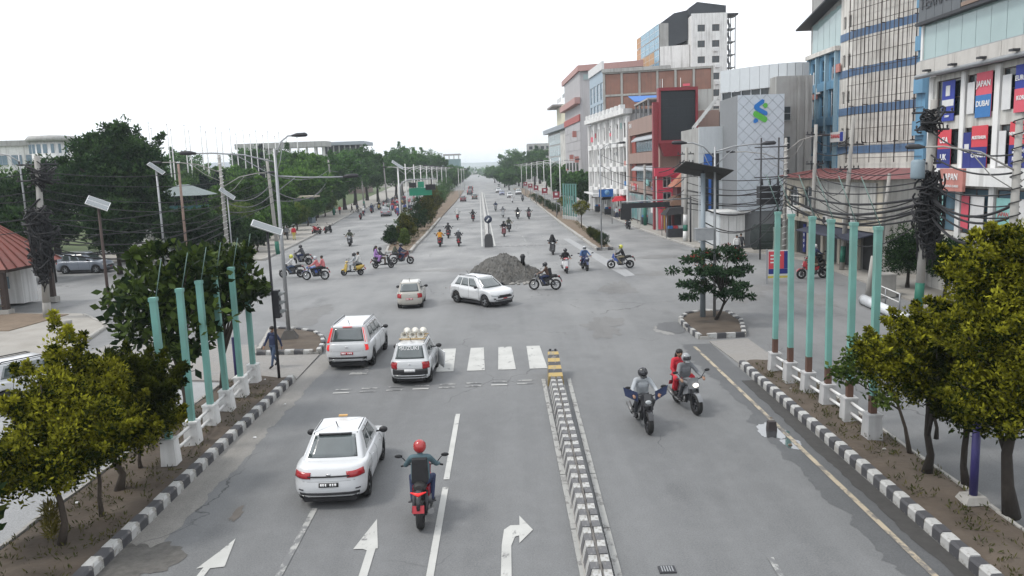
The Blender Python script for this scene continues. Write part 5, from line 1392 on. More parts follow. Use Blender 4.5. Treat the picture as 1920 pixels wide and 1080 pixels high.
# ================================================================ people
SKIN = pm('skin', (.28, .16, .105), .55, var=.08); HAIR = pm('black_hair', (.012, .010, .009), .5, var=.3)
def capsule(mb, a, b, ra, rb, n=10):
    a, b = Vector(a), Vector(b); d = b - a; L = d.length
    d = d.normalized() if L > 1e-6 else Vector((0, 0, 1))
    pts, rr = [], []
    for k in (0.02, .5, .85): pts.append(a - d * ra * math.cos(math.asin(k))); rr.append(ra * k)
    pts += [a, b]; rr += [ra, rb]
    for k in (.85, .5, .02): pts.append(b + d * rb * math.cos(math.asin(k))); rr.append(rb * k)
    mb.tube(pts, rr, n)
def body_mesh(name, J, vox=.013, bulk=1.0, skirt=False):
    """one continuous skin-tight surface from joint positions; materials: 0 skin 1 top 2 trousers 3 shoes"""
    V = Vector
    bones = []
    def bone(m, a, b, ra, rb): bones.append((m, V(a), V(b), ra, rb))
    P, C, N, Hd = V(J['P']), V(J['C']), V(J['N']), V(J['H'])
    fw = V(J.get('face', (1, 0, 0))).normalized(); side = V((-fw.y, fw.x, 0))
    sp = V(J['Sl']) - V(J['Sr']); sp.normalize()
    for o in (-.065, 0, .065):
        bone(1, P + sp * o + V((0, 0, .04)), C + sp * o, .115 * bulk, .115 * bulk)
    bone(1, C, N, .11 * bulk, .06); bone(1, V(J['Sl']) - sp * .03, V(J['Sr']) + sp * .03, .075 * bulk, .075 * bulk)
    bone(2, V(J['Hl']), V(J['Hr']), .115, .115)
    bone(0, N, Hd - V((0, 0, .06)), .052, .05)
    bone(0, Hd + V((0, 0, -.035)) + fw * .01, Hd + V((0, 0, .035)) - fw * .008, .082, .092)
    bone(0, Hd + fw * .085 + V((0, 0, .0)), Hd + fw * .098 + V((0, 0, -.03)), .010, .015)
    for q in (1, -1): bone(0, Hd + side * .088 * q + V((0, 0, -.01)), Hd + side * .092 * q + V((0, 0, .02)), .014, .016)
    for q, s_ in (('l', 1), ('r', -1)):
        S, E_, W, Hh, K, A, T = (V(J[k + q]) for k in ('S', 'E', 'W', 'H', 'K', 'A', 'T'))
        bone(1, S, E_, .060 * bulk, .050 * bulk); bone(1, E_, W, .048 * bulk, .036 * bulk)
        d = (V(J['D' + q])).normalized(); lat = d.cross(V((0, 0, 1)))
        if lat.length < .2: lat = side
        lat.normalize(); up = lat.cross(d).normalized()
        bone(0, W, W + d * .07, .030, .034)
        for k, ln in enumerate((.062, .072, .068, .052)):
            o = lat * (-.030 + .020 * k); b0 = W + d * .085 + o; b1 = b0 + d * ln * .55 - up * .006; b2 = b1 + d * ln * .28 - up * ln * .5
            bone(0, b0, b1, .0105, .0098); bone(0, b1, b2, .0098, .009)
        th = W + d * .03 + lat * (-.035); bone(0, th, th + d * .045 - lat * .028, .013, .010)
        bone(2, Hh, K, .088, .064); bone(2, K, A + V((0, 0, .04)), .060, .046)
        bone(3, A, T, .048, .038); bone(3, A - (T - A).normalized() * .05, A, .04, .045)
    if skirt:
        for k in range(5): bone(2, P + V((0, 0, -.05)), V(J['Kl']).lerp(V(J['Kr']), k / 4), .12, .11)
        for k in range(5): bone(2, V(J['Kl']).lerp(V(J['Kr']), k / 4), V(J['Al']).lerp(V(J['Ar']), k / 4) + V((0, 0, .12)), .09, .10)
    mb = MB()
    for (m, a, b, ra, rb) in bones: capsule(mb, a, b, ra, rb)
    tmp = mb.build('tmp', SKIN)
    md = tmp.modifiers.new('r', 'REMESH'); md.mode = 'VOXEL'; md.voxel_size = vox
    sm = tmp.modifiers.new('s', 'SMOOTH'); sm.iterations = 3; sm.factor = .5
    dg = bpy.context.evaluated_depsgraph_get()
    me = bpy.data.meshes.new_from_object(tmp.evaluated_get(dg)); me.name = name
    old = tmp.data; bpy.data.objects.remove(tmp); bpy.data.meshes.remove(old)
    nf = len(me.polygons); cen = np.empty(nf * 3, dtype=np.float32); me.polygons.foreach_get('center', cen); cen = cen.reshape(-1, 3)
    best = np.full(nf, 1e9); mat_i = np.zeros(nf, dtype=np.int32)
    for (m, a, b, ra, rb) in bones:
        a_, b_ = np.array(a), np.array(b); ab = b_ - a_
        t = np.clip(((cen - a_) @ ab) / max(ab @ ab, 1e-9), 0, 1)
        d = np.linalg.norm(cen - (a_ + t[:, None] * ab), axis=1) - (ra + (rb - ra) * t)
        k = d < best; best[k] = d[k]; mat_i[k] = m
    me.materials.clear()
    for m_ in (SKIN, black_plastic, black_plastic, black_plastic): me.materials.append(m_)
    me.polygons.foreach_set('material_index', mat_i); me.polygons.foreach_set('use_smooth', np.ones(nf, dtype=bool))
    return me
def sym(**k):
    o = {}
    for n_, v in k.items():
        if n_ in ('S', 'E', 'W', 'Hh', 'K', 'A', 'T', 'D'):
            key = 'H' if n_ == 'Hh' else n_
            o[key + 'l'] = v; o[key + 'r'] = (v[0], -v[1], v[2])
        else: o[n_] = v
    return o
POSE = {
 'ride': sym(P=(-.20, 0, .90), C=(-.10, 0, 1.20), N=(-.05, 0, 1.40), H=(.0, 0, 1.555), S=(-.07, .17, 1.345), E=(.12, .30, 1.12), W=(.36, .33, 1.04), D=(.9, -.1, -.25), Hh=(-.18, .09, .88), K=(.26, .21, .80), A=(-.02, .19, .36), T=(.14, .21, .32)),
 'scooter': sym(P=(-.28, 0, .86), C=(-.24, 0, 1.17), N=(-.22, 0, 1.38), H=(-.19, 0, 1.54), S=(-.22, .17, 1.325), E=(-.06, .27, 1.08), W=(.20, .30, 1.02), D=(.9, -.05, -.1), Hh=(-.24, .09, .84), K=(.16, .14, .80), A=(.16, .13, .38), T=(.32, .14, .34)),
 'pillion': sym(P=(-.58, 0, .96), C=(-.54, 0, 1.27), N=(-.51, 0, 1.47), H=(-.48, 0, 1.62), S=(-.52, .165, 1.41), E=(-.42, .25, 1.17), W=(-.27, .22, 1.03), D=(.9, -.1, -.3), Hh=(-.55, .10, .94), K=(-.16, .22, .90), A=(-.30, .2, .48), T=(-.14, .22, .44)),
 'stand': sym(P=(0, 0, .92), C=(.0, 0, 1.22), N=(0, 0, 1.44), H=(.02, 0, 1.60), S=(0, .18, 1.385), E=(-.03, .24, 1.10), W=(.05, .25, .86), D=(.1, 0, -1), Hh=(0, .09, .9), K=(.03, .1, .5), A=(-.02, .1, .09), T=(.12, .12, .045)),
}
w = dict(POSE['stand']); w.update(Kl=(.16, .09, .52), Al=(.26, .09, .11), Tl=(.40, .10, .06), Kr=(-.02, -.09, .50), Ar=(-.26, -.09, .16), Tr=(-.15, -.1, .06), Er=(.10, -.26, 1.12), Wr=(.26, -.25, .93), Dr=(.5, 0, -.8), El=(-.12, .26, 1.12), Wl=(-.18, .28, .87), Dl=(-.1, 0, -1))
POSE['walk'] = w
BODY = {k: body_mesh('body', POSE[k], .012 if k in ('ride', 'walk', 'pillion') else .014, 1.06 if k in ('ride', 'scooter') else 1.0) for k in POSE}
BODY['pillion_skirt'] = body_mesh('body', POSE['pillion'], .014, 1.05, True); POSE['pillion_skirt'] = POSE['pillion']
BODY['walk_skirt'] = body_mesh('body', POSE['walk'], .016, 1.05, True); POSE['walk_skirt'] = POSE['walk']
GEAR = {}
def gear(kind, pose):
    if (kind, pose) in GEAR: return GEAR[(kind, pose)]
    h = Vector(POSE[pose]['H']); mb = MB()
    if kind == 'helmet':
        mb.ball((h.x - .01, 0, h.z + .02), (.152, .128, .150), 16, 10); mb.tube([(h.x + .10, -.07, h.z - .09), (h.x + .135, 0, h.z - .095), (h.x + .10, .07, h.z - .09)], .035, 6)
    elif kind == 'visor':
        n, m = 9, 4; vv = []
        for d in (.0, -.02):
            for j in range(m + 1):
                for i in range(n + 1):
                    a = -1.05 + 2.1 * i / n; e = -.28 + .72 * j / m
                    vv.append((h.x - .01 + (.160 + d) * math.cos(a) * math.cos(e), (.136 + d) * math.sin(a) * math.cos(e), h.z + .02 + (.152 + d) * math.sin(e)))
        w_ = n + 1; tot = (n + 1) * (m + 1)
        ff = [(j * w_ + i, j * w_ + i + 1, (j + 1) * w_ + i + 1, (j + 1) * w_ + i) for j in range(m) for i in range(n)]
        mb.add(vv, ff + [tuple(tot + q for q in f[::-1]) for f in ff], 0, True)
    elif kind in ('hair', 'long_hair'):
        mb.ball((h.x - .015, 0, h.z + .030), (.105, .102, .102), 14, 8)
        if kind == 'long_hair': mb.tube([(h.x - .06, 0, h.z + .05), (h.x - .12, 0, h.z - .1), (h.x - .15, 0, h.z - .30), (h.x - .16, 0, h.z - .42)], [.07, .095, .09, .03], 10)
    elif kind == 'eyes':
        for q in (1, -1): mb.ball((h.x + .079, q * .033, h.z + .008), (.010, .014, .009), 7, 5)
        mb.box(h.x + .083, h.x + .091, -.022, .022, h.z - .058, h.z - .050)
    elif kind == 'cloak':
        mb.lathe([(.02, .16), (.12, .10), (.16, -.05), (.24, -.30), (.34, -.62), (.32, -.62), (.2, -.3)], 16, (h.x - .05, 0, h.z))
    elif kind == 'pack':
        c = Vector(POSE[pose]['C'])
        mb.hexa([(c.x - .34, -.15, c.z - .28), (c.x - .14, -.17, c.z - .28), (c.x - .14, .17, c.z - .28), (c.x - .34, .15, c.z - .28)], [(c.x - .26, -.13, c.z + .20), (c.x - .12, -.15, c.z + .20), (c.x - .12, .15, c.z + .20), (c.x - .26, .13, c.z + .20)])
    GEAR[(kind, pose)] = mb
    return mb
GME = {}
def gear_mesh(kind, pose, m):
    k = (kind, pose, m.name)
    if k not in GME: GME[k] = gear(kind, pose).mesh(kind, m)
    return GME[k]
def cloth(name, col): return pm('cloth_' + name, col, .85, var=.25, sc=6, bump=.9, bsc=11)
CL = {k: cloth(k, v) for k, v in dict(black=(.018, .018, .02), charcoal=(.05, .052, .058), grey=(.17, .175, .185), pale=(.36, .38, .40), white=(.55, .55, .54), navy=(.025, .035, .08), denim=(.05, .075, .13), teal=(.08, .13, .15),
      red=(.45, .025, .04), pink=(.50, .16, .17), orange=(.48, .22, .03), purple=(.30, .17, .40), brown=(.09, .055, .04), olive=(.07, .075, .05), mint=(.38, .50, .45), blue=(.06, .12, .26), khaki=(.22, .19, .13), yellow=(.5, .42, .08)).items()}
HELM = {k: pm('helmet_' + k, v, .25, coat=.6, var=.05) for k, v in dict(black=(.015, .015, .017), white=(.6, .6, .6), red=(.35, .03, .03), grey=(.25, .26, .27), blue=(.04, .08, .2), yellow=(.5, .5, .06), silver=(.4, .42, .44)).items()}
VIS = pm('visor', (.03, .03, .035), .12, spec=.7)
def person(label, pose, loc, h, top, legs, head=('helmet', 'black'), shoes='black', group=None, z=0.0):
    o = link('person', BODY[pose], None, (loc[0], loc[1], z), heading(h))
    if pose not in ('walk', 'stand', 'walk_skirt'): o.scale = (1.05, 1.16, 1.05)
    tag(o, label, 'person', group)
    for i, m_ in ((1, CL[top]), (2, CL[legs]), (3, CL[shoes])):
        o.material_slots[i].link = 'OBJECT'; o.material_slots[i].material = m_
    if head[0] == 'helmet':
        hm = link('helmet', gear_mesh('helmet', pose, HELM[head[1]]), o); link('visor', gear_mesh('visor', pose, VIS), hm)
    else:
        link('hair', gear_mesh(head[0] if head[0] != 'cloak' else 'hair', pose, HAIR), o); link('face', gear_mesh('eyes', pose, HAIR), o)
        if head[0] == 'cloak': link('rain_cape', gear_mesh('cloak', pose, CL[head[1]]), o)
    return o

# ================================================================ two-wheelers
def bike_wheel(r, w, rimr, spokes, dark=True):
    a = MB(); a.lathe([(rimr, -w * .4), (r * .9, -w / 2), (r, -w * .2), (r, w * .2), (r * .9, w / 2), (rimr, w * .4), (rimr * .95, 0), (rimr, -w * .4)], 26, axis='y')
    b = MB(); b.lathe([(rimr * .9, -w * .35), (rimr * 1.02, -w * .45), (rimr * 1.02, w * .45), (rimr * .9, w * .35), (rimr * .9, -w * .35)], 24, axis='y'); b.lathe([(0, -.05), (.05, -.05), (.05, .05), (0, .05)], 10, axis='y'); b.lathe([(.06, .055), (.11, .055), (.11, .062), (.06, .062), (.06, .055)], 16, axis='y')
    for k in range(spokes):
        an = 2 * PI * k / spokes; c, s_ = math.cos(an), math.sin(an)
        b.tube([(c * .03, 0, s_ * .03), (c * rimr * .95, 0, s_ * rimr * .95)], .016 if spokes < 10 else .006, 5)
    return a.mesh('wheel', rubber), b.mesh('rim', dark_steel if dark else chrome)
bike_dark = pm('bike_black', (.02, .02, .022), .35, coat=.4, var=.1); engine_m = pm('engine_alloy', (.13, .13, .135), .45, .6, var=.3, sc=10); seat_m = pm('seat_vinyl', (.02, .02, .02), .6)
def make_motorcycle(classic=False):
    t = bpy.data.objects.new('motorcycle', None); COL.objects.link(t); t.empty_display_size = .2
    r = .305 if not classic else .33
    a, b = bike_wheel(r, .12 if not classic else .11, r * .68, 6 if not classic else 24, not classic); xf_, xr_ = .70, -.64
    for x in (xf_, xr_): link('rim', b, link('wheel', a, t, (x, 0, r)))
    def P(name, mb, m): return mb.build(name, m, t)
    mb = MB()
    for y in (-.085, .085): mb.tube([(xf_, y, r), (.50, y, .84), (.44, y, .98)], [.028, .026, .026], 7)
    P('fork', mb, steel if classic else dark_steel)
    mb = MB(); mb.tube([(.28, .37, 1.03), (.36, .30, 1.04), (.43, .12, 1.0), (.43, -.12, 1.0), (.36, -.30, 1.04), (.28, -.37, 1.03)], .016, 6)
    for y in (.33, -.33): mb.tube([(.33, y * .92, 1.04), (.275, y * 1.13, 1.03)], .022, 6)
    P('handlebar', mb, black_plastic)
    mb = MB(); mb.ball((.13, 0, .86), (.30, .145, .135), 14, 9); mb.tube([(.30, 0, .80), (.10, 0, .79), (-.1, 0, .78)], [.10, .11, .08], 10); P('tank', mb, bike_dark)
    mb = MB(); mb.tube([(-.10, 0, .80), (-.30, 0, .80), (-.50, 0, .86), (-.72, 0, .90)], [.07, .12, .115, .07], 10); P('seat', mb, seat_m)
    mb = MB(); mb.box(-.16, .22, -.12, .12, .30, .52); mb.tube([(.06, 0, .5), (.20, 0, .74)], [.12, .10], 10); mb.lathe([(0, -.17), (.11, -.17), (.11, .17), (0, .17)], 14, (-.05, 0, .40), 'y'); P('engine', mb, engine_m)
    mb = MB()
    for y in (-.06, .06):
        mb.tube([(.42, y * .5, .88), (.25, y, .40), (.2, y, .26), (-.2, y, .27), (-.22, y, .5), (-.30, y, .78)], .022, 6); mb.tube([(-.2, y * 1.3, .36), (xr_, y * 1.6, r)], .026, 6); mb.tube([(-.28, y * 1.6, .74), (xr_, y * 1.9, r + .05)], .034, 7)
    P('frame', mb, dark_steel)
    mb = MB(); mb.tube([(.2, -.12, .5), (.26, -.14, .3), (.0, -.16, .24), (-.3, -.17, .28), (-.45, -.18, .33)], .026, 7); mb.tube([(-.36, -.18, .30), (-.84, -.2, .46)], [.05, .058], 10); P('exhaust', mb, chrome if classic else pm('exhaust_steel', (.16, .16, .16), .4, .6))
    mb = MB(); mb.tube([(-.62, 0, .82), (-.78, 0, .84), (-.95, 0, .72), (-1.0, 0, .55)], [.07, .06, .04, .03], 8); P('rear_fender', mb, bike_dark)
    mb = MB()
    mb.tube([(-.82, -.13, .87), (-.89, 0, .84), (-.82, .13, .87)], [.012, .04, .012], 8); P('tail_light', mb, lamp_red)
    mb = MB(); mb.hexa([(-1.03, -.10, .5), (-1.015, -.10, .5), (-1.015, .10, .5), (-1.03, .10, .5)], [(-.97, -.10, .64), (-.955, -.10, .64), (-.955, .10, .64), (-.97, .10, .64)]); P('number_plate', mb, plate_red)
    mb = MB()
    if classic: mb.ball((.58, 0, .90), (.11, .10, .10), 12, 8)
    else: mb.hexa([(.48, -.13, .74), (.65, -.08, .78), (.65, .08, .78), (.48, .13, .74)], [(.42, -.15, 1.0), (.56, -.09, 1.10), (.56, .09, 1.10), (.42, .15, 1.0)]); mb.hexa([(.20, -.17, .50), (.50, -.15, .62), (.50, .15, .62), (.20, .17, .50)], [(.18, -.16, .78), (.48, -.14, .80), (.48, .14, .80), (.18, .16, .78)])
    P('cowl', mb, bike_dark)
    mb = MB(); mb.ball((.655, 0, .89), (.025, .075, .06), 10, 6); P('headlight', mb, lamp_clear)
    mb = MB(); n = 9
    for k in range(n):
        a0, a1 = .5 + 1.9 * k / n, .5 + 1.9 * (k + 1) / n; q = r + .035
        mb.hexa([(xf_ + q * math.cos(a0), -.06, r + q * math.sin(a0)), (xf_ + q * math.cos(a1), -.06, r + q * math.sin(a1)), (xf_ + q * math.cos(a1), .06, r + q * math.sin(a1)), (xf_ + q * math.cos(a0), .06, r + q * math.sin(a0))],
                [(xf_ + (q + .015) * math.cos(a0), -.055, r + (q + .015) * math.sin(a0)), (xf_ + (q + .015) * math.cos(a1), -.055, r + (q + .015) * math.sin(a1)), (xf_ + (q + .015) * math.cos(a1), .055, r + (q + .015) * math.sin(a1)), (xf_ + (q + .015) * math.cos(a0), .055, r + (q + .015) * math.sin(a0))])
    P('mudguard', mb, bike_dark)
    for y in (1, -1):
        mb = MB(); mb.tube([(.38, y * .25, 1.03), (.36, y * .34, 1.18), (.35, y * .38, 1.22)], .010, 5); mb.ball((.34, y * .42, 1.24), (.02, .075, .045), 9, 6); P('mirror', mb, black_plastic)
        mb = MB(); mb.hexa([(-.28, y * .10, .56), (.0, y * .10, .52), (.0, y * .15, .52), (-.28, y * .15, .56)], [(-.35, y * .09, .78), (.02, y * .10, .72), (.02, y * .15, .72), (-.35, y * .14, .78)]); P('side_panel', mb, bike_dark)
    mb = MB(); mb.tube([(.05, -.24, .31), (.05, .24, .31)], .016, 6); mb.tube([(-.26, -.23, .43), (-.26, .23, .43)], .014, 6); P('foot_pegs', mb, dark_steel)
    return t
def make_scooter():
    t = bpy.data.objects.new('scooter', None); COL.objects.link(t); t.empty_display_size = .2
    a, b = bike_wheel(.235, .10, .15, 5); xf_, xr_ = .62, -.60
    for x in (xf_, xr_): link('rim', b, link('wheel', a, t, (x, 0, .235)))
    def P(name, mb, m): return mb.build(name, m, t)
    mb = MB(); mb.hexa([(.42, -.16, .30), (.56, -.10, .30), (.56, .10, .30), (.42, .16, .30)], [(.30, -.20, .84), (.47, -.10, .90), (.47, .10, .90), (.30, .20, .84)]); mb.hexa([(.44, -.15, .55), (.60, -.07, .52), (.60, .07, .52), (.44, .15, .55)], [(.34, -.16, .9), (.50, -.08, .86), (.50, .08, .86), (.34, .16, .9)]); P('apron', mb, bike_dark)
    mb = MB(); mb.box(-.22, .42, -.16, .16, .26, .33); P('floorboard', mb, black_plastic)
    mb = MB(); mb.tube([(-.18, 0, .48), (-.35, 0, .56), (-.65, 0, .64), (-.88, 0, .70)], [.16, .20, .18, .08], 12); P('rear_body', mb, bike_dark)
    mb = MB(); mb.tube([(-.10, 0, .74), (-.28, 0, .77), (-.50, 0, .80), (-.76, 0, .83)], [.07, .13, .125, .06], 10); P('seat', mb, seat_m)
    mb = MB(); mb.tube([(.50, 0, .30), (.36, 0, .95)], .035, 7); mb.tube([(.62, .07, .235), (.52, .06, .45)], .022, 6); mb.tube([(.62, -.07, .235), (.52, -.06, .45)], .022, 6); P('fork', mb, dark_steel)
    mb = MB(); mb.ball((.36, 0, 1.0), (.12, .17, .085), 12, 7); P('cowl', mb, bike_dark)
    mb = MB(); mb.tube([(.22, .34, 1.0), (.32, .16, 1.02), (.34, 0, 1.02), (.32, -.16, 1.02), (.22, -.34, 1.0)], .018, 6); P('handlebar', mb, black_plastic)
    mb = MB(); mb.ball((.47, 0, .99), (.03, .085, .055), 10, 6); P('headlight', mb, lamp_clear)
    mb = MB(); mb.ball((-.90, 0, .72), (.03, .10, .05), 10, 6); P('tail_light', mb, lamp_red)
    mb = MB(); mb.box(-.99, -.975, -.10, .10, .42, .55); mb.tube([(-.86, 0, .62), (-.97, 0, .5)], .03, 6); P('number_plate', mb, plate_red)
    mb = MB(); mb.ball((.64, 0, .44), (.19, .075, .07), 10, 6); P('mudguard', mb, bike_dark)
    mb = MB(); mb.tube([(-.25, -.15, .26), (-.5, -.17, .3), (-.85, -.19, .40)], [.03, .055, .06], 9); P('exhaust', mb, black_plastic)
    for y in (1, -1):
        mb = MB(); mb.tube([(.30, y * .2, 1.02), (.28, y * .30, 1.18)], .009, 5); mb.ball((.27, y * .33, 1.22), (.018, .065, .05), 9, 6); P('mirror', mb, black_plastic)
    return t
PROTO = {'m': make_motorcycle(), 'c': make_motorcycle(True), 's': make_scooter()}
USED = set()
PAINTED = ('tank', 'cowl', 'mudguard', 'apron', 'rear_body', 'side_panel')
BP = {k: pm('bike_' + k, v, .3, coat=.6, var=.06) for k, v in dict(red=(.33, .02, .03), blue=(.03, .07, .28), white=(.55, .55, .56), yellow=(.48, .33, .05), grey=(.16, .165, .175), navy=(.02, .03, .10), maroon=(.13, .02, .025), silver=(.33, .34, .35), dark=(.025, .025, .028), green=(.05, .12, .07)).items()}
def bike(kind, label, loc, h, col, group=None, light=None, tail_on=False, lean=0.0):
    src = PROTO[kind]
    if kind in USED: o = copy_tree(src)
    else: o = src; USED.add(kind)
    o.location = (loc[0], loc[1], 0.0); o.rotation_euler = (lean, 0, heading(h)); o.scale = (1.05, 1.28, 1.05)
    tag(o, label, 'scooter' if kind == 's' else 'motorcycle', group); recolour(o, PAINTED, BP[col])
    if light:
        recolour(o, ('headlight',), lamp_on)
    elif kind in USED: recolour(o, ('headlight',), lamp_clear)
    recolour(o, ('tail_light',), lamp_on_red if tail_on else lamp_red)
    return o
# --- near riders
b_ = bike('m', 'red and black motorcycle with lit tail light beside the white sedan', (-2.32, 17.2), -2, 'red', tail_on=True)
p_ = person('rider in grey green jacket and red helmet with black backpack', 'ride', (-2.32, 17.2), -2, 'teal', 'navy', ('helmet', 'red'))
bk = link('backpack', gear_mesh('pack', 'ride', CL['black']), None, (-2.32, 17.2, 0), heading(-2)); bk.scale = (1.05, 1.16, 1.05); tag(bk, 'large black backpack on the back of the red helmeted rider', 'backpack')
b_ = bike('m', 'black motorcycle with navy hand guards riding towards the camera', (3.66, 22.95), 176, 'dark')
for y in (1, -1):
    mb = MB(); mb.hexa([(.46, y * .20, .86), (.40, y * .46, 1.02), (.36, y * .48, 1.02), (.42, y * .22, .86)], [(.42, y * .20, 1.12), (.34, y * .52, 1.26), (.30, y * .52, 1.26), (.38, y * .22, 1.12)]); mb.build('hand_guard', CL['navy'], b_)
person('rider in pale grey jacket and black helmet on the motorcycle with hand guards', 'ride', (3.66, 22.95), 176, 'pale', 'charcoal', ('helmet', 'black'))
bike('m', 'grey motorcycle with lit headlight carrying two people by the right kerb', (5.30, 24.55), 167, 'grey', light=True)
person('rider in grey shirt and grey helmet in front of a woman in red', 'ride', (5.30, 24.55), 167, 'grey', 'charcoal', ('helmet', 'grey'))
person('bareheaded woman in red clothes riding pillion near the right kerb', 'pillion_skirt', (5.30, 24.55), 167, 'red', 'red', ('long_hair',))
bike('c', 'dark classic motorcycle crossing leftwards in front of the gravel heap', (1.85, 50.3), -78, 'dark')
person('rider in brown top and black helmet on the classic motorcycle by the heap', 'ride', (1.85, 50.3), -78, 'brown', 'navy', ('helmet', 'black'))
bk = link('backpack', gear_mesh('pack', 'ride', CL['black']), None, (1.85, 50.3, 0), heading(-78)); tag(bk, 'black backpack worn by the rider passing the gravel heap', 'backpack')
o = bike('s', 'white and red scooter approaching right of the gravel heap', (3.7, 58.4), 178, 'white'); recolour(o, ('cowl', 'mudguard'), BP['red'])
person('rider in black jacket and black helmet on the white and red scooter', 'scooter', (3.7, 58.4), 178, 'black', 'charcoal', ('helmet', 'black'))
bike('m', 'dark blue motorcycle approaching beside the white and red scooter', (5.2, 59.5), 172, 'navy')
person('rider in blue jacket and white helmet approaching near the concrete strip', 'ride', (5.2, 59.5), 172, 'blue', 'navy', ('helmet', 'silver'))
o = bike('m', 'black sports motorcycle with blue trim crossing at the right verge end', (7.95, 59.6), -82, 'dark'); recolour(o, ('mudguard', 'cowl'), BP['blue'])
person('rider in black with a bright yellow helmet at the right of the junction', 'ride', (7.95, 59.6), -82, 'black', 'khaki', ('helmet', 'yellow'))
bike('s', 'dark scooter approaching behind the heap with caped rider', (3.35, 71.0), 180, 'dark')
person('rider under a dark pointed rain cape behind the gravel heap', 'scooter', (3.35, 71.0), 180, 'charcoal', 'black', ('cloak', 'black'))
# --- group crossing from the left
G1 = 'motorbikes crossing from the left road'
bike('c', 'blue motorcycle with two riders heading left nearest the left island', (-15.05, 59.1), -86, 'blue', G1)
person('rider in pink shirt and silver helmet on the blue motorcycle', 'ride', (-15.05, 59.1), -86, 'pink', 'black', ('helmet', 'silver'))
person('bareheaded pillion in pink red top behind the pink shirted rider', 'pillion', (-15.05, 59.1), -86, 'pink', 'black', ('hair',))
bike('m', 'dark motorcycle heading left in front of the blue motorcycle', (-17.35, 60.9), -84, 'dark', G1)
person('rider in white shirt and blue trousers at the front left of the crossing group', 'ride', (-17.35, 60.9), -84, 'white', 'denim', ('helmet', 'yellow'))
bike('m', 'dark motorcycle with rider in black beside the left kerb corner', (-18.9, 69.5), -80, 'grey', G1)
person('rider in dark jacket on the motorcycle at the left kerb corner', 'ride', (-18.9, 69.5), -80, 'charcoal', 'navy', ('helmet', 'black'))
bike('s', 'yellow scooter heading left with two men in pale shirts', (-12.7, 61.0), -90, 'yellow', G1)
person('rider in pale grey shirt with black helmet on the yellow scooter', 'scooter', (-12.7, 61.0), -90, 'pale', 'pale', ('helmet', 'black'))
person('bareheaded pillion in white shirt on the yellow scooter', 'pillion', (-12.7, 61.0), -90, 'white', 'grey', ('hair',))
bike('s', 'black scooter facing right with a woman in purple aboard', (-10.95, 65.0), 88, 'dark', G1)
person('rider in dark jacket and black helmet on the black scooter facing right', 'scooter', (-10.95, 65.0), 88, 'charcoal', 'brown', ('helmet', 'black'))
person('woman in purple shawl with long black hair on the black scooter', 'pillion_skirt', (-10.95, 65.0), 88, 'purple', 'purple', ('long_hair',), z=.06)
bike('m', 'dark red motorcycle facing right behind the black scooter', (-9.75, 67.4), 92, 'maroon', G1)
person('rider in dark top leaning over the dark red motorcycle', 'ride', (-9.75, 67.4), 92, 'navy', 'navy', ('helmet', 'black'))
person('bareheaded pillion in olive shirt behind the dark red motorcycle rider', 'pillion', (-9.75, 67.4), 92, 'olive', 'charcoal', ('hair',))
bike('m', 'motorcycle coming alone down the left side road', (-18.05, 86.5), 174, 'grey')
person('rider in olive jacket coming alone down the left side road', 'ride', (-18.05, 86.5), 174, 'olive', 'charcoal', ('helmet', 'black'))
# --- far carriageway, driving away
G2 = 'motorbikes riding away on the far road'
for (k, x, y, col, top, legs, hd, l1_, l2_) in (
  ('m', -7.8, 82.3, 'red', 'orange', 'charcoal', ('helmet', 'black'), 'motorcycle under the rider in an orange jacket on the far road', 'rider in bright orange jacket riding away at the far left lane'),
  ('m', -7.75, 92.4, 'grey', 'black', 'charcoal', ('helmet', 'black'), 'motorcycle just ahead of the orange jacketed rider', 'rider in black riding away ahead of the orange jacketed rider'),
  ('s', -5.85, 82.2, 'dark', 'charcoal', 'black', ('helmet', 'silver'), 'dark scooter with wide mirrors riding away near the far median', 'rider in dark clothes and silver helmet riding away near the far median'),
  ('s', -8.95, 125.3, 'red', 'white', 'navy', ('helmet', 'white'), 'red scooter riding away far up the left lane', 'rider in white top and white helmet on the far red scooter'),
  ('m', -6.3, 121.3, 'dark', 'black', 'black', ('helmet', 'black'), 'dark motorcycle riding away in the middle of the far left lanes', 'rider in black on the dark motorcycle in the far middle lane')):
    bike(k, l1_, (x, y), -2.2, col, G2); person(l2_, 'ride' if k == 'm' else 'scooter', (x, y), -2.2, top, legs, hd)
G3 = 'motorbikes approaching on the far road'
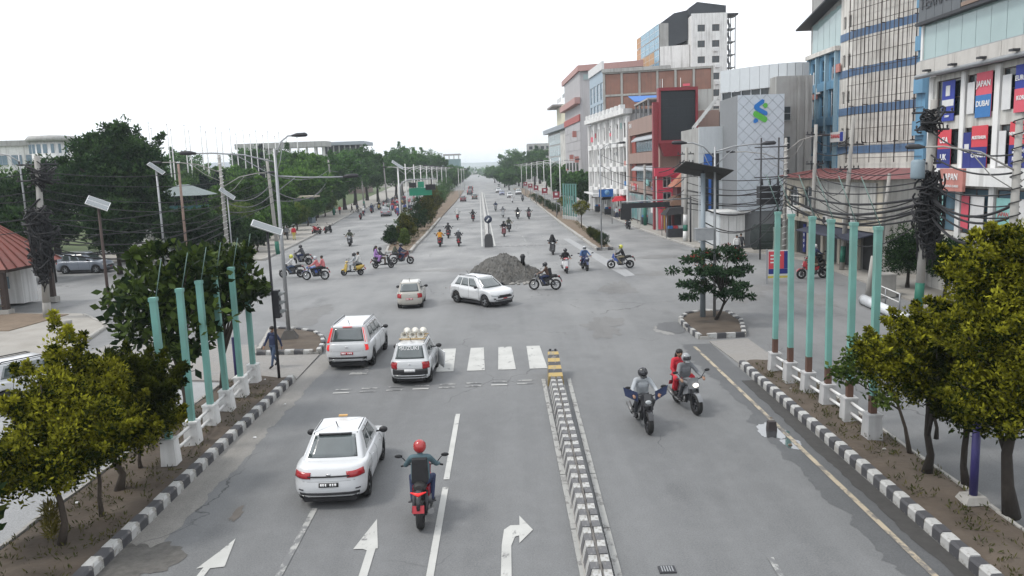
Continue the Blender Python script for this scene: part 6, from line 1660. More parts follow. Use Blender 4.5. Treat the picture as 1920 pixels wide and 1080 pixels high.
for (k, x, y, col, top, legs, hd, lt, l1_, l2_) in (
  ('s', -1.25, 91.9, 'maroon', 'black', 'charcoal', ('helmet', 'black'), None, 'dark red scooter approaching first right of the far median', 'rider in black on the approaching dark red scooter'),
  ('m', -.7, 98.6, 'dark', 'olive', 'charcoal', ('helmet', 'black'), None, 'dark motorcycle approaching right behind the dark red scooter', 'rider in olive jacket right behind the dark red scooter'),
  ('s', -3.4, 148.1, 'grey', 'navy', 'black', ('helmet', 'grey'), None, 'grey scooter approaching farthest left beside the far median', 'rider in navy on the grey scooter beside the far median'),
  ('s', -1.8, 128, 'silver', 'grey', 'navy', ('helmet', 'grey'), None, 'silver scooter approaching in the middle of the far right lanes', 'rider in grey on the approaching silver scooter'),
  ('m', .55, 122.7, 'dark', 'black', 'black', ('helmet', 'black'), True, 'motorcycle approaching with its headlight lit on the far road', 'rider in black behind the lit headlight on the far road'),
  ('m', 2.25, 121.8, 'maroon', 'charcoal', 'black', ('helmet', 'black'), None, 'motorcycle approaching close to the right verge far away', 'rider in charcoal approaching close to the right verge'),
  ('s', -.3, 182, 'white', 'white', 'navy', ('helmet', 'white'), None, 'tiny white scooter approaching in the distance', 'rider in white far away on the tiny white scooter'),
  ('m', 2.1, 186, 'dark', 'grey', 'black', ('helmet', 'white'), None, 'tiny dark motorcycle by the right kerb in the distance', 'rider with white helmet far away by the right kerb')):
    bike(k, l1_, (x, y), 178, col, G3, lt); person(l2_, 'ride' if k == 'm' else 'scooter', (x, y), 178, top, legs, hd)
# --- right side road
bike('m', 'dark motorcycle approaching on the right side road', (13.75, 96), 176, 'dark'); person('rider in black approaching on the right side road', 'ride', (13.75, 96), 176, 'black', 'charcoal', ('helmet', 'black'))
bike('m', 'red motorcycle passing behind the right turquoise posts', (19.3, 51.2), -90, 'red'); person('rider in brown jacket behind the right turquoise posts', 'ride', (19.3, 51.2), -90, 'brown', 'khaki', ('helmet', 'black'))
bike('m', 'dark motorcycle in front of the shops below the red roof', (21.0, 55.3), 60, 'dark'); person('rider in navy with white helmet before the red roofed shops', 'ride', (21.0, 55.3), 60, 'navy', 'black', ('helmet', 'white'))
for i, (x, y, h, k, c) in enumerate(((18.0, 104, 60, 'm', 'dark'), (18.8, 101.5, 70, 's', 'red'), (19.4, 99.2, 65, 'm', 'grey'), (18.3, 106.5, 70, 'm', 'navy'), (18.9, 109, 66, 's', 'dark'))):
    bike(k, ['dark motorcycle parked among others in front of the brown building', 'red scooter parked in front of the brown building', 'grey motorcycle parked nearest in front of the brown building', 'navy motorcycle parked beyond the red scooter', 'dark scooter parked farthest along the brown building'][i], (x, y), h, c, 'motorbikes parked along the right shops', lean=.12)
# --- left road: pavement bikes and the crowd
bike('s', 'dark scooter parked on the left kerb beside the green painted pole', (-25.2, 107), 20, 'dark', lean=.1); bike('m', 'red motorcycle parked on the left kerb', (-26.2, 105), 200, 'red', lean=.1)
bike('s', 'dark scooter ahead of the grey sedan by the left kerb', (-26.3, 136), -4, 'dark'); bike('s', 'blue scooter beside the grey sedan on the left road', (-20.9, 143), -3, 'blue')
person('rider in blue beside the grey sedan on the left road', 'scooter', (-20.9, 143), -3, 'blue', 'navy', ('helmet', 'white'))
rc = random.Random(31)
tops = ['white', 'black', 'red', 'navy', 'grey', 'pale', 'charcoal', 'brown', 'teal', 'pink']
n = 0
for yy in range(150, 216, 6):
    for k in range(4):
        x = slope(-27.5, 150, yy, -.06) + k * 2.7 + rc.uniform(-.6, .6); y = yy + rc.uniform(-2, 2)
        kd = rc.choice('mmsc'); h = rc.choice((-4, -4, 176, 176, 150))
        tp, hc, bc = rc.choice(tops), rc.choice(('black', 'white', 'red', 'grey')), rc.choice(list(BP))
        bike(kd, '%s %s facing %s in the dense crowd on the left road' % (bc, {'m': 'motorcycle', 's': 'scooter', 'c': 'classic motorcycle'}[kd], 'away' if h < 0 else 'the camera'), (x, y), h, bc, 'motorbikes in the crowd on the left road')
        person('rider in %s top and %s helmet in the dense crowd on the left road' % (tp, hc), 'scooter' if kd == 's' else 'ride', (x, y), h, tp, 'charcoal', ('helmet', hc), group='riders in the crowd on the left road')
# --- pedestrians
person('man in dark blue jacket and jeans walking past the left island', 'walk', (-10.05, 31.75), 205, 'navy', 'denim', ('hair',), z=.05)
mb = MB(); hh = POSE['walk']['H']; mb.ball((hh[0] + .075, 0, hh[2] - .045), (.04, .05, .04), 10, 6); o = mb.build('face_mask', CL['pale'], None, (-10.05, 31.75, .05), heading(205)); tag(o, 'pale face mask worn by the man in the dark blue jacket', 'face mask')
G4 = 'pedestrians on the pavements'
for (x, y, h, top, legs, sk, lab) in (
  (-27.6, 96, -5, 'grey', 'charcoal', '', 'person in grey walking on the left pavement beside one in red'), (-26.5, 95, -5, 'red', 'yellow', '', 'person in red top and yellow trousers on the left pavement'), (-29.0, 97.5, -5, 'white', 'charcoal', '', 'person in white behind the two walkers on the left pavement'),
  (-33.3, 152, -5, 'red', 'charcoal', '', 'person in red beside a white pole far along the left pavement'),
  (-32.4, 159, 90, 'black', 'black', '', 'person in black at the left of the group on the far left pavement'), (-31.6, 160, 120, 'navy', 'black', '', 'person in navy in the group on the far left pavement'), (-31.0, 158, 60, 'charcoal', 'black', '', 'person in charcoal at the front of the far left pavement group'), (-30.3, 161, 180, 'grey', 'navy', '', 'person in grey at the right of the far left pavement group'),
  (14.6, 113, 175, 'white', 'navy', '', 'person in white walking on the right pavement under the blue sign'), (15.1, 110, 175, 'charcoal', 'black', '', 'person in charcoal walking on the right pavement under the blue sign'), (15.9, 110.5, 178, 'black', 'black', '', 'person in black beside the charcoal walker on the right pavement'),
  (19.9, 95.2, 150, 'mint', 'pale', '', 'person in mint shirt standing before the red shop'), (17.9, 96.4, 200, 'white', 'khaki', '', 'person in white shirt beside the parked motorbikes'), (18.5, 95.6, 100, 'pale', 'charcoal', '', 'person in pale clothes near the red shop'), (17.2, 97.4, 100, 'olive', 'charcoal', '', 'person in olive at the end of the parked motorbikes'),
  (17.8, 63.5, 190, 'white', 'black', '', 'person in white and black behind the red flowered tree'), (18.5, 64.8, 190, 'charcoal', 'black', '', 'person in charcoal behind the red flowered tree'), (10.8, 150, 178, 'black', 'black', '', 'person in black standing on the right side road among red signs')):
    person(lab, 'walk' if (x * 7 + y) % 2 < 1.4 else 'stand', (x, y), h, top, legs, ('hair',), group=G4, z=.14 if x < -20 or x > 14.4 else 0)

# ================================================================ trees and plants
def quads_mesh(name, V4, tint, m):
    n = len(V4)
    me = bpy.data.meshes.new(name)
    me.vertices.add(n * 4); me.loops.add(n * 4); me.polygons.add(n)
    me.vertices.foreach_set('co', V4.reshape(-1).astype(np.float32))
    me.loops.foreach_set('vertex_index', np.arange(n * 4, dtype=np.int32))
    me.polygons.foreach_set('loop_start', np.arange(0, n * 4, 4, dtype=np.int32))
    me.polygons.foreach_set('loop_total', np.full(n, 4, dtype=np.int32))
    at_ = me.attributes.new('tint', 'FLOAT', 'FACE')
    at_.data.foreach_set('value', tint.astype(np.float32))
    me.materials.append(m)
    me.update(calc_edges=True); me.validate()
    return me
def leaves(name, clumps, per, size, m, seed, width=.5, up=.35, droop=0.0, top_light_tint=.6, spread=1.0):
    """leaf blades scattered through clumps (x, y, z, r); tint 0 dark leaf .. 1 pale, for young shoots and painted light on clump tops"""
    rg = np.random.RandomState(seed)
    C = np.repeat(np.asarray(clumps, dtype=float), per, axis=0); n = len(C)
    d = rg.normal(size=(n, 3)); d /= np.linalg.norm(d, axis=1)[:, None]
    rad = rg.uniform(.25, 1.0, n) ** .6
    p = C[:, :3] + d * (C[:, 3] * rad * spread)[:, None] * np.array([1, 1, .85])
    a = d * .8 + rg.normal(size=(n, 3)) * .7 + np.array([0, 0, up]); a[:, 2] -= droop
    a /= np.linalg.norm(a, axis=1)[:, None]
    b = np.cross(a, rg.normal(size=(n, 3))); b /= np.linalg.norm(b, axis=1)[:, None]
    L = size * rg.uniform(.65, 1.3, n); W = L * width
    q0 = p; q2 = p + a * L[:, None]; mid = p + a * (L * .5)[:, None]
    q1 = mid + b * (W / 2)[:, None]; q3 = mid - b * (W / 2)[:, None]
    ct = np.repeat(rg.uniform(0, 1, len(clumps)), per)
    tint = np.clip(.70 * ct - .20 + top_light_tint * (d[:, 2] * .35 + .15) * rad + rg.normal(0, .12, n), 0, 1)  # clump tops paler, undersides darker: young growth plus top light painted into the tint
    return quads_mesh(name, np.stack([q0, q1, q2, q3], axis=1), tint, m)
def crown_clumps(blobs, n, cr, seed, hollow=.45):
    rg = np.random.RandomState(seed)
    vol = np.array([b[3] * b[4] * b[5] for b in blobs]); vol = vol / vol.sum()
    out = []
    for _ in range(n):
        b = blobs[rg.choice(len(blobs), p=vol)]
        d = rg.normal(size=3); d /= np.linalg.norm(d)
        r = rg.uniform(hollow, 1.0)
        out.append((b[0] + d[0] * b[3] * r, b[1] + d[1] * b[4] * r, b[2] + d[2] * b[5] * r, cr * rg.uniform(.6, 1.35)))
    return out
def trunk_mesh(pts, r0, r1, limbs, seed, m):
    rg = random.Random(seed); mb = MB()
    n = len(pts)
    mb.tube(pts, [r0 * 1.35] + [r0 + (r1 - r0) * i / (n - 1) for i in range(1, n)], 9)
    for (f, tip) in limbs:
        i = min(n - 2, int(f * (n - 1))); a = Vector(pts[i]).lerp(Vector(pts[i + 1]), f * (n - 1) - i); b = Vector(tip)
        mid = a.lerp(b, .5) + Vector((rg.uniform(-.1, .1), rg.uniform(-.1, .1), .12)) * (b - a).length * .8
        rr = (r0 + (r1 - r0) * f) * .62
        mb.tube([a, mid, b], [rr, rr * .7, rr * .3], 6)
    return mb
bark = pm('bark', (.06, .048, .038), .95, var=.4, sc=6, bump=.8, bsc=20); bark_d = pm('dark_bark', (.030, .025, .021), .95, var=.4, sc=6, bump=.8, bsc=20); pale_bark = pm('pale_bark', (.15, .12, .09), .95, var=.4, sc=6)
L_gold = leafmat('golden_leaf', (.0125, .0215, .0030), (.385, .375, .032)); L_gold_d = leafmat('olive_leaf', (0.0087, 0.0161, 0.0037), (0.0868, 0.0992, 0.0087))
L_big = leafmat('broad_leaf', (.014, .027, .011), (.115, .165, .035), .2, .35); L_dark = leafmat('dark_leaf', (.012, .030, .013), (.060, .112, .036)); L_mid = leafmat('park_leaf', (.030, .074, .022), (.15, .270, .055))
L_far = leafmat('far_leaf', (.034, .080, .030), (.125, .245, .065)); L_poin = leafmat('poinsettia_leaf', (.016, .034, .018), (.050, .090, .040), .2); L_red = leafmat('red_bract', (.20, .035, .03), (.34, .09, .06)); L_blue = leafmat('bluish_conifer', (0.0087, 0.0186, 0.0174), (0.0217, 0.0372, 0.0310))
L_lime = leafmat('light_green_leaf', (.05, .09, .02), (.20, .26, .06)); L_ytip = leafmat('yellow_cone_leaf', (0.0217, 0.0341, 0.0093), (0.1736, 0.1550, 0.0248))
def tree(name, label, loc, blobs, ncl, cr, per, size, lm, trunk, r0, r1, nl, seed, group=None, bm=bark, width=.5, cat='tree', up=.35, droop=0.0, tip=.6, hollow=.45, z=.16, shoots=0):
    t = thing(name, label, cat, (loc[0], loc[1], z), 0, group)
    cl = crown_clumps(blobs, ncl, cr, seed, hollow)
    rg = random.Random(seed)
    if shoots:
        rs = np.random.RandomState(seed + 9)
        for _ in range(shoots):
            b = blobs[rs.randint(len(blobs))]; d = rs.normal(size=3); d[2] = abs(d[2]) * .8 - .15; d /= np.linalg.norm(d); k = rs.uniform(1.0, 1.1)
            for q in range(4): cl.append((b[0] + d[0] * b[3] * (k + q * .085), b[1] + d[1] * b[4] * (k + q * .085), b[2] + d[2] * b[5] * (k + q * .085) + .035 * q, cr * (.62 - .13 * q)))
    limbs = [(rg.uniform(.45, .98), cl[rg.randrange(len(cl))][:3]) for _ in range(nl)]
    trunk_mesh(trunk, r0, r1, limbs, seed, bm).build('trunk', bm, t)
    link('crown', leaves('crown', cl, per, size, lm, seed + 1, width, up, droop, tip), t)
    return t
def stem(h, lean=(0, 0), k=5, wob=.08, seed=0):
    rg = random.Random(seed)
    return [(lean[0] * i / k + (rg.uniform(-wob, wob) if i else 0), lean[1] * i / k + (rg.uniform(-wob, wob) if i else 0), h * i / k) for i in range(k + 1)]
# golden shrubs on the left verge
GG = 'golden leaved trees on the verges'
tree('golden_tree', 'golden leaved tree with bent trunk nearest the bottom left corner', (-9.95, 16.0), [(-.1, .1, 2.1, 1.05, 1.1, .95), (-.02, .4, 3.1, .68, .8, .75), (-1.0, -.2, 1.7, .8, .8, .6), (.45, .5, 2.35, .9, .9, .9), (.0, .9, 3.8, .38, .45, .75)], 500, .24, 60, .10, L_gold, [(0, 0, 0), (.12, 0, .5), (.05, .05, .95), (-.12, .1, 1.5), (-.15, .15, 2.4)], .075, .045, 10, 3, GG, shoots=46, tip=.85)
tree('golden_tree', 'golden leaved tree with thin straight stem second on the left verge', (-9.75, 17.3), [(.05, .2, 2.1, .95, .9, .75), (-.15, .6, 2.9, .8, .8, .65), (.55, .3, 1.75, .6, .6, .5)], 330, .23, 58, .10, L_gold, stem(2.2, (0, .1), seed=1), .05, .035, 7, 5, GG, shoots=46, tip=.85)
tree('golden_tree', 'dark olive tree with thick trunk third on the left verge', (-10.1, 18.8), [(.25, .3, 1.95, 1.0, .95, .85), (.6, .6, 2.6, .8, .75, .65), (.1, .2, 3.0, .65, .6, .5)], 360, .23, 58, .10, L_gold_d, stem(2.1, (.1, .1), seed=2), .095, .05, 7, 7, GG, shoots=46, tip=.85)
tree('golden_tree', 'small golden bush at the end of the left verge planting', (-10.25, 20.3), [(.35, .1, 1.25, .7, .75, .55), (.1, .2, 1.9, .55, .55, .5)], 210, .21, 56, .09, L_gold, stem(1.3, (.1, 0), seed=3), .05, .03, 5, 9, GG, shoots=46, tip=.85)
t_ = thing('weed_tuft', 'pale grass tuft around the foot of the bent golden tree', 'plant', (-10.12, 16.0, .16))
link('blades', leaves('blades', [(0, 0, .2 + .09 * i, .12) for i in range(8)], 60, .2, leafmat('tuft_leaf', (.12, .11, .03), (.26, .22, .05)), 4, .12, 1.5), t_)
# broad-leaved trees between the left posts
GB = 'broad leaved trees by the left posts'
tree('broad_leaf_tree', 'large dark broad leaved tree behind the left turquoise posts', (-10.65, 24.4), [(-.6, .3, 4.0, 1.7, 1.5, 1.1), (.2, .2, 3.2, 1.3, 1.2, .9), (-1.3, .2, 3.2, 1.0, 1.0, .8), (.2, .3, 4.7, .9, .9, .8), (-.7, .2, 5.1, .45, .5, .6), (.35, 0, 2.2, .6, .6, .6)], 190, .36, 13, .33, L_big, [(0, 0, 0), (.02, 0, .8), (-.06, 0, 1.5), (0, .05, 2.2), (-.1, .1, 3.4)], .11, .06, 14, 11, GB, width=.55, tip=.75, shoots=16)
tree('broad_leaf_tree', 'broad leaved tree with forked trunk near the last left post', (-10.95, 28.4), [(.3, .2, 3.9, 1.15, 1.1, .95), (-.2, .2, 3.1, 1.0, 1.0, .7), (1.1, .1, 3.7, .75, .75, .7), (.3, .2, 4.7, .75, .7, .55)], 140, .34, 13, .31, L_big, [(0, 0, 0), (.05, 0, .7), (.0, .05, 1.4), (.1, .05, 2.4)], .12, .07, 12, 13, GB, width=.55, tip=.75, shoots=16)
tree('broad_leaf_tree', 'leafy branch of a broad leaved tree entering at the lower left corner', (-10.75, 13.6), [(.25, .3, 1.9, .55, .6, .5), (-.2, .5, 2.4, .6, .6, .5), (.3, .6, 1.4, .35, .4, .35)], 70, .26, 13, .25, leafmat('corner_leaf', (0.0186, 0.0341, 0.0124), (0.0992, 0.1054, 0.0248), .25, .35), stem(2.0, (0, .2), seed=5), .06, .04, 6, 15, GB, width=.5)
# right verge
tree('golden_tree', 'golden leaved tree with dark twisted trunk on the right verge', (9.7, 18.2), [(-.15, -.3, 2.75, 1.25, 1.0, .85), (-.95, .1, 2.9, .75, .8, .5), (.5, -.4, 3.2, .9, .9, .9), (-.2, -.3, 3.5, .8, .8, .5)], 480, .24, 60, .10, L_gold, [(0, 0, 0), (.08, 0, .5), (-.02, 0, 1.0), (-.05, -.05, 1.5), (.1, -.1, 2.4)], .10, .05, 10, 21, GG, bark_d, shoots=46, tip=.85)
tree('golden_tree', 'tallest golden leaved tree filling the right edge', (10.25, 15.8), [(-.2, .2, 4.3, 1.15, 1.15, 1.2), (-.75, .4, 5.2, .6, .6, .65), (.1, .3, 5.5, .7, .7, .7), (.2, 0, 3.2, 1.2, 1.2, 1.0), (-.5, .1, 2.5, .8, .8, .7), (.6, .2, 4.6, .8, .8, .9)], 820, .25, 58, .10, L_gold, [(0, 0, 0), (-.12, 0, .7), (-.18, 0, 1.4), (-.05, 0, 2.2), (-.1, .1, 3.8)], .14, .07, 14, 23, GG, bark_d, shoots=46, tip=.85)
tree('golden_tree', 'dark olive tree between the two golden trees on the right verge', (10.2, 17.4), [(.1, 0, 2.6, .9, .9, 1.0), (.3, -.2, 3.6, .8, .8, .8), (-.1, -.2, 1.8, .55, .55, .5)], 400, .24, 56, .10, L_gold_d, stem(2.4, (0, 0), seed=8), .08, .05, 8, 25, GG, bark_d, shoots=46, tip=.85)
tree('light_leaf_tree', 'sparse light green branches reaching over the right posts', (9.95, 19.5), [(-1.0, .6, 2.3, .5, .6, .4), (-1.35, .9, 2.0, .35, .4, .3), (-.6, .3, 1.5, .4, .4, .35), (-.4, .4, 2.6, .5, .5, .3), (-1.1, .5, 2.9, .4, .4, .2)], 90, .2, 20, .13, L_lime, [(0, 0, 0), (-.1, .1, .7), (-.3, .2, 1.4), (-.6, .4, 2.1)], .05, .025, 10, 27, None, bark, .7)
tree('golden_bush', 'low yellow bush between the fallen pipe and the right trees', (11.2, 20.6), [(0, 0, 1.6, .6, .6, .5), (.5, -.2, 2.0, .6, .6, .5)], 120, .2, 40, .09, L_gold, stem(1.6, seed=9), .05, .03, 5, 29, None, bark_d)
# red-flowered flat tree on the right island
tr_ = thing('poinsettia_tree', 'flat topped dark green tree with red bracts on the right island', 'tree', (9.6, 37.8, .16))
rgp = random.Random(31); pads = []; red_cl = []
for k in range(30):
    z = rgp.choice((1.35, 1.6, 1.9, 2.15, 2.45, 2.7, 3.0, 3.3, 3.55)) + rgp.uniform(-.06, .06)
    ext = 2.15 - max(0, z - 2.5) * .85 - max(0, 1.6 - z) * 1.0
    a_ = rgp.uniform(0, 2 * PI); q = ext * math.sqrt(rgp.uniform(.05, 1)); cx_, cy_ = .1 + q * math.cos(a_), .2 + q * .75 * math.sin(a_); pr_ = rgp.uniform(.35, .62)
    for _ in range(13):
        b_ = rgp.uniform(0, 2 * PI); w_ = pr_ * math.sqrt(rgp.random()); pads.append((cx_ + w_ * math.cos(b_), cy_ + w_ * math.sin(b_), z - .25 * w_ * w_ + rgp.uniform(-.03, .03), .10))
    for _ in range(2 if z > 2.6 else 0): red_cl.append((cx_ + rgp.uniform(-.4, .4), cy_ + rgp.uniform(-.4, .4), z + .08, .10))
trunk_mesh([(0, 0, 0), (.25, 0, .45), (.45, .1, .9), (.35, .15, 1.6), (.25, .2, 2.6)], .07, .04, [(rgp.uniform(.3, .98), pads[rgp.randrange(len(pads))][:3]) for _ in range(26)], 31, bark_d).build('trunk', bark_d, tr_)
link('crown', leaves('crown', pads, 15, .2, L_poin, 32, .42, 0.0, .1, .6), tr_)
link('bracts', leaves('bracts', red_cl, 6, .13, L_red, 42, .45), tr_)['kind'] = 'stuff'
# dark trees behind on the right
GD = 'dark trees before the banner building'
tree('dark_tree', 'dark rounded tree left of the banner building entrance', (22.7, 45.6), [(0, 0, 2.3, 1.5, 1.4, 1.3), (.9, .2, 2.0, 1.1, 1.2, 1.0), (-.4, 0, 1.5, 1.1, 1.1, .7)], 330, .3, 30, .15, L_dark, stem(2.2, seed=10), .10, .06, 8, 33, GD, bark_d, z=.12)
tree('dark_tree', 'dark shrub like tree at the foot of the banner building', (22.9, 41.9), [(0, 0, 2.1, 1.4, 1.3, 1.1), (.4, -.6, 1.5, 1.0, 1.0, .8), (.2, .5, 2.7, .8, .8, .6)], 300, .3, 30, .15, L_dark, stem(2.0, seed=11), .10, .06, 8, 35, GD, bark_d, z=.12)
# left park
GP = 'park trees on the left'
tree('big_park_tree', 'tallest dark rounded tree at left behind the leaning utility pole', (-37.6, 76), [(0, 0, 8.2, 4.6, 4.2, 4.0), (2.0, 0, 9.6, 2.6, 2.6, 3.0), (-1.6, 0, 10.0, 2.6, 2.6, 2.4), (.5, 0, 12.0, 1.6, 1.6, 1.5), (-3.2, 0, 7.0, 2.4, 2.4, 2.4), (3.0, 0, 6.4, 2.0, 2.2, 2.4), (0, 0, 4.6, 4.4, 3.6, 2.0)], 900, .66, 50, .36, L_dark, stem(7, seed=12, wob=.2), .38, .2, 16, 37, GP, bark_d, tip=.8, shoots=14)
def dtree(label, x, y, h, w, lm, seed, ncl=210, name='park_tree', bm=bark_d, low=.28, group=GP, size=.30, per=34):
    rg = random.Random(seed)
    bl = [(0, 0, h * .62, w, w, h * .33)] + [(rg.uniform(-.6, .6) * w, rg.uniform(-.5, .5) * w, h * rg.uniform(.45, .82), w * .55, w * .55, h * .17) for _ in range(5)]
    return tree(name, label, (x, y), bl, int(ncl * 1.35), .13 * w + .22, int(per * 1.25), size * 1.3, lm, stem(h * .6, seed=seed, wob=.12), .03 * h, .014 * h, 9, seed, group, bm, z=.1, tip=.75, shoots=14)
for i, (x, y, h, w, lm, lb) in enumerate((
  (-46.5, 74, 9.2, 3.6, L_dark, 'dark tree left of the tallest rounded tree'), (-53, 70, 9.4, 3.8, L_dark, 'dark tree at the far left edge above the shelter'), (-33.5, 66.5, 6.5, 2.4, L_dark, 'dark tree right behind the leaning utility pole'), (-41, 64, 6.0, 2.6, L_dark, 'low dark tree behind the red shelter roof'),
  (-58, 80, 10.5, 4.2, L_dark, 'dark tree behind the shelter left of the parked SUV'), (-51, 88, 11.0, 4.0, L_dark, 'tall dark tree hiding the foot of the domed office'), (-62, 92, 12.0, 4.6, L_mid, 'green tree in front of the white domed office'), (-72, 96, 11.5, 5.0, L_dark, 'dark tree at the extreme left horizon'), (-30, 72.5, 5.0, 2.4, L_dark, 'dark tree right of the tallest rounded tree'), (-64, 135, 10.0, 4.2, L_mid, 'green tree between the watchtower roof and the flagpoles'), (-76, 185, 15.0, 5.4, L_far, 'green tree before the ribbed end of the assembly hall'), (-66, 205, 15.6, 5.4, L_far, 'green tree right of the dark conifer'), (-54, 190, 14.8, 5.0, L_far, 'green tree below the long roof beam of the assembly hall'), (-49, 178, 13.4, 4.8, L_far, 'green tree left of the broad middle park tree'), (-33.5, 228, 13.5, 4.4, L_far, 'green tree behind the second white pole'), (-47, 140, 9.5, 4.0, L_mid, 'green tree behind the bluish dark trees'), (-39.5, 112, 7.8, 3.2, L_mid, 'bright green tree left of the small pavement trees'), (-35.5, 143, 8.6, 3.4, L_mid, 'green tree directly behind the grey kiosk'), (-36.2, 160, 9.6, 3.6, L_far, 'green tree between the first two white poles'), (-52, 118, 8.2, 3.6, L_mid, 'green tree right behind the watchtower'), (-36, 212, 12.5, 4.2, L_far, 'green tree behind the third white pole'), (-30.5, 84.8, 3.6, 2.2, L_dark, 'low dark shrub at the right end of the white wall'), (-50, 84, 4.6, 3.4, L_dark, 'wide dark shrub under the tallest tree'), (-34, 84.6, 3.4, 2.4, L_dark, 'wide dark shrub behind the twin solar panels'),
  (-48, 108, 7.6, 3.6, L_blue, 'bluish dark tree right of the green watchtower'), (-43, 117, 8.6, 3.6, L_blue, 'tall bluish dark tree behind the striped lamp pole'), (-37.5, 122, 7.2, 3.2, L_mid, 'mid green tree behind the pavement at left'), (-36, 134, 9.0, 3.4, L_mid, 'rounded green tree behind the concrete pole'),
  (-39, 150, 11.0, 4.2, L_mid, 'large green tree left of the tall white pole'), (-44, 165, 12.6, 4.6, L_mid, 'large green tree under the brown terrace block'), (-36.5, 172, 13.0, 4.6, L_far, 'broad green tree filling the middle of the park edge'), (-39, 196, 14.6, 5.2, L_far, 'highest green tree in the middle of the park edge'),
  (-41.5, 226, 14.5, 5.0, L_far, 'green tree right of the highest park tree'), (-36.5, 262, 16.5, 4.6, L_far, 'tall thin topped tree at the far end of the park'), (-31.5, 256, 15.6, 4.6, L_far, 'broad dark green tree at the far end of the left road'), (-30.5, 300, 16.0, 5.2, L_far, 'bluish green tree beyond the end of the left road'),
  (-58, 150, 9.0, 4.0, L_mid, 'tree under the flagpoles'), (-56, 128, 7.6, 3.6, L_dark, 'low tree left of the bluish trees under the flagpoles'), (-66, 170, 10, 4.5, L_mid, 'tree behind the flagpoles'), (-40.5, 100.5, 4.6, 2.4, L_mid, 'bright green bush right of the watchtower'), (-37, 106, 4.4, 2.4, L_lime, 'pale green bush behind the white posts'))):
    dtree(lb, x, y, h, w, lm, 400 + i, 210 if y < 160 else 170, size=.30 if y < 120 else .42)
# conifer
tree('conifer_tree', 'dark narrow conifer standing before the assembly hall', (-62.3, 200), [(0, 0, 4 + i * 2.2, 3.0 - i * .48, 3.0 - i * .48, 1.4) for i in range(6)] + [(0, 0, 16, .3, .3, 1.0)], 260, .5, 34, .35, L_blue, stem(14, seed=13, wob=.03), .3, .08, 4, 45, None, bark_d)
# small street trees on the left pavement
GS = 'small street trees on the left pavement'
for i, (x, y, h, w, lm, lb) in enumerate(((-28.2, 89, 3.6, 1.4, L_mid, 'small street tree nearest the junction on the left pavement'), (-29.3, 97, 4.2, 1.8, L_mid, 'small street tree behind the walkers on the left pavement'), (-30.2, 104, 4.4, 1.9, L_mid, 'third small street tree along the left pavement'), (-30.8, 112, 3.8, 1.6, L_lime, 'pale green small street tree along the left pavement'),
   (-31.8, 122, 4.2, 1.8, L_mid, 'small street tree in front of the grey kiosk'), (-33.5, 134, 4.4, 1.9, L_far, 'small street tree before the tall white pole'), (-35, 147, 4.6, 2.0, L_lime, 'yellowish small tree beside the pavement crowd'), (-26.6, 81.5, 3.0, 1.3, L_dark, 'small dark street tree by the green painted pole base'), (-33, 86.8, 3.4, 1.6, L_lime, 'yellow green shrub by the white wall'), (-38, 86.6, 3.2, 1.7, L_dark, 'dark shrub over the white wall at left'), (-43, 89.4, 4.2, 2.0, L_dark, 'dark shrub beside the watchtower legs'))):
    dtree(lb, x, y, h, w, lm, 100 + i, 120, 'street_tree', bark, group=GS, size=.2)
# trees of the left median
GM = 'shrubs on the far left median'
def cone(label, x, y, h, w, lm, seed, group=GM, name='cone_shrub'):
    bl = [(0, 0, h * .28, w, w, h * .22), (0, 0, h * .52, w * .8, w * .8, h * .22), (0, 0, h * .76, w * .5, w * .5, h * .2)]
    return tree(name, label, (x, y), bl, 150, .11 * w + .14, 36, .17, lm, stem(h * .7, seed=seed, wob=.04), .07, .03, 4, seed, group, bark, cat='shrub', tip=.8)
for i, (x, y, h, w, lm, lb) in enumerate(((-12.0, 88, 3.9, 1.35, L_ytip, 'yellow tipped cone shrub nearest on the left median'), (-12.9, 92.5, 3.2, 1.3, L_mid, 'green shrub behind the nearest yellow tipped cone'), (-13.4, 85.5, 2.0, .9, L_dark, 'low dark shrub at the left side of the left median'), (-11.6, 83.2, 1.9, .5, L_lime, 'slim pale shrub at the near tip of the left median'),
   (-12.6, 103, 4.6, 1.5, L_dark, 'dark shrub beside the far left turquoise posts'), (-12.5, 110, 4.6, 1.5, L_ytip, 'second yellow tipped cone on the left median'), (-13.2, 119, 4.4, 1.5, L_ytip, 'third yellow tipped cone on the left median'), (-13.8, 130, 5.0, 1.7, L_ytip, 'tall yellow tipped cone halfway along the left median'), (-14.8, 143, 5.2, 1.8, L_ytip, 'yellow tipped cone before the far street lamps'), (-15.8, 158, 5.4, 2.0, L_ytip, 'yellow green shrub far along the left median'),
   (-16.8, 178, 5.0, 2.0, L_far, 'green shrub farther along the left median'), (-18.2, 200, 5.6, 2.4, L_far, 'dark green tree far along the left median'), (-19.6, 225, 6.2, 2.8, L_far, 'bushy tree where the left median narrows away'), (-21.5, 255, 7.2, 3.4, L_far, 'dense tree at the end of the left median'), (-24, 300, 8, 4.2, L_far, 'hazy tree left of the vanishing point'))):
    cone(lb, x, y, h, w, lm, 130 + i)
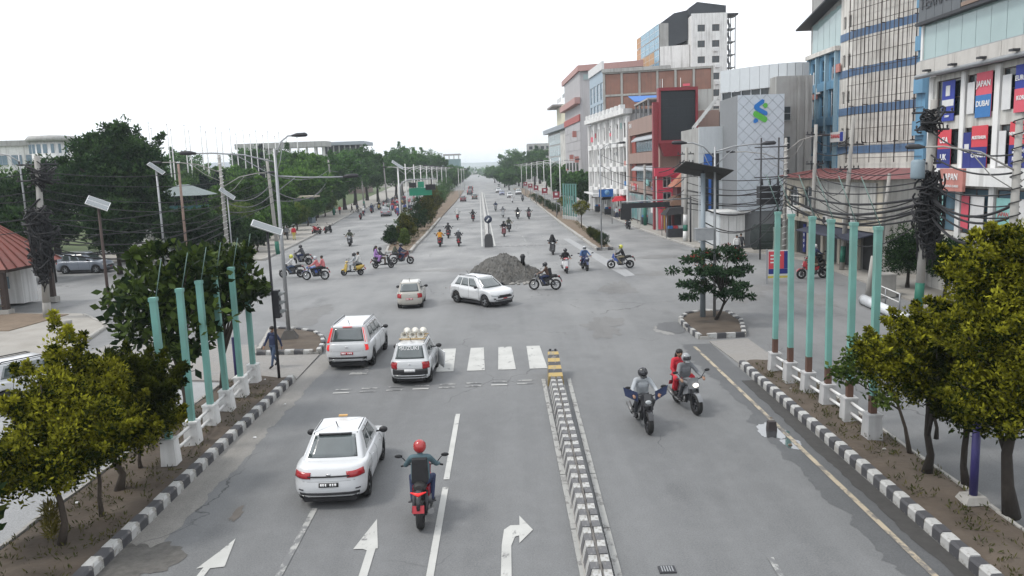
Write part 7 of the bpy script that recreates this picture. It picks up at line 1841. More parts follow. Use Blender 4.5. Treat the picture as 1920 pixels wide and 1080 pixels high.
# right median: clipped balls and low shrubs
GR = 'clipped shrubs on the far right median'
for i, (x, y, h, rr, lb) in enumerate(((8.3, 73.9, 1.0, .52, 'clipped dark ball shrub at the near tip of the right median'), (8.25, 76.6, .95, .5, 'second clipped ball shrub on the right median'), (8.2, 79.4, .95, .5, 'third clipped ball shrub on the right median'), (8.15, 82.2, .9, .45, 'fourth clipped ball shrub on the right median'), (8.1, 85.0, .9, .42, 'fifth clipped ball shrub on the right median'))):
    tree('ball_shrub', lb, (x, y), [(0, 0, h * .75, rr, rr, rr * 1.05)], 90, .13, 34, .07, L_gold_d if i else L_dark, stem(.6, seed=i, wob=.02), .05, .03, 3, 160 + i, GR, bark, cat='shrub', hollow=.7)
tree('ball_tree', 'round golden clipped tree on a stem beside the far turquoise posts', (8.35, 99), [(0, 0, 2.5, 1.1, 1.1, .95)], 170, .2, 34, .1, L_gold, stem(1.9, seed=4, wob=.02), .07, .05, 5, 170, GR, bark, cat='shrub', hollow=.6)
tree('ball_tree', 'smaller clipped tree behind the far turquoise posts', (7.6, 121), [(0, 0, 2.4, 1.0, 1.0, .8)], 120, .2, 34, .1, L_gold, stem(1.9, seed=4, wob=.02), .07, .05, 5, 171, GR, bark, cat='shrub', hollow=.6)
for i, (x, y, w) in enumerate(((7.0, 128, .9), (6.6, 137, 1.0), (6.3, 147, 1.0), (5.9, 158, 1.2), (5.4, 172, 1.3), (4.8, 190, 1.4))):
    tree('low_shrub', 'low dark shrub among the red signs, number %s from the near end' % ['one', 'two', 'three', 'four', 'five', 'six'][i], (x, y), [(0, 0, .9, w, w, .6)], 60, .25, 24, .14, L_dark, stem(.6, seed=i), .05, .03, 3, 180 + i, GR, bark, cat='shrub')
# far right trees
for i, (x, y, h, w, lb) in enumerate(((13.6, 148, 5.6, 1.9, 'dark tree in front of the grey panelled building side'), (13.0, 170, 6.6, 2.4, 'dark roadside tree under the hanging red signs'), (11.2, 188, 6.4, 2.6, 'dark roadside tree far along the right pavement'), (14.0, 205, 8, 3.0, 'dark tree in front of the far cream block'), (12.6, 225, 8.5, 3.2, 'dark tree below the far cream block'), (16.2, 160, 6.5, 2.4, 'dark tree beneath the grey panelled building'), (11, 262, 10, 4.0, 'dark tree left of the far cream block'), (9, 330, 15, 6.0, 'broad tree rising on the right horizon'), (0, 380, 17, 6.5, 'pointed tree mass right of the vanishing point'), (12.5, 370, 17, 6.0, 'tall tree behind the far right roofs'), (-3.5, 330, 8, 4.0, 'tree beside the right lanes near the vanishing point'), (-1.5, 285, 7, 3.4, 'leafy tree on the right verge in the distance'), (-10, 440, 9, 5.0, 'hazy tree just right of the vanishing point'), (-34, 420, 10, 6.0, 'hazy tree just left of the vanishing point'), (-28.5, 345, 9.5, 5.0, 'dense tree left of the far lanes'))):
    dtree(lb, x, y, h, w, L_far, 200 + i, 150, 'far_tree', group='far trees along the main road', size=.5)
for i in range(18):
    y = 300 + 30 * (i // 2) + (8 if i % 2 else 0); sd = i % 2
    x = slope(-15.5, 80, y) if not sd else slope(12.5, 80, y)
    dtree('hazy roadside tree on the %s, %s of the row towards the vanishing point' % (('left', 'right')[sd], ['first', 'second', 'third', 'fourth', 'fifth', 'sixth', 'seventh', 'eighth', 'ninth'][i // 2]), x, y, 7.5 + (i * 5 % 4), 4.2, L_far, 260 + i, 100, 'far_tree', group='hazy trees closing the far road', size=.55)
# wooded band on the horizon
rg = np.random.RandomState(77); cl = []
for _ in range(1500):
    x = rg.uniform(-900, 900); y = rg.uniform(520, 1300)
    if -70 < x < 10 and y < 800: continue
    h = rg.uniform(4, 11)
    cl.append((x, y, h * .6, h * .6))
o = link('distant_wood', leaves('distant_wood', cl, 40, 3.2, L_far, 5, .7)); tag(o, 'far band of trees below the hills on the horizon', 'woodland', None, 'stuff')
# grass and weeds on the verges
rg = np.random.RandomState(8); cl = []
for _ in range(330): cl.append((rg.uniform(-11, -9.0), rg.uniform(10, 29), .2, .10))
for _ in range(300): cl.append((rg.uniform(8.7, 10.0), rg.uniform(10, 29), .23, .10))
for _ in range(200): cl.append((rg.uniform(8.0, 8.7), rg.uniform(74, 110), .2, .16))
for _ in range(250): cl.append((rg.uniform(-13, -10.8), rg.uniform(78, 112), .2, .16))
o = link('verge_weeds', leaves('verge_weeds', cl, 9, .11, leafmat('weed_leaf', (.05, .06, .02), (.16, .14, .05)), 6, .25, 1.0)); tag(o, 'sparse weeds and dry litter on the soil verges', 'weeds', None, 'stuff')

# ================================================================ street furniture
# ---- turquoise posts on white pedestals with rails
def post_row(name_side, xs_ys, ztop, ped_m, n_rust, stick, labels, group, rail_grp):
    prev = None
    for i, (x, y) in enumerate(xs_ys):
        t = thing('turquoise_post', labels[i], 'post', (x, y, .16), 0, group); t.rotation_euler = (rng.uniform(-.009, .009), rng.uniform(-.009, .009), rng.uniform(-.05, .05))
        mb = MB(); mb.hexa([(-.21, -.21, 0), (.21, -.21, 0), (.21, .21, 0), (-.21, .21, 0)], [(-.18, -.18, .66), (.18, -.18, .66), (.18, .18, .66), (-.18, .18, .66)]); mb.build('pedestal', ped_m, t)
        mb = MB(); mb.box(-.2, .2, -.2, .2, .66, .72); mb.build('pedestal_cap', ped_m, t)
        z0 = .72
        if n_rust:
            mb = MB(); mb.box(-.085, .085, -.085, .085, z0, z0 + .5); mb.build('rusty_foot', rusty, t); z0 += .5
        mb = MB(); mb.box(-.082, .082, -.082, .082, z0, ztop - .16); mb.build('shaft', turquoise, t)
        mb = MB(); mb.box(-.10, .10, -.10, .10, ztop - .16, ztop - .06); mb.build('cap', turquoise, t)
        mb = MB(); mb.tube([(.07, 0, ztop - .08), stick], .013, 5); mb.build('stay_rod', pm('faded_rod', (.13, .20, .18), .6), t)
        if prev is not None:
            r_ = thing('guard_rail', 'white double pipe rail between %s' % rail_grp[i - 1], 'railing', (prev[0], prev[1], .16), 0, 'pipe rails between the posts')
            for z in (.27, .58):
                d = Vector((x - prev[0], y - prev[1], 0)); u = d.normalized()
                mb = MB(); mb.tube([u * .19 + Vector((0, 0, z)), d - u * .19 + Vector((0, 0, z))], .045, 8); mb.build('pipe', white_paint, r_)
        prev = (x, y)
OR = ['first', 'second', 'third', 'fourth', 'fifth', 'sixth']
Lp = [(-9.57, 20.65), (-9.58, 22.2), (-9.66, 23.85), (-9.76, 25.5), (-9.86, 27.2), (-10.0, 29.0)]
Rp = [(9.55, 20.8), (9.57, 22.35), (9.52, 23.8), (9.45, 25.25), (9.33, 26.6), (9.25, 28.0)]
post_row('left', Lp, 4.66, white_paint, 0, (.28, .1, 5.6), ['turquoise post on a white pedestal, %s from the camera on the left' % k for k in OR], 'left turquoise posts', ['the %s and %s left turquoise posts' % (OR[i], OR[i + 1]) for i in range(5)])
post_row('right', Rp, 5.85, pm('grey_pedestal', (.42, .42, .42), .8, var=.15, streak=.4), 1, (-.35, .3, 7.1), ['turquoise post with rusty foot, %s from the camera on the right' % k for k in OR], 'right turquoise posts', ['the %s and %s right turquoise posts' % (OR[i], OR[i + 1]) for i in range(5)])
for (x0, y0, x1, y1, h, lab, grp) in ((7.35, 117.2, 8.75, 112.4, 5.0, 'right', 'far right turquoise posts'), (-14.6, 121, -14.0, 116.4, 5.2, 'left', 'far left turquoise posts')):
    for i in range(6):
        x, y = x0 + (x1 - x0) * i / 5, y0 + (y1 - y0) * i / 5
        t = thing('turquoise_post', 'slim turquoise post, %s of six in the far %s median cluster' % (OR[5 - i], lab), 'post', (x, y, .16), 0, grp)
        bxo('pedestal', -.2, .2, -.2, .2, 0, .5, white_paint, t); bxo('shaft', -.11, .11, -.11, .11, .5, h, turquoise, t); bxo('cap', -.14, .14, -.14, .14, h, h + .12, turquoise, t)

# ---- lamps, poles, signals
def head_mesh():
    mb = MB(); mb.tube([(0, 0, 0), (.25, 0, .03), (.62, 0, .04), (.72, 0, .02)], [.04, .10, .10, .05], 10); return mb
def arm(mb, z, x, rise, r=.035, brace=True):
    mb.tube([(0, 0, z), (x * .4, 0, z + rise * .75), (x * .8, 0, z + rise), (x, 0, z + rise)], r, 7)
    if brace: mb.tube([(0, 0, z - .7), (x * .28, 0, z - .1), (x * .5, 0, z + rise * .75)], r * .6, 6)
def street_lamp(label, loc, h, arms, group=None, r0=.09, m=steel, rz=0.0, plinth=False, wrap=False, name='street_lamp', panel=None):
    t = thing(name, label, 'street lamp', (loc[0], loc[1], loc[2] if len(loc) > 2 else .0), rz, group)
    mb = MB(); mb.tube([(0, 0, 0), (0, 0, h * .5), (0, 0, h)], [r0, r0 * .85, r0 * .65], 10); mb.build('pole', m, t)
    if plinth:
        mb = MB(); mb.hexa([(-.42, -.42, 0), (.42, -.42, 0), (.42, .42, 0), (-.42, .42, 0)], [(-.2, -.2, .38), (.2, -.2, .38), (.2, .2, .38), (-.2, .2, .38)]); mb.build('plinth', pm('dark_plinth', (.07, .065, .06), .9, var=.3), t)
    for (x, rise, zf) in arms:
        mb = MB(); arm(mb, h * zf, x, rise); o = mb.build('arm', m, t)
        hm = head_mesh().build('lamp_head', dark_steel, t, (x, 0, h * zf + rise)); hm.rotation_euler = (0, 0, 0 if x > 0 else PI)
    if wrap:
        for k in range(int(h / .5)):
            mb = MB(); mb.tube([(r0 * 1.05 * math.cos(a), r0 * 1.05 * math.sin(a), .2 + k * .5 + a / 6.28 * .3) for a in [q * .8 for q in range(9)]], .025, 5); mb.build('wrap_band', white_paint if wrap == 1 else black_plastic, t)
    return t
def panel_pole(label, loc, h, pw, pl, tilt, yaw, r=.06, m=dark_steel, npan=1, face=None, xt=R(24), frame=None):
    t = thing('solar_pole', label, 'solar panel', (loc[0], loc[1], loc[2] if len(loc) > 2 else 0), 0)
    mb = MB(); mb.tube([(0, 0, 0), (0, 0, h)], [r, r * .8], 9); mb.build('pole', m, t)
    frame_m = frame or pm('panel_frame', (.55, .56, .56), .4, .4); face_m = face or pm('panel_face', (.18, .20, .21), .25, var=.1)
    for k in range(npan):
        mb = MB(); o_ = (k - (npan - 1) / 2) * (pw + .03)
        mb.box(-pl / 2, pl / 2, o_ - pw / 2, o_ + pw / 2, -.02, .02); p = mb.build('panel', frame_m, t, (0, 0, h + .12)); p.rotation_euler = (xt, tilt, yaw)
        mb = MB(); mb.box(-pl / 2 + .04, pl / 2 - .04, o_ - pw / 2 + .04, o_ + pw / 2 - .04, .021, .026); mb.build('panel_face', face_m, p)
    mb = MB(); mb.tube([(0, 0, h - .1), (0, 0, h + .12)], .05, 6); mb.build('bracket', dark_steel, t)
    return t
# left signal post with solar panel
sp = panel_pole('slim black signal post with tilted pale solar panel at the left crossing', (-9.25, 29.62, .05), 5.75, .5, 1.15, R(22), R(15), .055)
sg = thing('traffic_signal', 'three lens traffic signal seen edge on at the left crossing', 'traffic signal', (-9.25, 29.62, .05))
bxo('housing', .06, .26, -.16, .16, 2.45, 3.5, dark_steel, sg)
for k in range(3):
    mb = MB(); n = 8
    pr = [(math.cos(a) * .13, math.sin(a) * .13) for a in [PI * q / n for q in range(n + 1)]]
    mb.add([(.26, p[0], 2.63 + k * .34 + p[1]) for p in pr] + [(.50 - .1 * (1 - p[1] / .13), p[0], 2.63 + k * .34 + p[1]) for p in pr] + [(.26, p[0] * .92, 2.63 + k * .34 + p[1] * .92) for p in pr] + [(.50 - .1 * (1 - p[1] / .13), p[0] * .92, 2.63 + k * .34 + p[1] * .92) for p in pr],
           [(i, i + 1, 9 + i + 1, 9 + i) for i in range(8)] + [(18 + i + 1, 18 + i, 27 + i, 27 + i + 1) for i in range(8)] + [(9 + i, 9 + i + 1, 27 + i + 1, 27 + i) for i in range(8)]); mb.build('visor', pm('visor_grey', (.22, .23, .23), .6), sg)
    mb = MB(); mb.lathe([(0, .255), (.12, .255), (.12, .27), (0, .28)], 14, (0, 0, 2.63 + k * .34), 'x'); mb.build('lens', glass_dark, sg)
cb = thing('control_box', 'small grey junction box clamped to the left signal post', 'junction box', (-9.45, 29.62, 3.35)); bxo('box', -.2, .12, -.15, .15, 0, .42, steel, cb); bxo('lid', -.23, .15, -.18, .18, .42, .46, steel, cb)
# lamps near the junction
street_lamp('grey double arm street lamp with dark plinth on the left island', (-10.92, 37.0, .17), 8.9, [(-3.4, .5, .93), (3.0, -.15, .86), (.8, 1.0, .95)], r0=.10, plinth=True, rz=R(12))
street_lamp('pale lamp pole wrapped in torn posters left of the watchtower road', (-22.6, 62), 9.6, [(-4.2, .9, .86), (3.4, 1.0, .74)], r0=.16, m=concrete, wrap=1, rz=R(10))
street_lamp('slim grey double arm street lamp on the right island', (9.75, 38.65, .17), 8.3, [(-1.35, .8, .93), (2.2, .3, .97)], r0=.075)
street_lamp('white wrapped double arm lamp pole before the red roofed building', (21.6, 63.5), 9.4, [(-4.2, .9, .80), (3.0, 1.2, .88)], r0=.16, m=concrete, wrap=1, rz=R(8))
street_lamp('white wrapped lamp pole standing among the right golden trees', (18.6, 29.6), 9.0, [(-3.6, 1.0, .78), (3.0, 1.3, .80)], r0=.19, m=concrete, wrap=2, rz=R(5))
street_lamp('slim curved lamp at the tip of the far right median', (7.95, 72.7, .16), 9.2, [(1.6, .6, .97)], r0=.07)
# solar panels
panel_pole('twin tilted solar panels on a pole beside the leaning utility pole', (-23.6, 45.2, .13), 6.4, .55, 1.2, R(24), R(25), .09, pm('brown_pole', (.07, .05, .045), .8), 2)
panel_pole('single steep solar panel on a grey pole left of the watchtower', (-26.9, 60.5, .0), 8.6, .6, 1.3, R(38), R(15), .09, steel)
panel_pole('rusty pole with a small cap left of the wrapped lamp pole', (-25.4, 61, 0), 9.0, .2, .2, 0, 0, .11, pm('rust_pale_pole', (.24, .17, .14), .8, var=.3))
panel_pole('small steep solar panel clamped high beside the wrapped lamp pole', (-22.1, 61.6, .0), 6.5, .7, 1.3, R(38), R(20), .06, steel)
panel_pole('thick grey pole with dark solar panels overhead on the right island', (9.2, 38.75, .17), 7.05, .85, 2.4, R(12), R(5), .14, pm('blue_grey_pole', (.24, .28, .31), .55, .3), 2, pm('panel_dark_face', (.03, .035, .05), .4), R(-16), pm('panel_dark_back', (.035, .034, .033), .7))
jb = thing('cabinet', 'grey meter cabinet strapped to the thick solar pole on the right island', 'cabinet', (9.2, 38.55, 4.0)); bxo('box', -.45, .42, -.25, .1, 0, .55, steel, jb); bxo('lid', -.48, .45, -.28, .13, .55, .6, steel, jb)
panel_pole('white lamp post with solar panel at the near end of the left median', (-14.1, 98.5, .16), 8.4, .8, 1.6, R(35), R(10), .11, white_paint)
# concrete poles with painted feet
def concrete_pole(label, loc, h, r=.17, lean=(0, 0), feet=(), arms=(), group=None, cat='utility pole', z=.14):
    t = thing('utility_pole', label, cat, (loc[0], loc[1], z), 0, group)
    P = lambda q: (lean[0] * q / h, lean[1] * q / h, q)
    mb = MB(); mb.tube([P(0), P(h * .5), P(h)], [r, r * .85, r * .7], 10); mb.build('pole', concrete, t)
    for (a, b, m_) in feet:
        mb = MB(); mb.tube([P(a), P(b)], [r * 1.04, r * 1.02], 10); mb.build('painted_band', m_, t)
    for (q, w_, ang) in arms:
        c, s_ = math.cos(ang) * w_ / 2, math.sin(ang) * w_ / 2; p = P(q)
        mb = MB(); mb.tube([(p[0] - c, p[1] - s_, q), (p[0] + c, p[1] + s_, q)], .055, 6); a_ = mb.build('cross_arm', dark_steel, t)
        for f_ in (-.9, -.45, .45, .9):
            mb = MB(); mb.lathe([(0, 0), (.05, .02), (.035, .07), (.06, .1), (.03, .16), (0, .17)], 8, (p[0] + c * f_, p[1] + s_ * f_, q + .05)); mb.build('insulator', dark_steel, a_)
    return t
green_p = pm('green_paint', (.02, .13, .09), .6, var=.15)
concrete_pole('tall concrete pole with green foot at the left kerb corner', (-23.6, 78.4), 9.4, .2, (-.35, 0), [(0, 1.3, green_p)], [(8.6, 1.6, .2)])
for i, (x, y, h) in enumerate(((-34.2, 151, 10.4), (-34.0, 181, 10.8), (-33.2, 209, 10.8), (-33.5, 240, 10.8))):
    concrete_pole('white concrete pole, %s along the left pavement towards the crowd' % OR[i], (x, y), h, .22, (-.4, 0), [(0, 1.4, green_p)] if i < 2 else [], [(h - .8, 1.4, .1)], 'white poles along the left pavement')
concrete_pole('white concrete pole with green base bands by the right pavement edge', (16.6, 77.2), 9.0, .22, (.15, 0), [(.0, 1.0, white_paint), (1.02, 1.6, green_p), (1.62, 2.6, white_paint)], [(8.4, 1.8, .1), (7.6, 1.4, .1)])
concrete_pole('concrete pole with tall green foot before the brown building', (16.3, 99), 7.5, .2, (0, 0), [(0, 2.4, green_p)])
concrete_pole('leaning grey pole with green foot near the fallen pipe', (20.75, 45.3), 6.6, .13, (.55, 0), [(0, 2.0, green_p)])
concrete_pole('concrete pole before the left end of the red roofed building', (22.0, 58.6), 10.0, .17, (.1, 0), [], [(9.3, 1.6, .3), (7.2, 1.5, .3)])
concrete_pole('concrete pole before the middle of the red roofed building', (22.3, 53.9), 10.3, .17, (.5, 0), [(.5, 1.6, green_p)], [(8.4, 2.0, .3), (6.8, 1.6, .3)])
concrete_pole('short leaning concrete stub by the fallen pipe', (19.4, 43.2), 2.2, .2, (.2, 0))
pl1 = concrete_pole('leaning utility pole smothered in black cables at left', (-27.4, 45.4), 9.3, .22, (.55, 0), [(0, .9, concrete)], [(8.8, 2.0, .3), (7.9, 2.2, .3)])
pl2 = concrete_pole('utility pole smothered in a black cable tangle beside the banner building', (19.95, 38.9), 10.2, .21, (.35, 0), [(0, 1.35, green_p)], [(9.6, 2.2, .15), (8.8, 1.8, .15), (7.2, 1.4, .3)], z=.12)
street_lamp('short curved lamp on top of the leaning left utility pole', (-28.0, 45.6, 5), 4.6, [(-1.4, .5, .9)], r0=.06)
sg = thing('green_post', 'low green post beside the left service road', 'post', (-22.5, 38.9, .13)); mb = MB(); mb.tube([(0, 0, 0), (0, 0, .75)], .2, 12); mb.build('shaft', green_p, sg); mb = MB(); mb.tube([(0, 0, .75), (0, 0, .95)], .21, 12); mb.build('cap', concrete, sg)
# cable tangles
def tangle(label, c, r, h, n, seed, hang=.5):
    rg = random.Random(seed); mb = MB()
    for _ in range(n):
        a = rg.uniform(0, 6.28); z = c[2] + rg.uniform(-h, h); rr = r * rg.uniform(.3, 1.0) * (1 - .5 * abs(z - c[2]) / h)
        pts = []
        tl = rg.uniform(-1.2, 1.2); turn = rg.uniform(2.5, 6.0); off = (rg.uniform(-.35, .35) * r, rg.uniform(-.35, .35) * r); mode = rg.random(); zt, zl = c[2] + h * rg.uniform(-.2, 1.0), h * rg.uniform(.5, 1.7)
        for k in range(10):
            f = k / 9; a2 = a + turn * f
            if mode < .68: pts.append((c[0] + off[0] + rr * math.cos(a2), c[1] + off[1] + rr * math.sin(a2) * .6, z + tl * rr * math.sin(a2 + 1) - hang * .3 * f))
            else: pts.append((c[0] + (off[0] + rr * .6 * math.cos(a)) * (1 - .5 * f) + .16 * math.sin(4 * f + a), c[1] + (off[1] + rr * .5 * math.sin(a)) * (1 - .5 * f), zt - zl * f))
        mb.tube(pts, rg.uniform(.02, .055), 5)
    for _ in range(int(n * .25)):
        a = rg.uniform(0, 6.28); q = r * rg.uniform(.1, .6); z = c[2] + rg.uniform(-h * .3, h * .6)
        mb.tube([(c[0] + q * math.cos(a), c[1] + q * math.sin(a), z), (c[0] + q * 1.1 * math.cos(a), c[1] + q * 1.1 * math.sin(a), z - h * rg.uniform(.6, 1.5))], rg.uniform(.015, .045), 5)
    return tag(mb.build('cable_tangle', pm('cable_black', (.012, .012, .014), .6, var=.3)), label, 'cables', None, 'stuff')
tangle('dense knot of black cables on the right utility pole', (20.15, 38.7, 5.4), .85, 1.6, 150, 3)
tangle('dense knot of black cables on the leaning left utility pole', (-27.1, 45.2, 4.9), .95, 1.7, 150, 4)
tangle('coils of black cable high on the right utility pole', (20.1, 38.8, 9.4), .6, .45, 45, 5, .2)
tangle('coils of black cable high on the left utility pole', (-26.8, 45.4, 8.3), .8, .5, 45, 6, .2)
tangle('loose black cable drape hanging low on the right utility pole', (20.35, 38.7, 3.9), .55, 1.0, 60, 7); tangle('loose black cable drape hanging low on the left utility pole', (-27.2, 45.2, 3.2), .6, .9, 60, 8)
tf = thing('transformer', 'grey blue transformer hung on the right utility pole', 'transformer', (19.5, 38.6, 6.6)); mb = MB(); mb.lathe([(0, 0), (.3, 0), (.32, .1), (.32, .8), (.25, .9), (0, .92)], 14); mb.build('tank', pm('transformer_blue', (.20, .26, .30), .5), tf); bxo('bracket', -.1, .5, -.05, .05, .3, .4, dark_steel, tf)
# overhead cables, each bundle its own span
cab = pm('cable_black', (.012, .012, .014), .6); cabg = pm('cable_grey', (.10, .10, .105), .6)
CABR = random.Random(99)
def span(label, a, b, sag, r=.02, m=cab, group='overhead cables'):
    mb = MB(); n = 14; j = CABR.uniform; sag *= j(.45, 1.6); r *= j(.7, 1.25)
    a, b = Vector(a) + Vector((0, 0, j(-.22, .22))), Vector(b) + Vector((0, 0, j(-.3, .3)))
    mb.tube([a.lerp(b, i / n) - Vector((0, 0, sag * 4 * (i / n) * (1 - i / n))) for i in range(n + 1)], r, 5)
    return tag(mb.build('overhead_cable', m), label, 'cable', group)
rg = random.Random(12)
A_, B_ = (-27.1, 45.3), (-23.4, 78.3)
for i in range(5): span('black cable from the left tangle to the concrete corner pole, %s down' % OR[i], (A_[0], A_[1], 8.2 - i * .55), (B_[0] - .2, B_[1], 8.4 - i * .8), .9 + .25 * i, .028)
for i in range(5): span('black cable leaving the left tangle towards the left edge, %s from the top' % OR[i], (A_[0], A_[1], 8.3 - i * .8), (-60, 40 + i, 9 - i * .9), 1.0, .028)
for i in range(6): span('thick sagging cable from the left tangle to the poster wrapped lamp, %s down' % OR[i], (A_[0] + .3, A_[1], 5.6 - i * .35), (-22.7, 62, 6.3 - i * .5), .5 + .2 * i, .03 + .01 * (i % 3))
for i in range(3): span('grey cable from the wrapped lamp to the concrete corner pole, %s from the top' % OR[i], (-22.6, 62, 6.6 - i * .6), (-23.8, 78.3, 6.8 - i * .7), .7, .03, cabg)
for i in range(3): span('pale cable along the left pavement before the trees, %s from the top' % OR[i], (-23.8, 78.4, 8.0 - i * 1.2), (-34.5, 151, 8.6 - i * 1.2), 1.8, .05, cabg)
for i in range(3): span('pale cable beyond the first white pole, %s from the top' % OR[i], (-34.5, 151, 8.6 - i * 1.2), (-34.3, 181, 8.8 - i * 1.2), 1.2, .06, cabg)
C_ = (20.2, 38.8); D_ = (22.2, 58.6)
for i in range(6): span('black cable from the right tangle to the red roof pole, %s down' % OR[i], (C_[0], C_[1], 6.9 - i * .45), (D_[0], D_[1], 7.2 - i * .65), .5 + .2 * i, .032)
for i in range(4): span('black cable across the red roofed building front, %s down' % OR[i], (D_[0], D_[1], 6.9 - i * .6), (21.6, 63.5, 6.7 - i * .7), .25, .035)
for i in range(5): span('black cable from the wrapped right lamp to the island pole, %s down' % OR[i], (21.6, 63.5, 6.4 - i * .55), (9.25, 38.8, 6.2 - i * .55), .9 + .1 * i, .035)
for i in range(4): span('black cable from the white wrapped lamp to the banded pole, %s from the top' % OR[i], (21.6, 63.5, 6.2 - i * .5), (16.7, 77.2, 6.6 - i * .9), .6, .035)
for i in range(4): span('cable from the right tangle past the banners, %s down' % OR[i], (C_[0], C_[1], 8.6 - i * 1.1), (18.6, 29.7, 7.6 - i * .8), .5, .035)
for i in range(4): span('cable along the right pavement from the banded pole, %s from the top' % OR[i], (16.7, 77.2, 8.2 - i * .9), (16.3, 99, 7.2 - i * 1.0), .8, .04)
for i in range(3): span('cable from the left tangle to the twin solar panels, %s down' % OR[i], (A_[0], A_[1], 5.2 - i * .3), (-23.6, 45.2, 5.0 - i * .5), .4, .03)
span('high cable from the left leaning pole to the tall park tree', (A_[0], A_[1], 8.8), (-25.4, 61, 8.6), .5, .025)
for i in range(3): span('faint cable high above the far right median, %s from the top' % OR[i], (7.95, 72.7, 8.6 - i * .8), (9.75, 38.7, 8.0 - i * .9), .8, .022)
# H-frame with dark boxes beside the bank
hf = thing('transformer_station', 'black transformer frame with stacked boxes before the silver bank', 'transformer', (19.0, 62.0, 0))
for x in (0.2, 1.55): mb = MB(); mb.tube([(x, 0, 0), (x, 0, 9.4)], .065, 7); mb.build('post', dark_steel, hf)
for z in (8.7, 7.8, 6.4): mb = MB(); mb.tube([(-.3, 0, z), (2.4, 0, z)], .05, 6); mb.build('cross_arm', dark_steel, hf)
for k in range(3): bxo('box', .0, 1.6, -.4, .4, 4.3 + k * .5, 4.72 + k * .5, black_plastic, hf)
for x in (.3, .9, 1.5): mb = MB(); mb.tube([(x, 0, 5.8), (x, 0, 6.3)], [.09, .05], 7); mb.build('bushing', dark_steel, hf)
# cable coil hanging by the bank kiosk
mb = MB(); rg = random.Random(2)
for k in range(22):
    cx_ = k * .1; pts = [(cx_ + .25 * math.sin(a) * .3 + rg.uniform(-.05, .05), rg.uniform(-.2, .2), 1.25 + 1.05 * math.cos(a) * rg.uniform(.85, 1)) if False else (cx_ + .42 * math.sin(a), .15 * math.cos(a * 2), 1.2 + 1.05 * math.cos(a)) for a in [q * PI / 7 for q in range(15)]]
    mb.tube(pts, .035, 5)
tag(mb.build('cable_coil', pm('hose_dark', (.03, .045, .04), .6, var=.4), None, (20.2, 66.6, .12)), 'coils of dark cable hanging beside the bank kiosk', 'cables', None, 'stuff')
cbx = thing('utility_cabinet', 'pale green utility cabinet beside the coiled cables', 'cabinet', (22.4, 66.3, .12)); bxo('body', -.7, .7, -.35, .35, 0, 2.0, pm('cabinet_green', (.30, .34, .31), .6), cbx); bxo('door', -.6, .6, -.38, -.352, .15, 1.85, pm('cabinet_green', (.30, .34, .31), .6), cbx)
# signal gantry on the right
gt = thing('signal_gantry', 'long dark signal arm with black lamps reaching from the right pavement', 'traffic signal', (16.9, 76.2, .14)); mb = MB(); mb.tube([(0, 0, 0), (0, 0, 4.4)], .09, 8); mb.build('post', dark_steel, gt)
mb = MB(); mb.tube([(0, 0, 4.2), (-6.6, 0, 4.05)], .07, 7); mb.build('arm', steel, gt); bxo('backboard', -6.6, -2.0, -.1, .1, 3.45, 3.95, black_plastic, gt); bxo('signal_head', -6.7, -5.7, -.2, .2, 2.4, 3.5, black_plastic, gt)
# green direction sign on the left median
gs = thing('direction_sign', 'green overhead direction sign with black signals on a cantilever mast', 'sign', (-14.9, 105, .16)); mb = MB(); mb.tube([(0, 0, 0), (0, 0, 5.6), (.4, 0, 6.3), (1.2, 0, 6.6), (4.8, 0, 6.6)], [.11, .1, .09, .08, .06], 8); mb.build('mast', steel, gs)
gp = pm('sign_green', (.02, .22, .13), .5, var=.08); bxo('board', 1.2, 4.2, -.1, -.03, 4.5, 5.5, gp, gs); bxo('upper_board', 2.4, 3.2, -.1, -.03, 5.52, 6.3, gp, gs); bxo('signal_head', 1.25, 2.2, -.3, -.1, 5.55, 6.2, black_plastic, gs); bxo('signal_head', 3.4, 4.7, -.3, -.1, 5.2, 5.9, black_plastic, gs)
bs = thing('direction_sign', 'blue direction sign with white side tabs on the right side road', 'sign', (12.2, 105.6, 0)); bxo('board', -.9, 1.0, -.05, .02, 3.6, 4.6, pm('sign_blue', (.02, .12, .38), .5), bs)
for k in range(2): bxo('side_tab', -1.7, -.95, -.05, .02, 3.6 + k * .52, 4.05 + k * .52, poster_w, bs)
for x in (-.7, .8): mb = MB(); mb.tube([(x, .05, 0), (x, .05, 4.6)], .05, 7); mb.build('post', steel, bs)
mb = MB(); mb.lathe([(0, -.06), (.34, -.06), (.34, -.055), (0, -.055)], 18, (.2, 0, 4.15), 'y'); mb.build('pale_emblem', pm('sign_pale_blue', (.15, .3, .5), .5), bs)
for i, (x, y) in enumerate(((6.45, 120.5), (5.6, 143), (4.7, 165), (4.0, 186), (3.2, 208))):
    t = thing('red_sign', 'red square sign with white emblem on a post, %s along the right median' % OR[i], 'sign', (x, y, .16), 0, 'red signs along the right median')
    mb = MB(); mb.tube([(0, 0, 0), (0, 0, 4.2)], .06, 7); mb.build('post', steel, t); b_ = bxo('board', -.5, .5, -.1, -.04, 2.75, 3.9, pm('sign_red', (.25, .035, .05), .5), t); bxo('emblem', -.2, .2, -.115, -.102, 3.35, 3.7, poster_w, b_); bxo('caption', -.4, .4, -.115, -.102, 2.8, 2.95, poster_w, b_)
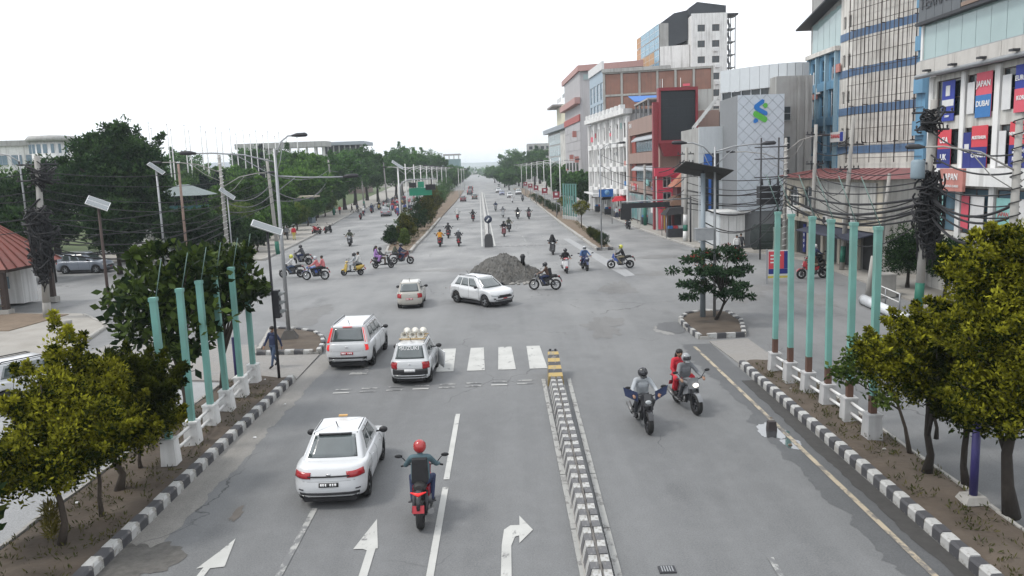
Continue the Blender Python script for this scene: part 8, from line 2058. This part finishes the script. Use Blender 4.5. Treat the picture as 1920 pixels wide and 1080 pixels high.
# rows of far lamps
for i, y in enumerate((118, 134, 150, 168, 188, 212, 240, 275)):
    street_lamp('white street lamp with curved arms on the left median, %s in the row' % ['first', 'second', 'third', 'fourth', 'fifth', 'sixth', 'seventh', 'eighth'][i], (slope(-15.8, 118, y, -.045), y, .16), 8.8, [(-2.6, .5, .9), (2.6, .5, .9)], 'street lamps on the left median', .11, white_paint)
for i, y in enumerate((124, 142, 160, 182, 206, 234, 270)):
    street_lamp('street lamp on the right median, %s in the receding row' % ['first', 'second', 'third', 'fourth', 'fifth', 'sixth', 'seventh'][i], (slope(7.3, 124, y, -.03), y, .16), 9.0, [(-2.4, .5, .9), (2.4, .5, .9)], 'street lamps on the right median', .10, white_paint)
for i, y in enumerate((228, 262, 300)):
    street_lamp('pale lamp beside the left far kerb, %s in its row' % OR[i], (slope(-14.6, 205, y), y, .1), 8.2, [(1.6, .4, .92)], 'lamps beside the left far kerb', .09, white_paint)
# flagpoles
for i in range(22):
    a = i / 21; x = -66 + 12 * a - (6 if i % 2 else 0); y = 148 + 60 * a
    t = thing('flagpole', 'slim white flagpole in the cluster rising behind the park trees', 'flagpole', (x, y, .1), 0, 'flagpoles behind the park'); mb = MB(); mb.tube([(0, 0, 0), (0, 0, 17.2 + (1.6 if i % 2 else 0))], [.15, .09], 6); mb.build('pole', white_paint, t); mb = MB(); mb.ball((0, 0, 17.25 + (1.6 if i % 2 else 0)), .14, 6, 4); mb.build('finial', chrome, t)
# watchtower
wt = thing('watchtower', 'green guard watchtower with grey hipped roof on thin legs', 'watchtower', (-41.2, 100, .1)); tg = pm('tower_green', (.035, .12, .13), .6, var=.15)
for x in (-2, 2):
    for y in (-1.6, 1.6): mb = MB(); mb.tube([(x, y, 0), (x, y, 5.9)], .09, 6); mb.build('leg', dark_steel, wt)
for k in range(6): bxo('panel', -2.2 + k * .74, -1.48 + k * .74, -1.8, -1.74, 3.1, 4.5, tg, wt)
bxo('floor', -2.3, 2.3, -1.8, 1.8, 2.95, 3.08, dark_steel, wt); bxo('back_panel', -2.2, 2.2, 1.74, 1.8, 3.1, 4.5, tg, wt)
for x in (-2.24, 2.2): bxo('side_panel', x, x + .05, -1.73, 1.73, 3.1, 4.5, tg, wt)
mb = MB(); mb.hexa([(-3.2, -2.6, 5.75), (3.2, -2.6, 5.75), (3.2, 2.6, 5.75), (-3.2, 2.6, 5.75)], [(-.5, -.3, 7.1), (.5, -.3, 7.1), (.5, .3, 7.1), (-.5, .3, 7.1)]); mb.build('roof', pm('tower_roof', (.16, .19, .19), .7, var=.2), wt)
# red roofed shelter at left
sh_ = thing('bus_shelter', 'open shelter with red tiled hipped roof at the left edge', 'shelter', (-34.9, 49.2, .17)); rt = pm('shelter_red_tile', (.20, .062, .048), .65, var=.25, sc=2, streak=.3, bump=.4, bsc=10)
mb = MB(); mb.hexa([(-5, -2.4, 2.7), (4.6, -2.4, 2.7), (4.6, 3.4, 2.7), (-5, 3.4, 2.7)], [(-2.2, -.1, 5.5), (1.6, -.1, 5.5), (1.6, 1.1, 5.5), (-2.2, 1.1, 5.5)]); rf = mb.build('roof', rt, sh_)
for i in range(13):
    f_ = i / 12; a = Vector((-5, -2.4, 2.74)).lerp(Vector((4.6, -2.4, 2.74)), f_); b = Vector((-2.2, -.1, 5.54)).lerp(Vector((1.6, -.1, 5.54)), f_); mb = MB(); mb.tube([a, b], .05, 5); mb.build('tile_rib', rt, rf)
for i in range(7):
    f_ = i / 6; a = Vector((4.6, -2.4, 2.74)).lerp(Vector((4.6, 3.4, 2.74)), f_); b = Vector((1.6, -.1, 5.54)).lerp(Vector((1.6, 1.1, 5.54)), f_); mb = MB(); mb.tube([a, b], .05, 5); mb.build('tile_rib', rt, rf)
bxo('eave_beam', -4.8, 4.4, -2.3, 3.2, 2.5, 2.7, pm('dark_timber', (.05, .035, .03), .8), sh_)
for x in (-4.2, -1.3, 1.4, 4.0):
    for y in (-2.0, 2.9): bxo('post', x - .16, x + .16, y - .16, y + .16, 0, 2.5, MATS['dark_timber'], sh_); bxo('post_base', x - .3, x + .3, y - .3, y + .3, -.1, .25, concrete, sh_)
for z in (.5, 1.0, 1.5): mb = MB(); mb.tube([(-4.2, -2.2, z), (4.0, -2.2, z)], .03, 5); mb.build('rail', pale_bark, sh_)
for k in range(7): mb = MB(); mb.tube([(-3.8 + k * 1.2, -2.3, 0), (-3.75 + k * 1.2, -2.25, 2.2)], .04, 5); mb.build('bamboo_stake', pale_bark, sh_)
hut = thing('ticket_booth', 'pale blue and white booth standing inside the red roofed shelter', 'booth', (-33.4, 52.0, .17)); bxo('cabin', -1.1, 1.1, -.8, .8, 0, 2.2, white_wall, hut); bxo('window', -.6, .3, -.85, -.8, 1.0, 1.8, glass_blue, hut)
# white wall and posts
wl = thing('boundary_wall', 'low white boundary wall with paired posts in front of the park trees', 'wall', (-45, 86.4, .1)); e_ = Vector((1, -.06, 0)).normalized()
for k in range(5): mb = MB(); mb.box(0, 2.6, -.12, .12, 0, 1.5); mb.build('wall_panel', white_wall, wl, tuple(e_ * (k * 2.72)), math.atan2(e_.y, e_.x))
for k in range(6):
    for q in (-.25, .25): mb = MB(); mb.box(-.16, .16, -.2, .2, 0, 2.9); mb.build('pillar', white_paint, wl, tuple(e_ * (k * 2.72 - .05 + q)), math.atan2(e_.y, e_.x))
w2 = thing('boundary_wall', 'long low white wall behind the small street trees', 'wall', (-32.3, 100, .1))
for k in range(12):
    d = Vector((-5.4, 50, 0)) / 12; mb = MB(); mb.box(0, d.length * .98, -.1, .1, 0, 1.2); mb.build('wall_panel', white_wall, w2, tuple(d * k), math.atan2(d.y, d.x))
ks = thing('kiosk', 'dark grey kiosk with a flat pale roof beside the left pavement', 'kiosk', (-34.3, 128, .1)); bxo('cabin', -2, 2, -1.2, 1.2, 0, 4.2, pm('kiosk_blue_grey', (.10, .13, .16), .6), ks); bxo('roof', -2.8, 2.8, -1.8, 1.8, 4.2, 4.45, pm('kiosk_roof', (.42, .38, .30), .7), ks); bxo('window', -1.4, 1.2, -1.25, -1.2, 1.4, 3.2, glass_blue, ks)
# advert board, fallen pipe, railing, boxes on the right
ad = thing('advert_board', 'freestanding red and blue advert board behind the right posts', 'advert board', (16.55, 49.6, 0)); bxo('panel', -.72, .72, -.06, .06, .35, 2.1, poster_w, ad)
p_ = bxo('poster_red', -.66, .3, -.075, -.062, .95, 2.05, red_b, ad); bxo('poster_blue', -.66, .66, -.075, -.062, .62, .94, navy_b, ad); bxo('poster_side', .302, .66, -.075, -.062, .95, 2.05, navy_b, ad); bxo('yellow_strip', -.7, .7, -.075, -.062, .36, .5, CL['yellow'], ad)
for k in range(3): bxo('text_line', -.55, .1 - .12 * k, -.085, -.077, 1.75 - k * .22, 1.83 - k * .22, letter_w, p_)
for x in (-.78, .72): bxo('leg', x, x + .06, -.08, .08, 0, 2.2, steel, ad)
pp = thing('fallen_pipe', 'thick white pipe lying on the right side road', 'pipe', (18.3, 41.2, .27)); mb = MB(); mb.tube([(0, 0, 0), (-.1, -1.4, .0), (-.35, -5.4, .0)], [.27, .25, .24], 16); mb.build('tube', pm('pipe_white', (.62, .64, .66), .35, .2, var=.12), pp); mb = MB(); mb.lathe([(.2, 0), (.3, 0), (.3, .1), (.2, .1)], 16, (0, .0, 0), 'y'); mb.build('collar', steel, pp)
rl = thing('railing', 'short pale pipe railing beside the fallen pipe', 'railing', (19.3, 42.5, .05))
for y in (0, -1.9, -3.8): mb = MB(); mb.tube([(.1 * y, y, 0), (.1 * y, y, .95)], .035, 6); mb.build('post', steel, rl)
for z in (.5, .92): mb = MB(); mb.tube([(0, 0, z), (-.38, -3.8, z)], .03, 6); mb.build('rail', white_paint, rl)
bx_ = thing('concrete_box', 'grey concrete box beside the pipe railing', 'box', (20.4, 43.4, .05)); bxo('body', -.4, .4, -.4, .4, 0, 1.2, concrete, bx_); bxo('lid', -.45, .45, -.45, .45, 1.2, 1.28, concrete, bx_)
bp = thing('bollard', 'purple painted post on a concrete foot under the right golden tree', 'post', (9.87, 16.55, .19)); mb = MB(); mb.tube([(0, 0, .15), (0, 0, 1.9)], .085, 12); mb.build('post', pm('purple_paint', (.035, .03, .12), .5, var=.2), bp); mb = MB(); mb.hexa([(-.28, -.24, 0), (.28, -.24, 0), (.28, .24, 0), (-.28, .24, 0)], [(-.2, -.18, .16), (.2, -.18, .16), (.2, .18, .16), (-.2, .18, .16)]); mb.build('foot', concrete, bp)
bp = thing('bollard', 'purple painted post behind the forked broad leaved tree', 'post', (-10.75, 29.3, .16)); mb = MB(); mb.tube([(0, 0, 0), (0, 0, 1.7)], .085, 12); mb.build('post', MATS['purple_paint'], bp); mb = MB(); mb.box(-.2, .2, -.2, .2, 0, .12); mb.build('foot', concrete, bp)
rc_ = random.Random(6)
for i in range(16):
    s = rc_.uniform(.03, .06); mb = MB(); mb.hexa([(-s, -s * .7, 0), (s, -s * .6, 0), (s * .8, s * .7, 0), (-s * .9, s * .6, 0)], [(-s * .7, -s * .5, s * .5), (s * .6, -s * .4, s * .3), (s * .6, s * .5, s * .5), (-s * .7, s * .4, s * .4)])
    x = rc_.choice((rc_.uniform(-8.4, -7.2), rc_.uniform(6.6, 8.1), rc_.uniform(-11, -9.1), rc_.uniform(8.7, 9.9))); tag(mb.build('litter', rc_.choice((poster_w, concrete, pale_bark)), None, (x, rc_.uniform(14, 30), .02 if abs(x) < 8.5 else .2)), 'small scrap of litter along the near kerbs', 'litter', 'litter scraps by the kerbs')

# ---- facade clutter and market stalls along the right shops
rf2 = random.Random(44)
def clutter(bl, F, n, z0, z1, seed):
    r_ = random.Random(seed)
    for _ in range(n):
        u, z = r_.uniform(.3, F.L - 1.5), r_.uniform(z0, z1); k = r_.random()
        if k < .35: o = bl.box(F, 'air_conditioner', u, u + .8, z, z + .55, .16, .5, poster_w); bl.box(F, 'fan_grille', u + .1, u + .5, z + .06, z + .48, .5, .52, dark_steel, o)
        elif k < .7: bl.box(F, 'sign_board', u, u + r_.uniform(.8, 2.2), z, z + r_.uniform(.4, .9), .14, .28, r_.choice((poster_w, red_b, sky_b, salmon, teal_p, coral_b)))
        else: mb = MB(); mb.tube([F.pt(u, .12, z0), F.pt(u, .12, z1)], .05, 6); mb.build('drain_pipe', r_.choice((steel, white_paint)), bl.o)
clutter(b2, b2.F((30, 81.5), (30, 71.4)), 7, 5, 16, 1); clutter(b7, b7.F((16.4, 113.5), (17.2, 93.5)), 8, 4.1, 5.0, 2); clutter(b8, b8.F((13.9, 141), (16.7, 114)), 14, 3.4, 13, 3); clutter(b10, b10.F((13.4, 200), (14.8, 172)), 10, 3, 9, 4); clutter(b3, b3.F((22.9, 67.5), (23.6, 51.0)), 6, 2.95, 3.3, 5)
clutter(b9, b9.F((16.4, 142), (34.4, 138)), 6, 14, 22, 6); clutter(b13, b13.F((21.6, 105), (27.5, 104)), 5, 8, 13, 7)
for i, (x, y, c1_, lab) in enumerate(((16.9, 82.5, 'black', 'dark canopied market stall nearest the banded pole'), (17.3, 101.5, 'navy', 'navy canopied stall before the brown building'), (15.8, 117, 'red', 'red canopied stall before the white arcade building'), (15.2, 124, 'black', 'dark canopied stall along the white arcade building'), (14.6, 133, 'brown', 'brown canopied stall farthest along the white arcade building'))):
    t = thing('market_stall', lab, 'stall', (x, y, .14), 0, 'market stalls on the right pavement')
    mb = MB(); mb.hexa([(-1.5, -1.4, 2.3), (1.5, -1.4, 2.5), (1.5, 1.4, 2.5), (-1.5, 1.4, 2.3)], [(-.9, -.7, 3.0), (1.2, -.7, 3.1), (1.2, .7, 3.1), (-.9, .7, 3.0)]); mb.build('canopy', CL[c1_], t)
    for px_ in (-1.35, 1.35):
        for py_ in (-1.25, 1.25): mb = MB(); mb.tube([(px_, py_, 0), (px_, py_, 2.4)], .04, 6); mb.build('pole', steel, t)
    bxo('counter', -1.1, 1.1, -.9, .3, 0, .9, CL['charcoal'], t)
    for k in range(4):
        c_ = thing('crate', '%s crate of goods on the %s' % (['blue', 'red', 'white', 'wooden'][k], lab.split(' nearest')[0].split(' before')[0].split(' along')[0].split(' farthest')[0] + ' %s' % ['by the banded pole', 'at the brown building', 'at the arcade end', 'midway along the arcade', 'at the far arcade'][i]), 'crate', (x - .8 + k * .52, y - .4, 1.04), 0, 'crates on the stalls'); m_ = (sky_b, red_b, poster_w, wood)[k]
        bxo('base', -.22, .22, -.3, .3, 0, .04, m_, c_)
        for (a0, a1, b0, b1) in ((-.22, .22, -.3, -.27), (-.22, .22, .27, .3), (-.22, -.19, -.27, .27), (.19, .22, -.27, .27)): bxo('side', a0, a1, b0, b1, .04, .26, m_, c_)

for i in range(6): span('thick cable bundle from the right tangle across the shop fronts, %s down' % OR[i], (20.2, 38.8, 6.2 - i * .28), (21.6, 63.5, 5.7 - i * .32), .55 + .12 * i, .05 + .012 * (i % 3))
for i in range(5): span('thick cable bundle from the right tangle out past the right edge, %s down' % OR[i], (20.2, 38.8, 6.4 - i * .4), (18.6, 29.7, 6.2 - i * .35), .35 + .1 * i, .04 + .015 * (i % 3))
for i in range(5): span('thick cable bundle from the bank corner to the banded pole, %s down' % OR[i], (21.6, 63.5, 5.4 - i * .35), (16.7, 77.2, 5.2 - i * .4), .5, .045)
for i in range(4): span('slack cable between the two poles before the red roof, %s down' % OR[i], (22.2, 58.6, 8.9 - i * .7), (22.7, 53.9, 9.0 - i * .8), .35 + .2 * i, .03)

# ================================================================ haze over the far road
mb = MB(); mb.box(-6100, 6100, -310, 9100, -1.5, 75)
hz = mb.build('haze', None)
hz.data.materials.clear()
hm = bpy.data.materials.new('haze'); hm.use_nodes = True
t = hm.node_tree; t.nodes.clear()
ho = t.nodes.new('ShaderNodeOutputMaterial'); pv = t.nodes.new('ShaderNodeVolumePrincipled')
pv.inputs['Color'].default_value = (.86, .93, 1.0, 1); pv.inputs['Density'].default_value = 0.00028; pv.inputs['Anisotropy'].default_value = 0.2
t.links.new(pv.outputs[0], ho.inputs['Volume'])
hz.data.materials.append(hm); tag(hz, kind='stuff'); hz['label'] = 'thin pale haze in the air over the road'
